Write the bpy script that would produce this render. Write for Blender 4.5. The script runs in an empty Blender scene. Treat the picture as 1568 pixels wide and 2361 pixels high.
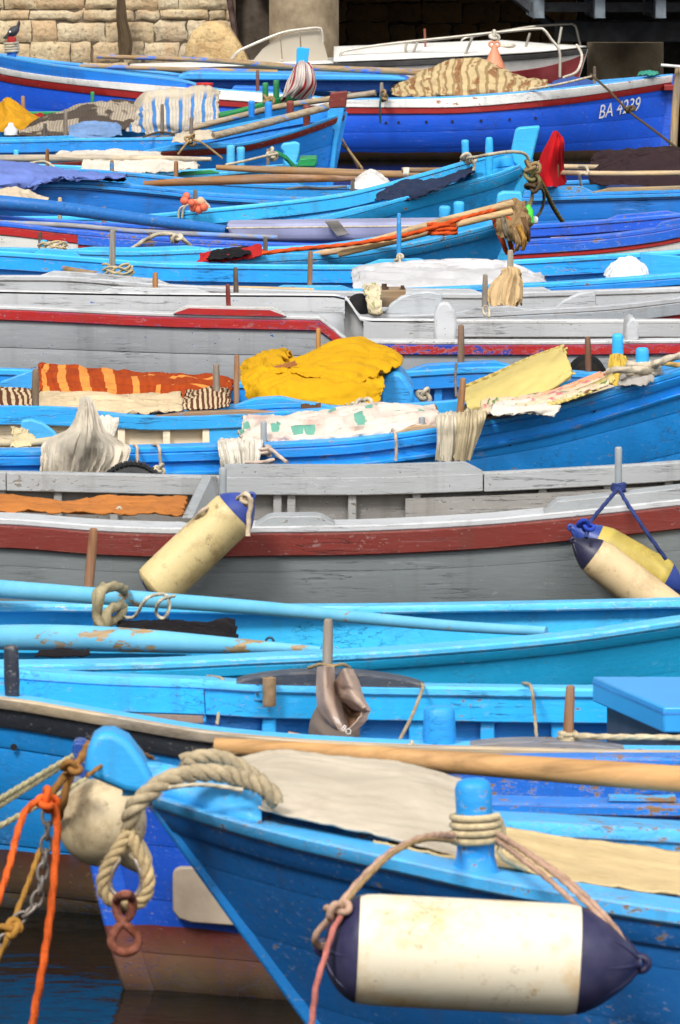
import bpy, bmesh, math, random
from mathutils import Vector, noise, Matrix

# ------------------------------------------------------------------ camera, sky, sun, exposure
SC = bpy.context.scene
COL = SC.collection
IW, IH = 1568.0, 2361.0            # layout units: a 1568 wide picture
FPX, CX, CY, CAMH, HOR = 13770.0, 784.0, 1180.5, 2.36, -192.0
PITCH = math.atan((CY - HOR) / FPX)
cam = bpy.data.cameras.new('camera'); camo = bpy.data.objects.new('camera', cam); COL.objects.link(camo)
camo.location = (0, 0, CAMH); camo.rotation_euler = (math.pi / 2 - PITCH, 0, 0)
cam.sensor_fit = 'HORIZONTAL'; cam.sensor_width = 24.0; cam.lens = 24.0 * FPX / IW
cam.clip_start = 0.5; cam.clip_end = 2000
cam.dof.use_dof = True; cam.dof.focus_distance = 28.0; cam.dof.aperture_fstop = 28
SC.camera = camo
SUN_EL, SUN_AZ = 46.0, -30.0       # azimuth from behind the camera, minus = from the left
W = bpy.data.worlds.new('World'); SC.world = W; W.use_nodes = True
nt = W.node_tree; nt.nodes.clear()
wo = nt.nodes.new('ShaderNodeOutputWorld'); bg = nt.nodes.new('ShaderNodeBackground')
sky = nt.nodes.new('ShaderNodeTexSky'); sky.sky_type = 'NISHITA'; sky.sun_disc = False
sky.sun_elevation = math.radians(SUN_EL); sky.sun_rotation = math.radians(180 + SUN_AZ)
sky.air_density = 1.0; sky.dust_density = 5.0; sky.ozone_density = 1.0
hs = nt.nodes.new('ShaderNodeHueSaturation'); hs.inputs['Saturation'].default_value = 0.22
nt.links.new(sky.outputs[0], hs.inputs['Color']); nt.links.new(hs.outputs[0], bg.inputs[0])
bg.inputs[1].default_value = 0.068
nt.links.new(bg.outputs[0], wo.inputs[0])
sl = bpy.data.lights.new('sun', 'SUN'); sl.energy = 1.5; sl.angle = math.radians(14); sl.color = (1.0, 0.965, 0.91)
slo = bpy.data.objects.new('sun', sl); COL.objects.link(slo)
_e, _a = math.radians(SUN_EL), math.radians(SUN_AZ)
slo.rotation_euler = Vector((-math.sin(_a) * math.cos(_e), math.cos(_a) * math.cos(_e), -math.sin(_e))).to_track_quat('-Z', 'Y').to_euler()
slo.location = (0, 0, 40)
SC.view_settings.view_transform = 'Standard'; SC.view_settings.look = 'None'
SC.view_settings.exposure = 1.15; SC.view_settings.gamma = 1.0; SC.view_settings.use_curve_mapping = False
SC.cycles.max_bounces = 8; SC.cycles.diffuse_bounces = 3

# ------------------------------------------------------------------ geometry helpers
CP, SP = math.cos(PITCH), math.sin(PITCH)
def U(px, py, Y):
    dx = (px - CX) / FPX; dy = (CY - py) / FPX
    r = (dx, CP + dy * SP, -SP + dy * CP); t = Y / r[1]
    return Vector((r[0] * t, Y, CAMH + r[2] * t))
def ppm(Y): return FPX / Y                      # layout units per metre at depth Y
def PXX(px, Y, py=1200): return U(px, py, Y).x

def pchip(pts):
    xs = [p[0] for p in pts]; ys = [p[1] for p in pts]; n = len(xs)
    if n == 1: return lambda x: ys[0]
    d = [(ys[i + 1] - ys[i]) / (xs[i + 1] - xs[i]) for i in range(n - 1)]
    m = [d[0]] + [0 if d[i - 1] * d[i] <= 0 else 2 * d[i - 1] * d[i] / (d[i - 1] + d[i]) for i in range(1, n - 1)] + [d[-1]]
    def f(x):
        if x <= xs[0]: return ys[0] + m[0] * max(x - xs[0], -1.2) * .5
        if x >= xs[-1]: return ys[-1] + m[-1] * min(x - xs[-1], 1.2) * .5
        for i in range(n - 1):
            if x <= xs[i + 1]: break
        h = xs[i + 1] - xs[i]; t = (x - xs[i]) / h
        return ((2 * t ** 3 - 3 * t * t + 1) * ys[i] + (t ** 3 - 2 * t * t + t) * h * m[i] + (-2 * t ** 3 + 3 * t * t) * ys[i + 1] + (t ** 3 - t * t) * h * m[i + 1])
    return f

def cat1(p0, p1, p2, p3, t):
    return 0.5 * ((2 * p1) + (p2 - p0) * t + (2 * p0 - 5 * p1 + 4 * p2 - p3) * t * t + (3 * p1 - p0 - 3 * p2 + p3) * t ** 3)
def spline(pts, n, closed=False):
    k = len(pts); out = []
    if k == 2 and not closed: return [pts[0].lerp(pts[1], i / (n - 1)) for i in range(n)]
    # arc-length like sampling
    seg = []; m = k if closed else k - 1
    for i in range(m):
        P = [pts[(i + j) % k] if closed else pts[min(max(i + j, 0), k - 1)] for j in (-1, 0, 1, 2)]
        for j in range(24): seg.append(cat1(*P, j / 24.0))
    seg.append(pts[0] if closed else pts[-1])
    L = [0.0]
    for i in range(1, len(seg)): L.append(L[-1] + (seg[i] - seg[i - 1]).length)
    j = 0; tot = L[-1] or 1e-9; nn = n if closed else n - 1
    for i in range(n):
        s = tot * i / nn
        while j < len(L) - 2 and L[j + 1] < s: j += 1
        out.append(seg[j].lerp(seg[j + 1], (s - L[j]) / max(L[j + 1] - L[j], 1e-9)))
    return out
def plen(pts): return sum((pts[i + 1] - pts[i]).length for i in range(len(pts) - 1))

class MB:
    def __init__(s): s.v = []; s.f = []; s.uv = {}
    def add(s, vs, fs):
        o = len(s.v); s.v += [tuple(v) for v in vs]; s.f += [tuple(i + o for i in f) for f in fs]; return o
    def grid(s, rows, wrap=False, caps=False):
        n = len(rows); m = len(rows[0]); o = len(s.v)
        for r in rows: s.v += [tuple(p) for p in r]
        for i in range(n - 1):
            for j in range(m if wrap else m - 1):
                a = o + i * m + j; b = o + i * m + (j + 1) % m
                s.f.append((a, b, b + m, a + m))
        if caps:
            s.f.append(tuple(o + j for j in reversed(range(m)))); s.f.append(tuple(o + (n - 1) * m + j for j in range(m)))
        return s
    def box(s, c, sx, sy, sz, rot=None, bev=0):
        c = Vector(c); b = []
        for x in (-1, 1):
            for y in (-1, 1):
                for z in (-1, 1):
                    p = Vector((x * sx / 2, y * sy / 2, z * sz / 2))
                    if rot is not None: p = rot @ p
                    b.append(c + p)
        s.add(b, [(0, 1, 3, 2), (4, 6, 7, 5), (0, 4, 5, 1), (2, 3, 7, 6), (0, 2, 6, 4), (1, 5, 7, 3)]); return s
    def tube(s, path, r, seg=10, lobes=0, pitch=0.04, closed=False, caps=True, rf=None):
        n = len(path); T = []
        for i in range(n):
            a = path[(i - 1) % n] if (closed or i > 0) else path[0]
            b = path[(i + 1) % n] if (closed or i < n - 1) else path[-1]
            t = (b - a); T.append(t.normalized() if t.length > 1e-9 else Vector((1, 0, 0)))
        up = Vector((0, 0, 1)) if abs(T[0].z) < .9 else Vector((1, 0, 0))
        N = (up - T[0] * up.dot(T[0])).normalized(); rows = []; L = 0
        for i in range(n):
            if i: L += (path[i] - path[i - 1]).length
            N = N - T[i] * N.dot(T[i])
            N = N.normalized() if N.length > 1e-6 else T[i].orthogonal().normalized()
            B = T[i].cross(N); tt = i / max(n - 1, 1)
            rr = r * (rf(tt) if rf else 1); row = []
            for j in range(seg):
                th = 2 * math.pi * j / seg
                q = rr * (1 + (.2 * math.cos(lobes * th + 2 * math.pi * L / pitch) if lobes else 0))
                row.append(path[i] + N * (q * math.cos(th)) + B * (q * math.sin(th)))
            rows.append(row)
        if closed: rows.append(rows[0])
        return s.grid(rows, wrap=True, caps=caps and not closed)
    def lathe(s, prof, base, axis, seg=20, sq=0.0, refx=None):
        # prof: list of (along, radius)
        A = Vector(axis).normalized(); N = refx or A.orthogonal().normalized(); N = (N - A * N.dot(A)).normalized(); B = A.cross(N); rows = []
        for (d, r) in prof:
            row = []
            for j in range(seg):
                th = 2 * math.pi * j / seg
                k = 1.0
                if sq: k = (1 - sq) + sq / max(abs(math.cos(th)), abs(math.sin(th)))
                row.append(Vector(base) + A * d + (N * math.cos(th) + B * math.sin(th)) * r * k)
            rows.append(row)
        return s.grid(rows, wrap=True, caps=True)

def smooth_mesh(me, ang=math.radians(42)):
    for p in me.polygons: p.use_smooth = True
    try: me.set_sharp_from_angle(angle=ang)
    except Exception: pass

def obj(name, mb, mat, parent=None, smooth=True, bevel=0, recalc=True, solid=0, ang=42, bseg=2):
    me = bpy.data.meshes.new(name)
    base = parent.matrix_base if False else None
    me.from_pydata(mb.v, [], mb.f); me.update()
    if recalc:
        bm = bmesh.new(); bm.from_mesh(me); bmesh.ops.recalc_face_normals(bm, faces=bm.faces); bm.to_mesh(me); bm.free()
    if mb.uv:
        uvl = me.uv_layers.new(name='UVMap')
        for l in me.loops: uvl.data[l.index].uv = mb.uv.get(l.vertex_index, (0, 0))
    if smooth: smooth_mesh(me, math.radians(ang))
    o = bpy.data.objects.new(name, me); COL.objects.link(o)
    me.materials.append(mat if not isinstance(mat, str) else MAT(mat))
    if bevel:
        md = o.modifiers.new('bevel', 'BEVEL'); md.width = bevel; md.segments = bseg; md.limit_method = 'ANGLE'; md.angle_limit = math.radians(38); md.harden_normals = False
    if solid:
        md = o.modifiers.new('solid', 'SOLIDIFY'); md.thickness = solid; md.offset = 0
    if parent: setpar(o, parent)
    return o
def wloc(o):
    v = Vector(o.location)
    while o.parent: o = o.parent; v = v + Vector(o.location)
    return v
def setpar(o, parent):
    o.parent = parent
    if o.type == 'MESH':
        o.data.transform(Matrix.Translation(-wloc(parent)))
def base_at(o):                      # move a one-mesh thing's origin to the middle of its underside
    vs = [v.co for v in o.data.vertices]
    c = Vector((sum(v.x for v in vs) / len(vs), sum(v.y for v in vs) / len(vs), min(v.z for v in vs)))
    o.data.transform(Matrix.Translation(-c)); o.location = c
def tag(o, label=None, cat=None, group=None, kind=None):
    if label: o['label'] = label
    if cat: o['category'] = cat
    if group: o['group'] = group
    if kind: o['kind'] = kind
    if o.type == 'MESH' and label and o.parent is None and not kind: base_at(o)
    return o
def empty(name, loc, label=None, cat=None, group=None):
    o = bpy.data.objects.new(name, None); COL.objects.link(o); o.location = loc; o.empty_display_size = .2
    return tag(o, label, cat, group)

# ------------------------------------------------------------------ materials
_M = {}
def srgb(*c):
    f = lambda x: x / 12.92 if x <= .04045 else ((x + .055) / 1.055) ** 2.4
    return tuple(f(x / 255.0) for x in c)
class NB:
    def __init__(s, name):
        s.m = bpy.data.materials.new(name); s.m.use_nodes = True; s.t = s.m.node_tree; s.t.nodes.clear()
        s.out = s.t.nodes.new('ShaderNodeOutputMaterial'); s.b = s.t.nodes.new('ShaderNodeBsdfPrincipled')
        s.t.links.new(s.b.outputs[0], s.out.inputs[0]); s._pos = None
    def set(s, node, key, v):
        i = node.inputs[key]
        if isinstance(v, bpy.types.NodeSocket): s.t.links.new(v, i)
        elif v is not None:
            if i.type == 'RGBA' and len(v) == 3: v = (*v, 1)
            i.default_value = v
    def bs(s, **k):
        for a, v in k.items(): s.set(s.b, a.replace('_', ' '), v)
    def pos(s):
        if not s._pos: s._pos = s.t.nodes.new('ShaderNodeNewGeometry')
        return s._pos.outputs['Position']
    def uv(s): return s.t.nodes.new('ShaderNodeTexCoord').outputs['UV']
    def obj_random(s): return s.t.nodes.new('ShaderNodeObjectInfo').outputs['Random']
    def map(s, vec, scale=(1, 1, 1), loc=(0, 0, 0), rot=(0, 0, 0)):
        n = s.t.nodes.new('ShaderNodeMapping'); s.set(n, 'Vector', vec); s.set(n, 'Scale', scale); s.set(n, 'Location', loc); s.set(n, 'Rotation', rot); return n.outputs[0]
    def noise(s, vec, scale, detail=4, rough=.55, dist=0):
        n = s.t.nodes.new('ShaderNodeTexNoise'); s.set(n, 'Vector', vec); s.set(n, 'Scale', scale); s.set(n, 'Detail', detail); s.set(n, 'Roughness', rough); s.set(n, 'Distortion', dist); return n.outputs[0]
    def voro(s, vec, scale, feature='F1', out='Distance'):
        n = s.t.nodes.new('ShaderNodeTexVoronoi'); n.feature = feature; s.set(n, 'Vector', vec); s.set(n, 'Scale', scale); return n.outputs[out]
    def wave(s, vec, scale, dist=0, detail=2, dscale=1, typ='BANDS', dirn='X'):
        n = s.t.nodes.new('ShaderNodeTexWave'); n.wave_type = typ
        if typ == 'BANDS': n.bands_direction = dirn
        s.set(n, 'Vector', vec); s.set(n, 'Scale', scale); s.set(n, 'Distortion', dist); s.set(n, 'Detail', detail); s.set(n, 'Detail Scale', dscale); return n.outputs['Fac']
    def ramp(s, fac, stops, interp='LINEAR'):
        n = s.t.nodes.new('ShaderNodeValToRGB'); n.color_ramp.interpolation = interp; e = n.color_ramp.elements
        while len(e) < len(stops): e.new(.5)
        for i, (p, c) in enumerate(stops):
            e[i].position = p; e[i].color = (*c, 1) if isinstance(c, tuple) else (c, c, c, 1)
        s.set(n, 'Fac', fac); return n.outputs[0]
    def mix(s, fac, a, b, mode='MIX'):
        n = s.t.nodes.new('ShaderNodeMix'); n.data_type = 'RGBA'; n.blend_type = mode; n.clamp_factor = True
        s.set(n, 0, fac); s.set(n, 6, a); s.set(n, 7, b); return n.outputs[2]
    def math(s, op, a, b=None, c=None):
        n = s.t.nodes.new('ShaderNodeMath'); n.operation = op; s.set(n, 0, a)
        if b is not None: s.set(n, 1, b)
        if c is not None: s.set(n, 2, c)
        return n.outputs[0]
    def sep(s, v):
        n = s.t.nodes.new('ShaderNodeSeparateXYZ'); s.set(n, 0, v); return n.outputs
    def bump(s, h, strength=.3, dist=.01, normal=None):
        n = s.t.nodes.new('ShaderNodeBump'); s.set(n, 'Height', h); s.set(n, 'Strength', strength); s.set(n, 'Distance', dist)
        if normal: s.set(n, 'Normal', normal)
        return n.outputs[0]
    def edge(s, radius=.006):
        n = s.t.nodes.new('ShaderNodeBevel'); n.samples = 2; s.set(n, 'Radius', radius)
        d = s.t.nodes.new('ShaderNodeVectorMath'); d.operation = 'DOT_PRODUCT'
        s.t.links.new(n.outputs[0], d.inputs[0]); s.pos(); s.t.links.new(s._pos.outputs['Normal'], d.inputs[1])
        return s.math('SUBTRACT', 1.0, d.outputs['Value'])
def mul(c, k): return tuple(min(1, x * k) for x in c)
def lerp3(a, b, t): return tuple(a[i] * (1 - t) + b[i] * t for i in range(3))

WOODC = srgb(150, 118, 82)
def paint(c, wear=.3, under=WOODC, wl=None, rough=.42, k=1.0, dirt=.42, edge=True, grain=1.0):
    """weathered boat enamel on timber; wl = (height, colour) of the bottom paint; k scales the detail size"""
    if c[2] > 2 * c[0] and c[2] > c[1]: q_ = c[1] / c[2]; c = (c[0] * .55, min(1, c[1] * max(.86, 1.75 - 1.35 * q_)), min(1, c[2] * 1.04))
    key = ('paint', c, wear, under, wl, rough, k, dirt, edge)
    if key in _M: return _M[key]
    n = NB('boat_paint'); p = n.pos()
    base = n.mix(n.ramp(n.noise(p, 1.7 * k, 3), [(.3, 0.0), (.7, 1.0)]), mul(c, .84), mul(c, 1.08))
    base = n.mix(n.math('MULTIPLY', n.noise(n.map(p, (2.5 * k, 14 * k, 14 * k)), 1.0, 6, .7), .34), base, lerp3(mul(c, 1.25), (.85, .9, .95), .05))
    anti = None
    if wl:
        z = n.math('ADD', n.sep(p)[2], n.math('MULTIPLY', n.math('SUBTRACT', n.noise(p, 3.0, 3), .5), .035))
        anti = n.math('LESS_THAN', z, wl[0])
        ac = n.mix(n.ramp(n.noise(p, 6, 6, .7), [(.35, 0.0), (.65, 1.0)]), mul(wl[1], .55), mul(wl[1], 1.25))
        slime = n.ramp(n.math('ADD', n.sep(p)[2], n.math('MULTIPLY', n.noise(p, 8, 4), .09)), [(.03, srgb(34, 34, 22)), (.13, srgb(112, 100, 74))])
        ac = n.mix(n.ramp(n.math('ADD', n.sep(p)[2], n.math('MULTIPLY', n.noise(p, 5, 4), .1)), [(.07, .85), (.2, 0.0)]), ac, slime)
        base = n.mix(anti, base, ac)
    # run-off dirt
    st = n.ramp(n.noise(n.map(p, (9 * k, 9 * k, .9)), 1.0, 4, .6), [(.55, 0.0), (.78, 1.0)])
    base = n.mix(n.math('MULTIPLY', st, dirt), base, lerp3(mul(c, .45), (.10, .085, .06), .5))
    # pale scuffs, brush marks and rubbed patches
    sc_ = n.noise(n.map(p, (3.2 * k, 52 * k, 52 * k), (5, 2, 9)), 1.0, 6, .72, .6)
    rub = n.ramp(n.noise(p, 4.1 * k, 5, .65), [(.44, 0.0), (.62, 1.0)])
    if anti: rub = n.math('MULTIPLY', rub, n.math('SUBTRACT', 1.0, anti))
    base = n.mix(n.math('MULTIPLY', n.math('MULTIPLY', n.ramp(sc_, [(.56, 0.0), (.66, 1.0)]), rub), .5), base, lerp3(mul(c, 1.35), (.72, .76, .8), .20))
    base = n.mix(n.math('MULTIPLY', n.ramp(sc_, [(.30, 1.0), (.40, 0.0)]), .5), base, mul(c, .5))
    # chips: clustered flakes of bare timber
    big = n.ramp(n.noise(p, 2.3 * k, 3), [(.42, 0.0), (.68, 1.0)])
    fl = n.noise(n.map(p, (9 * k, 16 * k, 20 * k)), 1.0, 7, .68)
    th = .745 - .15 * wear
    fl = n.math('ADD', fl, n.math('MULTIPLY', big, .10 * (.4 + wear)))
    if edge:
        e = n.edge(.006)
        fl = n.math('ADD', fl, n.math('MULTIPLY', n.math('MINIMUM', e, .30), .85 * (.3 + wear)))
    fl2 = n.math('ADD', n.noise(n.map(p, (30 * k, 46 * k, 56 * k), (3, 1, 6)), 1.0, 4, .6), n.math('MULTIPLY', big, .08 * (.4 + wear)))
    fl = n.math('MAXIMUM', fl, n.math('SUBTRACT', fl2, .015))
    chip = n.ramp(fl, [(th, 0.0), (th + .025, 1.0)])
    prim = n.ramp(fl, [(th - .035, 0.0), (th - .02, 1.0)])
    if anti: prim = n.math('MULTIPLY', prim, n.math('SUBTRACT', 1.0, anti))
    base = n.mix(n.math('MULTIPLY', prim, .45), base, lerp3(c, (.7, .74, .76), .35))
    ucol = n.mix(n.noise(n.map(p, (3 * k, 40 * k, 40 * k)), 1.0, 4), mul(under, .5), mul(under, 1.15))
    base = n.mix(chip, base, ucol)
    # hairline cracks along the grain
    cr = n.noise(n.map(p, (1.1 * k, 24 * k, 24 * k)), 1.0, 5, .6, .2)
    cr = n.ramp(n.math('ABSOLUTE', n.math('SUBTRACT', cr, .5)), [(.004, 1.0), (.012, 0.0)])
    cr = n.math('MULTIPLY', cr, n.ramp(n.noise(p, 2.1 * k, 2), [(.5, 0.0), (.62, .75)]))
    base = n.mix(cr, base, mul(c, .25))
    g = n.noise(n.map(p, (5 * k, 60 * k, 60 * k)), 1.0, 5, .65)
    br = n.noise(n.map(p, (18 * k, 40 * k, 40 * k)), 1.0, 3, .6)
    hgt = n.math('SUBTRACT', n.math('ADD', n.math('MULTIPLY', g, .35 * grain), n.math('MULTIPLY', br, .5)), n.math('ADD', n.math('MULTIPLY', chip, .7), n.math('MULTIPLY', cr, .8)))
    n.bs(Base_Color=base, Roughness=n.mix(chip, n.mix(n.noise(p, 7 * k, 4), (rough - .1,) * 3, (rough + .16,) * 3), (.85,) * 3), Normal=n.bump(hgt, .6, .005 / max(k, .5)), Specular_IOR_Level=.4)
    _M[key] = n.m; return n.m

def wood(c=(168, 128, 84), grey=.3, k=1.0, axis='x', paintc=None, cover=0.0):
    key = ('wood', c, grey, k, axis, paintc, cover)
    if key in _M: return _M[key]
    n = NB('weathered_wood'); p = n.pos(); c = srgb(*c)
    sc = {'x': (2.2, 34, 34), 'z': (34, 34, 2.2)}[axis]
    g = n.noise(n.map(p, tuple(v * k for v in sc)), 1.0, 6, .68, .3)
    col = n.ramp(g, [(.28, mul(c, .42)), (.48, mul(c, .86)), (.66, mul(c, 1.15)), (.8, lerp3(c, (.8, .75, .65), .35))])
    gm = n.ramp(n.noise(p, 3.2 * k, 4), [(.38, 0.0), (.68, 1.0)])
    col = n.mix(n.math('MULTIPLY', gm, grey * 1.6), col, n.ramp(g, [(.3, (.12, .11, .095)), (.7, (.38, .36, .33))]))
    spots = n.ramp(n.noise(p, 13 * k, 5, .7), [(.66, 0.0), (.74, .75)])
    col = n.mix(spots, col, mul(c, .22))
    h = g
    if paintc:
        pm = n.noise(n.map(p, (4 * k, 9 * k, 9 * k)), 1.0, 7, .66)
        t0 = .72 - .5 * cover
        m = n.ramp(pm, [(t0, 0.0), (t0 + .03, 1.0)])
        pc = srgb(*paintc)
        col = n.mix(m, col, n.mix(n.noise(p, 5 * k, 3), mul(pc, .8), lerp3(pc, (1, 1, 1), .12)))
        h = n.math('ADD', n.math('MULTIPLY', g, .6), n.math('MULTIPLY', m, .5))
    n.bs(Base_Color=col, Roughness=.72, Normal=n.bump(h, .5, .003), Specular_IOR_Level=.3)
    _M[key] = n.m; return n.m

def plain(c, rough=.6, var=.25, k=4.0, dirt=0.0, dirtc=(70, 55, 35), bump=.15, metal=0.0, spec=.4, sss=0, bscale=30):
    key = ('plain', c, rough, var, k, dirt, dirtc, bump, metal, sss)
    if key in _M: return _M[key]
    n = NB('surface'); p = n.pos(); cc = srgb(*c)
    col = n.mix(n.ramp(n.noise(p, k, 5, .6), [(.3, 0.0), (.7, 1.0)]), mul(cc, 1 - var), lerp3(mul(cc, 1 + var * .5), (1, 1, 1), var * .15))
    if dirt:
        d = n.math('MULTIPLY', n.ramp(n.noise(n.map(p, (1, 1, 1), (3, 1, 7)), k * 1.7, 6, .68), [(.46, 0.0), (.72, 1.0)]), dirt)
        col = n.mix(d, col, srgb(*dirtc))
    n.bs(Base_Color=col, Roughness=rough, Metallic=metal, Specular_IOR_Level=spec, Normal=n.bump(n.noise(p, bscale, 4), bump, .004))
    _M[key] = n.m; return n.m

def fabric(c, rough=.9, pattern=None, var=.22, weave=220.0, dirt=.25, dirtc=(88, 74, 54), sheen=.0, k=5):
    key = ('fab', c, pattern.__name__ if pattern else None, weave, dirt, var)
    if key in _M: return _M[key]
    n = NB('fabric'); p = n.pos(); cc = srgb(*c)
    col = n.mix(1.0, pattern(n), (.84, .83, .82), 'MULTIPLY') if pattern else mul(cc, .84)
    lo = n.noise(p, k, 5, .6)
    col = n.mix(n.math('MULTIPLY', n.ramp(lo, [(.32, 1.0), (.62, 0.0)]), var * 2), col, n.mix(1.0, col, (.55, .53, .50), 'MULTIPLY'))
    if dirt:
        d = n.math('MULTIPLY', n.ramp(n.noise(p, k * 2.3, 6, .7), [(.52, 0.0), (.75, 1.0)]), dirt)
        col = n.mix(d, col, srgb(*dirtc))
    h = n.math('ADD', n.noise(p, weave, 2), n.math('MULTIPLY', n.noise(p, 28, 4), .8))
    n.bs(Base_Color=col, Roughness=rough, Normal=n.bump(h, .35, .003), Sheen_Weight=sheen, Specular_IOR_Level=.2)
    _M[key] = n.m; return n.m

def ropem(c, k=1.0):
    key = ('rope', c, k)
    if key in _M: return _M[key]
    n = NB('rope_fibre'); p = n.pos(); cc = srgb(*c)
    col = n.mix(n.ramp(n.noise(p, 22 * k, 5, .7), [(.3, 0.0), (.7, 1.0)]), mul(cc, .55), mul(cc, 1.12))
    col = n.mix(n.math('MULTIPLY', n.ramp(n.noise(p, 90 * k, 3), [(.5, 0.0), (.7, 1.0)]), .35), col, mul(cc, .4))
    n.bs(Base_Color=col, Roughness=.9, Normal=n.bump(n.noise(p, 260 * k, 3), .5, .002), Specular_IOR_Level=.2)
    _M[key] = n.m; return n.m

def fenderm(c, stain, amt=.5):
    n = NB('fender_vinyl'); p = n.pos(); cc = srgb(*c); sc = srgb(*stain)
    col = n.mix(n.ramp(n.noise(p, 6, 4, .6), [(.3, 0.0), (.7, 1.0)]), mul(cc, .9), cc)
    col = n.mix(n.math('MULTIPLY', n.ramp(n.noise(p, 9, 6, .7), [(.5, 0.0), (.74, 1.0)]), amt), col, sc)
    col = n.mix(n.math('MULTIPLY', n.ramp(n.noise(n.map(p, (1, 1, 1), (7, 3, 1)), 34, 5, .7), [(.60, 0.0), (.72, 1.0)]), amt), col, mul(sc, .6))
    sk_ = n.noise(n.map(p, (26, 26, 15), (2, 8, 4), (0, .7, .4)), 1.0, 5, .65, 1.2)
    sk2 = n.math('MULTIPLY', n.ramp(n.math('ABSOLUTE', n.math('SUBTRACT', sk_, .5)), [(.004, 1.0), (.014, 0.0)]), n.ramp(n.noise(p, 7, 3), [(.60, 0.0), (.68, .6)]))
    col = n.mix(sk2, col, (.09, .075, .055))
    n.bs(Base_Color=col, Roughness=n.mix(n.noise(p, 20, 4), (.32,) * 3, (.6,) * 3), Normal=n.bump(n.math('ADD', n.noise(p, 14, 5, .65), n.math('MULTIPLY', n.noise(p, 120, 3), .15)), .25, .004), Specular_IOR_Level=.4)
    return n.m

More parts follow.
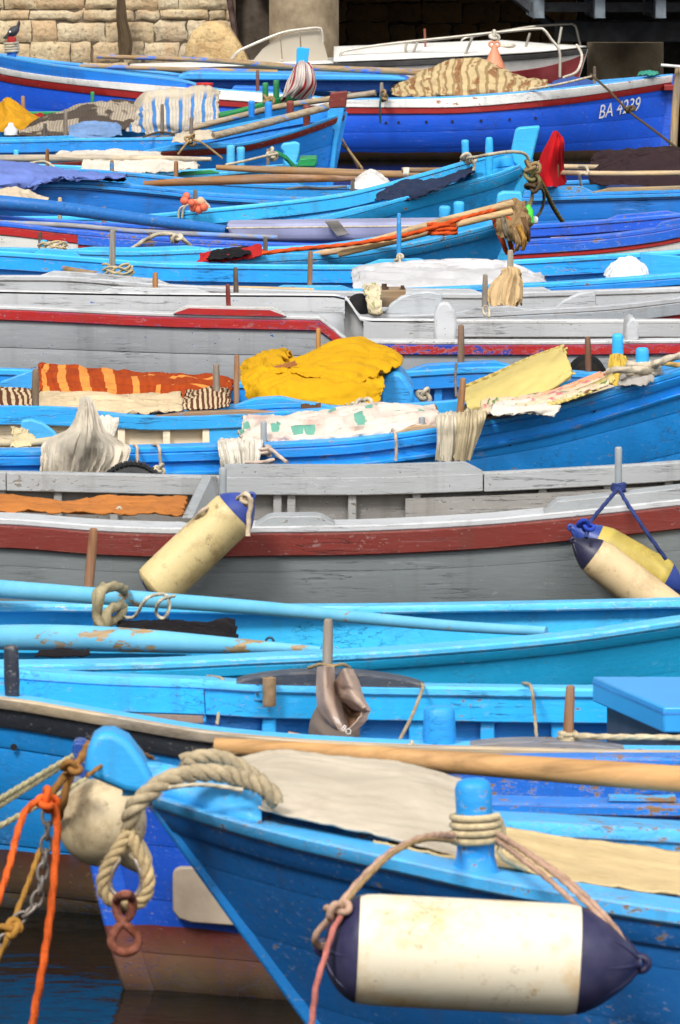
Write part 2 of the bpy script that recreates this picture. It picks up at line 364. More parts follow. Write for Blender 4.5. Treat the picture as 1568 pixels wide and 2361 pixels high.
# ------------------------------------------------------------------ boat builder
class Boat:
    """a wooden double-ended boat lying along X. near/far: (px, py) along the rail's outer top edge."""
    def __init__(s, name, label, Yc, hb, L, R, near, far=None, hull=None, planks=6, wall_th=.03, z0=-.22, group=None, inner=None, floorm=None, full=3.5, bowp=1.0, cat='boat', plank_px=None, floor_z=.09, seam=1.0, foot=0.0):
        s.seam = seam; s.foot = foot
        s.Yc, s.hb, s.z0, s.full, s.bowp, s.th = Yc, hb, z0, full, bowp, wall_th
        s.xl = PXX(L[0], Yc); s.Ll = L[1]; s.kl = L[2]; s.rl = L[3] if len(L) > 3 else .25
        s.xr = PXX(R[0], Yc); s.Lr = R[1]; s.kr = R[2]; s.rr = R[3] if len(R) > 3 else .25
        s.hN = pchip(s.lift(near, -1)); s.hF = pchip(s.lift(far, 1)) if far else s.hN
        s.root = empty(name, ((s.xl + s.xr) / 2, Yc, 0), label, cat, group)
        s.floor_z = floor_z
        s.hullm, s.inner = hull, inner or hull
        s.build_hull(planks, floorm)
    def taper(s, x):
        def f(t, k):
            t = max(0.0, min(1.0, t)); v = 1 - (1 - t) ** 2
            return v if k == 'bow' else .62 + .38 * v
        return f((x - s.xl) / s.Ll, s.kl) * f((s.xr - x) / s.Lr, s.kr)
    def b(s, x): return max(s.hb * s.taper(x), .004)
    def Y(s, x, side): return s.Yc + side * s.b(x)
    def lift(s, pts, side):
        out = []
        for px, py in pts:
            Y = s.Yc
            for _ in range(5):
                p = U(px, py, Y); Y = s.Yc + side * s.b(p.x)
            p = U(px, py, Y); out.append((p.x, p.z))
        out.sort(); o2 = [out[0]]
        for q in out[1:]:
            if q[0] > o2[-1][0] + 1e-4: o2.append(q)
        return o2
    def h(s, x, side): return s.hN(x) if side < 0 else s.hF(x)
    def X(s, px, side, py=None):
        Y = s.Yc; x = 0; yy = 1200
        for _ in range(6):
            x = PXX(px, Y, yy); Y = s.Y(x, side)
            z = s.h(x, side); yy = HOR + (CAMH - z) * FPX / Y
        return x
    def rail(s, px, side, d=0, dz=0):
        x = s.X(px, side); return Vector((x, s.Y(x, side) + side * d, s.h(x, side) + dz))
    def lat(s, x, z, side):
        h = s.h(x, side); u = max(0.0, min(1.0, (h - z) / (h - s.z0))); e = min(1.0, s.b(x) / s.hb)
        A = max(0.0, 1 - u ** s.full) ** .6; B = (1 - u) ** s.bowp
        return s.b(x) * (A * e + B * (1 - e))
    def rx(s, x, z, side):                       # raked ends
        h = s.h(x, side); tl = max(0.0, 1 - (x - s.xl) / s.Ll); tr = max(0.0, 1 - (s.xr - x) / s.Lr)
        dz = max(0.0, h - z)
        return x + s.rl * dz * (1 + s.foot * dz) * tl ** 2 - s.rr * dz * tr ** 2
    def pt(s, x, z, side, off=0): return Vector((s.rx(x, z, side), s.Yc + side * (s.lat(x, z, side) + off), z))
    def stations(s, x0, x1, dx=.07):
        n = max(2, int((x1 - x0) / dx) + 1); return [x0 + (x1 - x0) * i / n for i in range(n + 1)]
    def build_hull(s, planks, floorm):
        X = s.stations(s.xl, s.xr, .09); lv = 12; m = MB()
        for side in (-1, 1):
            rows = []
            for x in X:
                h = s.h(x, side); rows.append([s.pt(x, h - .012 + (s.z0 - h + .012) * j / lv, side, -.006) for j in range(lv + 1)])
            m.grid(rows)
        m2 = MB()
        for side in (-1, 1):
            rows = []
            for x in X:
                h = s.h(x, side); r = []
                for j in range(8):
                    z = h - .012 + (s.floor_z - h) * j / 7; l = max(s.lat(x, z, side) - s.th, 0.0)
                    r.append(Vector((s.rx(x, z, side), s.Yc + side * l, z)))
                rows.append(r)
            m2.grid(rows)
        if s.kl != 'bow' or s.kr != 'bow':
            for x, k in ((s.xl, s.kl), (s.xr, s.kr)):
                if k == 'bow': continue
                r1 = [s.pt(x, s.h(x, -1) - .012 + (s.z0 - s.h(x, -1)) * j / lv, -1, -.006) for j in range(lv + 1)]
                r2 = [s.pt(x, s.h(x, 1) - .012 + (s.z0 - s.h(x, 1)) * j / lv, 1, -.006) for j in range(lv + 1)]
                m.grid([r1, r2])
        s.hull = obj('hull', m, s.hullm, s.root, recalc=False)
        obj('inner_lining', m2, s.inner, s.root, recalc=False)
        # planks of the side towards the open water, each a board with its own slight step
        rnd = random.Random(hash(s.root['label']) % 9973 if False else len(s.root['label']) * 7 + int(s.Yc * 10))
        for k in range(planks):
            u0 = k / planks * .98; u1 = (k + 1) / planks * .98; pr = .0005 + rnd.uniform(0, .0023) * s.seam; rows = []
            for x in X:
                h = s.h(x, -1) - .004; H = h - s.z0; z1 = h - H * u0 - .0016 * s.seam; z2 = h - H * u1 + .0016 * s.seam
                w = .0012 * s.seam * noise.noise(Vector((x * 2.3, k * 3.1, s.Yc)))
                q = [s.pt(x, z1 + (z2 - z1) * t, -1, pr + w) for t in (0, .12, .5, .88, 1)]
                q[0] = s.pt(x, z1, -1, pr + w - .003 * s.seam); q[-1] = s.pt(x, z2, -1, pr + w - .003 * s.seam)
                rows.append(q)
            mm = MB(); mm.grid(rows); obj('plank', mm, s.hullm, s.hull, recalc=False, ang=60)
        # bottom boards
        m = MB(); rows = []
        for x in X:
            l = max(min(s.lat(x, s.floor_z, -1), s.lat(x, s.floor_z, 1)) - s.th, 0); rows.append([Vector((s.rx(x, s.floor_z, -1), s.Yc - l, s.floor_z)), Vector((s.rx(x, s.floor_z, -1), s.Yc + l, s.floor_z))])
        m.grid(rows); obj('bottom_boards', m, floorm or wood((120, 98, 72), .5), s.root, recalc=False)
    # sweep a section along the rail. sec(x) -> list of (outward d, z relative to rail)
    def sweep(s, name, mat, side, px0, px1, sec, parent=None, bevel=0, dx=.06, taper_ends=None):
        x0 = s.xl + .01 if px0 is None else s.X(px0, side); x1 = s.xr - .01 if px1 is None else s.X(px1, side)
        x0 = max(x0, s.xl + .005); x1 = min(x1, s.xr - .005); rows = []
        for x in s.stations(x0, x1, dx):
            q = []
            for d, dz in (sec(x, (x - x0) / (x1 - x0)) if callable(sec) else sec):
                h = s.h(x, side); bb = max(s.b(x) + d, 0.0) if d > -.2 else max(s.b(x) + d, -s.b(x))
                q.append(Vector((s.rx(x, h + dz, side), s.Yc + side * bb, h + dz)))
            rows.append(q)
        m = MB(); m.grid(rows, wrap=True, caps=True)
        return obj(name, m, mat, parent or s.root, bevel=bevel, ang=35)
    def cap(s, mat, side, w=.10, th=.026, over=.014, px0=None, px1=None, name='gunwale'):
        c = .005
        return s.sweep(name, mat, side, px0, px1, [(over, -th + c), (over, -c), (over - c, 0), (-w + c, .002), (-w, -c), (-w, -th + c), (-w + c, -th), (over - c, -th)])
    def band(s, mat, side, top, bot, d=.016, px0=None, px1=None, name='rub_rail'):
        """board on the outside of the hull between two offsets below the rail (numbers or px curves)"""
        def off(q):
            if isinstance(q, (int, float)): return lambda x: q
            f = pchip(s.lift(q, side)); return lambda x: f(x) - s.h(x, side)
        ft, fb = off(top), off(bot)
        def sec(x, t):
            a, b_ = ft(x), fb(x); h = s.h(x, side)
            la = s.lat(x, h + a, side) - s.b(x); lb = s.lat(x, h + b_, side) - s.b(x); c = .004
            return [(la - .004, a), (la + d - c, a), (la + d, a - c), (lb + d, b_ + c), (lb + d - c, b_), (lb - .004, b_)]
        return s.sweep(name, mat, side, px0, px1, sec)
    def board(s, mat, side, hgt, d0=-.03, th=.022, px0=None, px1=None, top=.0, name='inwale', parent=None):
        """board on the inside of the rail"""
        c = .003
        return s.sweep(name, mat, side, px0, px1, [(d0, top), (d0 - th + c, top), (d0 - th, top - c), (d0 - th, top - hgt + c), (d0 - th + c, top - hgt), (d0, top - hgt)], parent)
    def pad(s, mat, side, px0, px1, hgt, d0=.012, w=.07, slope=.06, top=0.0, name='oar_pad', round_=False):
        x0, x1 = s.X(px0, side), s.X(px1, side); Ln = x1 - x0
        def sec(x, t):
            e = min(t, 1 - t) * Ln
            k = min(1.0, e / slope) if not round_ else math.sin(math.pi * min(max(t, .0), 1)) ** .6
            H = top + max(.002, hgt * k)
            return [(d0, top - .001), (d0, H - .004), (d0 - .004, H), (d0 - w + .004, H), (d0 - w, H - .004), (d0 - w, top - .001)]
        return s.sweep(name, mat, side, px0, px1, sec, dx=.02)
    def ribs(s, mat, side, pxs, w=.035, dep=.03, top=-.02):
        for px in pxs:
            x = s.X(px, side); m = MB(); rows = []
            h = s.h(x, side)
            for j in range(7):
                z = h + top + (s.floor_z - h - top) * j / 6; l = s.lat(x, z, side) - s.th
                y0 = s.Yc + side * (l + .01); y1 = s.Yc + side * (l - dep)
                rows.append([Vector((x - w / 2, y0, z)), Vector((x - w / 2, y1, z)), Vector((x + w / 2, y1, z)), Vector((x + w / 2, y0, z))])
            m.grid(rows, wrap=True, caps=True); obj('rib', m, mat, s.root, bevel=.004)
    def pin(s, px, ytop, ybase, mat, side=-1, wpx=14, pxt=None, d=-.04, sq=0.0, name='thole_pin', Y=None, topk=.85):
        Y = Y if Y is not None else s.Y(s.X(px, side), side) + side * d
        a = U(px, ybase, Y); t = U(pxt if pxt is not None else px, ytop, Y); t.y += random.uniform(-.01, .01)
        r = wpx / 2 / ppm(Y); L = (t - a).length; m = MB()
        e = min(r * .5, L * .1)
        m.lathe([(-.04, r * .9), (0, r * .95), (L * .3, r * 1.02), (L * .7, r * .97), (L - e, r * topk), (L - e * .3, r * topk * .86), (L, r * topk * .55)], a, t - a, 12, sq, Vector((1, 0, 0)))
        return obj(name, m, mat, s.root, ang=50)
    def deck(s, mat, px0, px1, dz=-.02, camber=.03, name='foredeck', inset=.05):
        x0 = s.xl if px0 is None else PXX(px0, s.Yc); x1 = s.xr if px1 is None else PXX(px1, s.Yc); rows = []
        for x in s.stations(max(x0, s.xl + .02), min(x1, s.xr - .02), .08):
            bb = max(s.b(x) - inset, .001); r = []
            for j in range(9):
                v = -1 + 2 * j / 8; h = s.h(x, -1) * (1 - v) / 2 + s.h(x, 1) * (1 + v) / 2
                r.append(Vector((x, s.Yc + v * bb, h + dz + camber * (1 - v * v) * min(1, bb * 2))))
            rows.append(r)
        m = MB(); m.grid(rows); return obj(name, m, mat, s.root, solid=.015)
    def thwart(s, mat, px, w=.2, dz=-.16, th=.025):
        x = PXX(px, s.Yc); m = MB(); l = s.b(x) - s.th; z = s.h(x, -1) + dz
        m.box((x, s.Yc, z), w, 2 * l, th); return obj('thwart', m, mat, s.root, bevel=.005)
    def holes(s, pts, rpx, mat='hole'):
        for px, py in pts:
            Y = s.Yc - s.hb
            for _ in range(5):
                p = U(px, py, Y); Y = s.Yc - s.lat(p.x, p.z, -1)
            r = rpx / ppm(Y); m = MB()
            m.lathe([(0, r), (.004, r)], Vector((p.x, Y - .008, p.z)), (0, 1, 0), 12); obj('scupper', m, MAT('hole'), s.root)
    def slab(s, *a, **k): return slab(*a, parent=s.root, **k)
    def std(s, capm, bandm=None, inm=None, capw=.10, bandh=.08, inh=.1, ribpx=(), ribm=None, bd=.016, over=.014, th=.026, inthk=.022):
        for side in (-1, 1):
            s.cap(capm, side, capw, th, over)
            if bandm: s.band(bandm, side, -th, -bandh, bd)
        if inm:
            for side in (-1, 1): s.board(inm, side, inh, d0=-capw + .03, top=-th, th=inthk)
        if ribm: s.ribs(ribm, 1, ribpx, top=-th)

def slab(name, pts, Y, th, mat, parent=None, bevel=.006, label=None, cat=None, Yoff=None, bseg=2):
    """extruded outline: pts are px positions at depth Y, th is its thickness in metres"""
    m = MB(); P = [U(px, py, Y) for px, py in pts]; n = len(P)
    A = [p + Vector((0, -th / 2, 0)) for p in P]; B = [p + Vector((0, th / 2, 0)) for p in P]
    m.add(A + B, [tuple(range(n)), tuple(reversed(range(n, 2 * n)))] + [(i, i + n, (i + 1) % n + n, (i + 1) % n) for i in range(n)])
    o = obj(name, m, mat, parent, bevel=bevel, smooth=True, bseg=bseg)
    if label: tag(o, label, cat)
    return o
def arc(cx, cy, rx, ry, a0, a1, n): return [(cx + rx * math.cos(math.radians(a0 + (a1 - a0) * i / n)), cy - ry * math.sin(math.radians(a0 + (a1 - a0) * i / n))) for i in range(n + 1)]

# ------------------------------------------------------------------ loose things
def V3(pts, Y=None):
    return [U(p[0], p[1], p[2] if len(p) > 2 else Y) for p in pts]
def pole(name, label, cat, pts, rpx, mat, Y=None, rf=None, seg=14, parent=None, n=40, group=None, blade=None):
    P = V3(pts, Y); Yr = sum(p.y for p in P) / len(P)
    path = spline(P, n); m = MB(); m.tube(path, rpx / ppm(Yr), seg, rf=rf)
    o = obj(name, m, mat, parent, ang=50)
    return tag(o, label, cat, group) if label else o
def rope(name, label, cat, pts, rpx, mat, Y=None, lay=True, parent=None, closed=False, group=None, sag=0, seg=None, jit=0, world=False):
    P = pts if world else V3(pts, Y); Yr = sum(p.y for p in P) / len(P); r = rpx / ppm(Yr)
    L = plen(P) + ((P[0] - P[-1]).length if closed else 0)
    n = int(min(900, max(12, L / (r * (1.1 if lay else 3)))))
    path = spline(P, n, closed)
    if jit: path = [p + Vector(noise.noise_vector(p * 14)) * jit for p in path]
    m = MB(); m.tube(path, r, seg or (12 if lay else 8), 3 if lay else 0, r * 7, closed)
    o = obj(name, m, mat, parent, ang=70)
    return tag(o, label, cat, group) if label else o
def coil_pts(c, rx, ry, rz, turns, n=None, dz=0, ph=0, axis='z', jit=.04, seed=0):
    rnd = random.Random(seed); out = []; n = n or int(turns * 14)
    for i in range(n + 1):
        t = i / n; a = 2 * math.pi * turns * t + ph; k = 1 + rnd.uniform(-jit, jit)
        if axis == 'z': p = Vector((rx * k * math.cos(a), ry * k * math.sin(a), dz * t))
        elif axis == 'x': p = Vector((dz * t, rx * k * math.cos(a), ry * k * math.sin(a)))
        else: p = Vector((rx * k * math.cos(a), dz * t, ry * k * math.sin(a)))
        out.append(Vector(c) + p)
    return out
def knot_pts(c, r, n=46, seed=0):
    rnd = random.Random(seed); a = rnd.uniform(0, 6); out = []
    R = Matrix.Rotation(rnd.uniform(0, 6), 3, Vector((rnd.uniform(-1, 1), rnd.uniform(-1, 1), rnd.uniform(-1, 1))).normalized())
    for i in range(n):
        t = 2 * math.pi * i / n
        out.append(Vector(c) + R @ Vector((math.sin(t) + 2 * math.sin(2 * t + a * 0), math.cos(t) - 2 * math.cos(2 * t), -math.sin(3 * t) * 1.2)) * (r / 3))
    return out
def knot(name, c, rpx_size, rpx_rope, mat, parent=None, seed=0, label=None, cat=None):
    Y = c.y; m = MB(); m.tube(spline(knot_pts(c, rpx_size / ppm(Y), seed=seed), 90, True), rpx_rope / ppm(Y), 8, closed=True)
    o = obj(name, m, mat, parent, ang=70)
    return tag(o, label, cat) if label else o

def folds(u, v, fu, fv, seed):
    t = 0.0; f = .62; wt = 1.0
    wx = noise.noise(Vector((u * 1.7, v * 1.7, seed * 1.3))) * .9; wy = noise.noise(Vector((u * 1.9, v * 1.5, seed * 1.3 + 8))) * .9
    for k in range(4):
        ang = .2 + 1.1 * math.sin(seed * 1.7 + k * 2.6); ca, sa = math.cos(ang), math.sin(ang)
        x = (u * fu * ca + v * fv * sa) * f + wx; y = (-u * fu * sa + v * fv * ca) * f + wy
        r = 1 - abs(noise.noise(Vector((x, y * .38, seed + k * 5.3)))) * 2.6
        t += wt * (r - .45); f *= 1.75; wt *= .52
    return t
TMP = bpy.data.scenes.new('drape'); TMP.gravity = (0, 0, -2.5)
def drape(G, faces, nu, nv, slack, pins, frames, stiff, seed, noise_amp, air, amp):
    """let a sheet with some slack settle on its own form: Blender's cloth solver makes the creases"""
    rnd = random.Random(seed); flat = [p for r in G for p in r]
    L = sum((G[nv // 2][j + 1] - G[nv // 2][j]).length for j in range(nu - 1)) + 1e-6
    me = bpy.data.meshes.new('t'); co = bpy.data.meshes.new('c')
    N = []
    for i in range(nv):
        for j in range(nu):
            a = G[max(i - 1, 0)][j]; b = G[min(i + 1, nv - 1)][j]; c = G[i][max(j - 1, 0)]; d = G[i][min(j + 1, nu - 1)]
            n_ = (d - c).cross(b - a); n_ = n_.normalized() if n_.length > 1e-12 else Vector((0, -1, 0))
            N.append(n_)
    if sum(n_.z - .8 * n_.y for n_ in N) < 0: N = [-n_ for n_ in N]
    f0 = faces[0]; fn = (flat[f0[1]] - flat[f0[0]]).cross(flat[f0[2]] - flat[f0[0]])
    fc = faces if fn.dot(N[f0[0]]) > 0 else [tuple(reversed(f)) for f in faces]
    S = 1.0 / L                      # solve at a size of one metre
    c0 = flat[len(flat) // 2]
    cv = [(p - c0) * S - N[i] * .012 for i, p in enumerate(flat)]
    v = [(p - c0) * S + N[i] * (.010 + noise_amp * (noise.noise((p - c0) * S * 5 + Vector((seed, 0, 0))) + .7 * noise.noise((p - c0) * S * 13 + Vector((0, seed, 0))))) for i, p in enumerate(flat)]
    band = .022 + 2.0 * amp * S; nf_ = len(cv)
    cv += [(p - c0) * S + N[i] * band for i, p in enumerate(flat)]
    me.from_pydata(v, [], faces); co.from_pydata(cv, [], list(fc) + [tuple(k + nf_ for k in reversed(f)) for f in fc])
    o = bpy.data.objects.new('t', me); q = bpy.data.objects.new('c', co)
    TMP.collection.objects.link(o); TMP.collection.objects.link(q)
    m = q.modifiers.new('col', 'COLLISION'); q.collision.thickness_outer = .006; q.collision.thickness_inner = .03; q.collision.cloth_friction = 10; q.collision.use_culling = True
    if pins:
        vg = o.vertex_groups.new(name='pin'); vg.add(pins, 1.0, 'REPLACE')
    m = o.modifiers.new('cl', 'CLOTH'); s = m.settings
    s.quality = 4; s.mass = .25; s.air_damping = air; s.tension_stiffness = s.compression_stiffness = 18 * stiff; s.shear_stiffness = 6 * stiff; s.bending_stiffness = .05 * stiff
    s.tension_damping = s.compression_damping = s.shear_damping = 8; s.bending_damping = .5; s.shrink_min = -slack; s.shrink_max = -slack * .85
    if pins: s.vertex_group_mass = 'pin'; s.pin_stiffness = 1
    m.collision_settings.distance_min = .006; m.collision_settings.collision_quality = 2; m.collision_settings.use_self_collision = False
    m.point_cache.frame_end = frames + 2
    for f in range(1, frames + 1): TMP.frame_set(f)
    ev = o.evaluated_get(TMP.view_layers[0].depsgraph); e2 = ev.to_mesh()
    out = [Vector(x.co) / S + c0 for x in e2.vertices]; ev.to_mesh_clear()
    bpy.data.objects.remove(o); bpy.data.objects.remove(q); bpy.data.meshes.remove(me); bpy.data.meshes.remove(co)
    return out
def cloth(name, label, cat, rows, mat, amp=.012, fu=6, fv=3, nu=56, nv=44, seed=0, th=.003, parent=None, group=None, fine=.35, slack=.11, pin='top', frames=10, stiff=1.0, sim=True, air=2.0, hang=False):
    """draped sheet: rows of (px, py, Y) control points give its lie; the folds are solved"""
    R = [V3(r) for r in rows]; R = [spline_u(r, nu) for r in R]
    cols = [spline_u([R[i][j] for i in range(len(R))], nv) for j in range(nu)]
    G = [[cols[j][i] for j in range(nu)] for i in range(nv)]
    for i in range(nv):
        for j in range(nu):
            u = j / (nu - 1); v = i / (nv - 1); a = G[max(i - 1, 0)][j]; b = G[min(i + 1, nv - 1)][j]; c = G[i][max(j - 1, 0)]; d = G[i][min(j + 1, nu - 1)]
            G[i][j] = G[i][j] + (d - c) * (.35 * noise.noise(Vector((v * fv * 2.2, seed, u * 3)))) + (b - a) * (.35 * noise.noise(Vector((u * fu * 1.6, seed + 4, v * 3))))
    m = MB(); m.grid(G)
    if hang: sim = False
    if sim and nu * nv >= 700:
        pins = [j for j in range(nu)] + [i * nu for i in range(0, nv, 4)] + [i * nu + nu - 1 for i in range(0, nv, 4)] + [(nv - 1) * nu + j for j in range(0, nu, 6)]
        out = drape(G, m.f, nu, nv, slack, pins, frames, stiff, seed + 1, .006, air, amp)
        for i in range(nv):
            for j in range(nu):
                a = G[max(i - 1, 0)][j]; b = G[min(i + 1, nv - 1)][j]; c = G[i][max(j - 1, 0)]; d = G[i][min(j + 1, nu - 1)]
                nn = (d - c).cross(b - a); nn = nn.normalized() if nn.length > 1e-12 else Vector((0, -1, 0)); u = j / (nu - 1); v = i / (nv - 1)
                out[i * nu + j] = out[i * nu + j] + nn * amp * .3 * folds(u, v, fu * 1.3, fv * 1.3, seed)
    else:
        out = [Vector(p) for p in m.v]
        for i in range(nv):
            for j in range(nu):
                a = G[max(i - 1, 0)][j]; b = G[min(i + 1, nv - 1)][j]; c = G[i][max(j - 1, 0)]; d = G[i][min(j + 1, nu - 1)]
                nn = (d - c).cross(b - a); nn = nn.normalized() if nn.length > 1e-12 else Vector((0, -1, 0)); u = j / (nu - 1); v = i / (nv - 1)
                if hang:
                    w = noise.noise(Vector((u * 2, v * 1.2, seed))) * .8; t_ = sum((1 - abs(noise.noise(Vector((u * fu * f_ + w, v * fv * .22 * f_, seed + f_)))) * 2.6) * k_ for f_, k_ in ((1, 1), (2.1, .5), (4.3, .22)))
                    if nn.y > 0: nn = -nn
                    out[i * nu + j] = G[i][j] + nn * amp * (t_ - .6) * (.25 + .75 * v ** .6) + Vector((0, 0, amp * .8 * v * noise.noise(Vector((u * fu * 1.4, 3, seed)))))
                    continue
                out[i * nu + j] = G[i][j] + nn * amp * (folds(u, v, fu, fv, seed) * .62 + noise.noise(Vector((u * fu * 3, v * fv * 3, seed + 7.7))) * fine * .4)
    m.v = [tuple(p) for p in out]
    for i in range(nv):
        for j in range(nu): m.uv[i * nu + j] = (j / (nu - 1), 1 - i / (nv - 1))
    o = obj(name, m, mat, parent, recalc=False, ang=80, solid=min(th, .005) if sim else th)
    return tag(o, label, cat, group) if label else o
def spline_u(pts, n):
    k = len(pts); out = []
    for i in range(n):
        t = i / (n - 1) * (k - 1); a = min(int(t), k - 2); f = t - a
        P = [pts[min(max(a + j, 0), k - 1)] for j in (-1, 0, 1, 2)]; out.append(cat1(*P, f))
    return out
def fender(name, label, a, b_, rpx, Y, body, endm, group=None, cap0=None, e0=.14, e1=.14, c0=2.4, c1=2.4, Yb=None):
    """inflatable tube fender from px a to px b_ (its two eyes); c0, c1: 1 = cone, 2.4 = dome"""
    A = U(*a, Y); B = U(*b_, Yb or Y); ax = B - A; L = ax.length; r = rpx / ppm(Y); ad = ax.normalized()
    root = empty(name, A.lerp(B, .5) - Vector((0, 0, r)), label, 'fender', group)
    def rad(t):
        if t < e0: k, c = t / e0, c0
        elif 1 - t < e1: k, c = (1 - t) / e1, c1
        else: return r * (1 - .012 * (2 * t - 1) ** 2)
        return r * max((1 - (1 - k) ** c) ** (.62 if c > 2 else .8), .13) * .988
    def prof(t0, t1, n): return [((t0 + (t1 - t0) * i / n) * L, rad(t0 + (t1 - t0) * i / n)) for i in range(n + 1)]
    m = MB(); m.lathe(prof(e0 * .70, 1 - e1 * .84, 34), A, ax, 40); obj('body', m, body, root, ang=60)
    for t0, t1, em in ((0.0, e0 * .695, cap0 or endm), (1 - e1 * .835, 1.0, endm)):
        m = MB(); m.lathe([(d, q + .0015) for d, q in prof(t0, t1, 18)], A, ax, 40)
        obj('end_cap', m, em, root, ang=60)
    up = Vector((0, 0, 1)) - ad * ad.z; up = up.normalized()
    for sgn, P in ((-1, A), (1, B)):      # moulded lug with its eye
        c = P - ad * sgn * r * .02; rows = []
        q = [c + (ad * math.cos(t) * 1.15 + up * math.sin(t)) * r * .12 for t in [2 * math.pi * i / 18 for i in range(18)]]
        m = MB(); m.tube(q, r * .08, 8, closed=True); obj('eye', m, endm, root)
        m = MB()
        for k in range(8):
            th = 2 * math.pi * k / 8; dv = up * math.cos(th) + ad.cross(up) * math.sin(th); ee = e0 if sgn < 0 else e1
            q = []
            for j in range(7):
                t = ee * (.06 + .5 * j / 6); t = t if sgn < 0 else 1 - t
                q.append(A + ax * t + dv * (rad(t) + r * .004))
            m.tube(q, r * .045, 6, rf=lambda t: 1.0 - .85 * t)
        obj('rib', m, endm, root); root.children[-1]['kind'] = 'stuff'
    return root

# ------------------------------------------------------------------ palette
SKY = srgb(50, 150, 232); MID = srgb(28, 112, 214); ROY = srgb(24, 62, 196); CYA = srgb(38, 158, 208); NAVY = srgb(16, 40, 130)
LBL = srgb(70, 162, 232); GREY = srgb(176, 178, 180); DGREY = srgb(112, 117, 119); WHT = srgb(226, 226, 224); RED = srgb(168, 22, 20); MAR = srgb(112, 36, 26)
GRN = srgb(18, 138, 74); BROWN = srgb(92, 58, 44); CREAM = srgb(222, 212, 186); SLATE = srgb(58, 66, 80)
ANTI = (.14, srgb(104, 60, 50))
def MAT(k):
    if k in _M: return _M[k]
    if k == 'hole':
        m = plain((14, 14, 16), .9, .1)
    elif k == 'pin': m = wood((150, 104, 62), .25, 1.0, 'z')
    elif k == 'pin_grey': m = wood((134, 112, 88), .7, 1.0, 'z')
    elif k == 'pin_dark': m = wood((86, 66, 50), .4, 1.0, 'z')
    elif k == 'oar': m = wood((186, 142, 92), .25, 1.0, 'x')
    elif k == 'pvc': m = plain((150, 155, 160), .5, .12, 6, .25, (90, 84, 76), .05)
    _M[k] = m; return m
PK = 2.4
def pt(c, wear=.3, **k):
    k.setdefault('k', PK); return paint(c, wear, **k)

# ------------------------------------------------------------------ front: light-blue boat with the big fender
f17 = Boat('rowing_boat', 'bright blue wooden boat whose bow carries a thick rope and a large white fender', 11.15, .62, (318, 1.6, 'bow', .72), (5200, 1.8, 'bow'),
  [(351, 1829), (427, 1854), (602, 1904), (787, 1947), (932, 1979), (1100, 2016), (1283, 2050), (1568, 2095), (2400, 2180), (4000, 2120)],
  hull=pt(srgb(20, 76, 156), .3, wl=(.05, srgb(110, 40, 30))), inner=pt(SKY, .3), planks=7, bowp=1.35, seam=.3, floorm=pt(srgb(60, 90, 120)))
capm = pt(srgb(92, 160, 230), .55)
for sd in (-1, 1): f17.cap(capm, sd, .115, .03, .02)
f17.band(pt(srgb(20, 76, 158), .45), -1, -.03, -.075, .012)
f17.board(pt(srgb(48, 138, 218), .55), 1, .085, d0=-.085, top=-.002, th=.024)
f17.board(pt(srgb(150, 40, 30), .6), 1, .02, d0=-.085, top=-.089, th=.03, name='red_stringer')
f17.ribs(pt(SKY, .4), 1, range(1250, 4800, 320)); f17.thwart(wood((150, 120, 84), .4), 2200); f17.thwart(wood((150, 120, 84), .4), 3300)
f17.slab('stem_head', [(205, 1782), (197, 1765), (203, 1722), (216, 1692), (236, 1680), (262, 1680), (296, 1697), (330, 1742), (362, 1800), (368, 1822), (332, 1826), (290, 1818)], 11.15, .105, pt(srgb(64, 148, 226), .35), bevel=.018, bseg=4)
# stem timber under the head, following the raked bow
def stem(boat, w, mat, side_left=True, ztop=None, z1=None, th=.06, dx=0.0):
    x = boat.xl + .012 if side_left else boat.xr - .012; h = boat.h(x, -1); rows = []
    sg = -1 if side_left else 1
    for j in range(13):
        z = h - .005 + ((z1 if z1 is not None else boat.z0) - h) * j / 12; X = boat.rx(x, z, -1) + dx
        rows.append([Vector((X + sg * w, boat.Yc - th * .32, z)), Vector((X + sg * w, boat.Yc + th * .32, z)), Vector((X - sg * .04, boat.Yc + th / 2, z)), Vector((X - sg * .04, boat.Yc - th / 2, z))])
    m = MB(); m.grid(rows, wrap=True, caps=True); return obj('stem_post', m, mat, boat.root, bevel=.006)
rows = []
for x in f17.stations(f17.xl - .03, PXX(604, 11.15), .03):
    xx = max(x, f17.xl + .03); bb = max(f17.b(xx) - .02, .03); h = f17.h(xx, -1)
    rows.append([Vector((x, f17.Yc + v * bb, h - .002 + .055 * (1 - v * v))) for v in [-1 + j / 5 for j in range(11)]])
m = MB(); m.grid(rows); obj('foredeck', m, pt(srgb(84, 156, 228), .4), f17.root, solid=.012)
stem(f17, .014, pt(srgb(28, 100, 190), .3), th=.045)

# ------------------------------------------------------------------ royal-blue hull behind it
b16 = Boat('rowing_boat', 'royal blue boat with rusty brown bottom moored behind the thick knotted rope', 13.05, .40, (196, 1.3, 'bow', .10), (4600, 1.5, 'bow'),
  [(200, 1806), (600, 1838), (1142, 1848), (1568, 1856), (3000, 1850)], hull=pt(srgb(20, 58, 180), .3, wl=(.145, srgb(104, 46, 42))), inner=pt(srgb(24, 82, 196), .4), planks=6, bowp=.7, z0=-.3, seam=.4, foot=2.6)
b16.std(pt(srgb(30, 100, 212), .6), None, pt(srgb(24, 80, 194), .6), .09, inh=.09)
stem(b16, .03, pt(srgb(24, 66, 190), .3, wl=(.145, srgb(104, 46, 42))))
b16.slab('stem_head', [(168, 1840), (168, 1712), (176, 1704), (198, 1706), (203, 1716), (203, 1840)], 13.0, .08, pt(srgb(30, 52, 140), .7, under=srgb(140, 150, 170)))
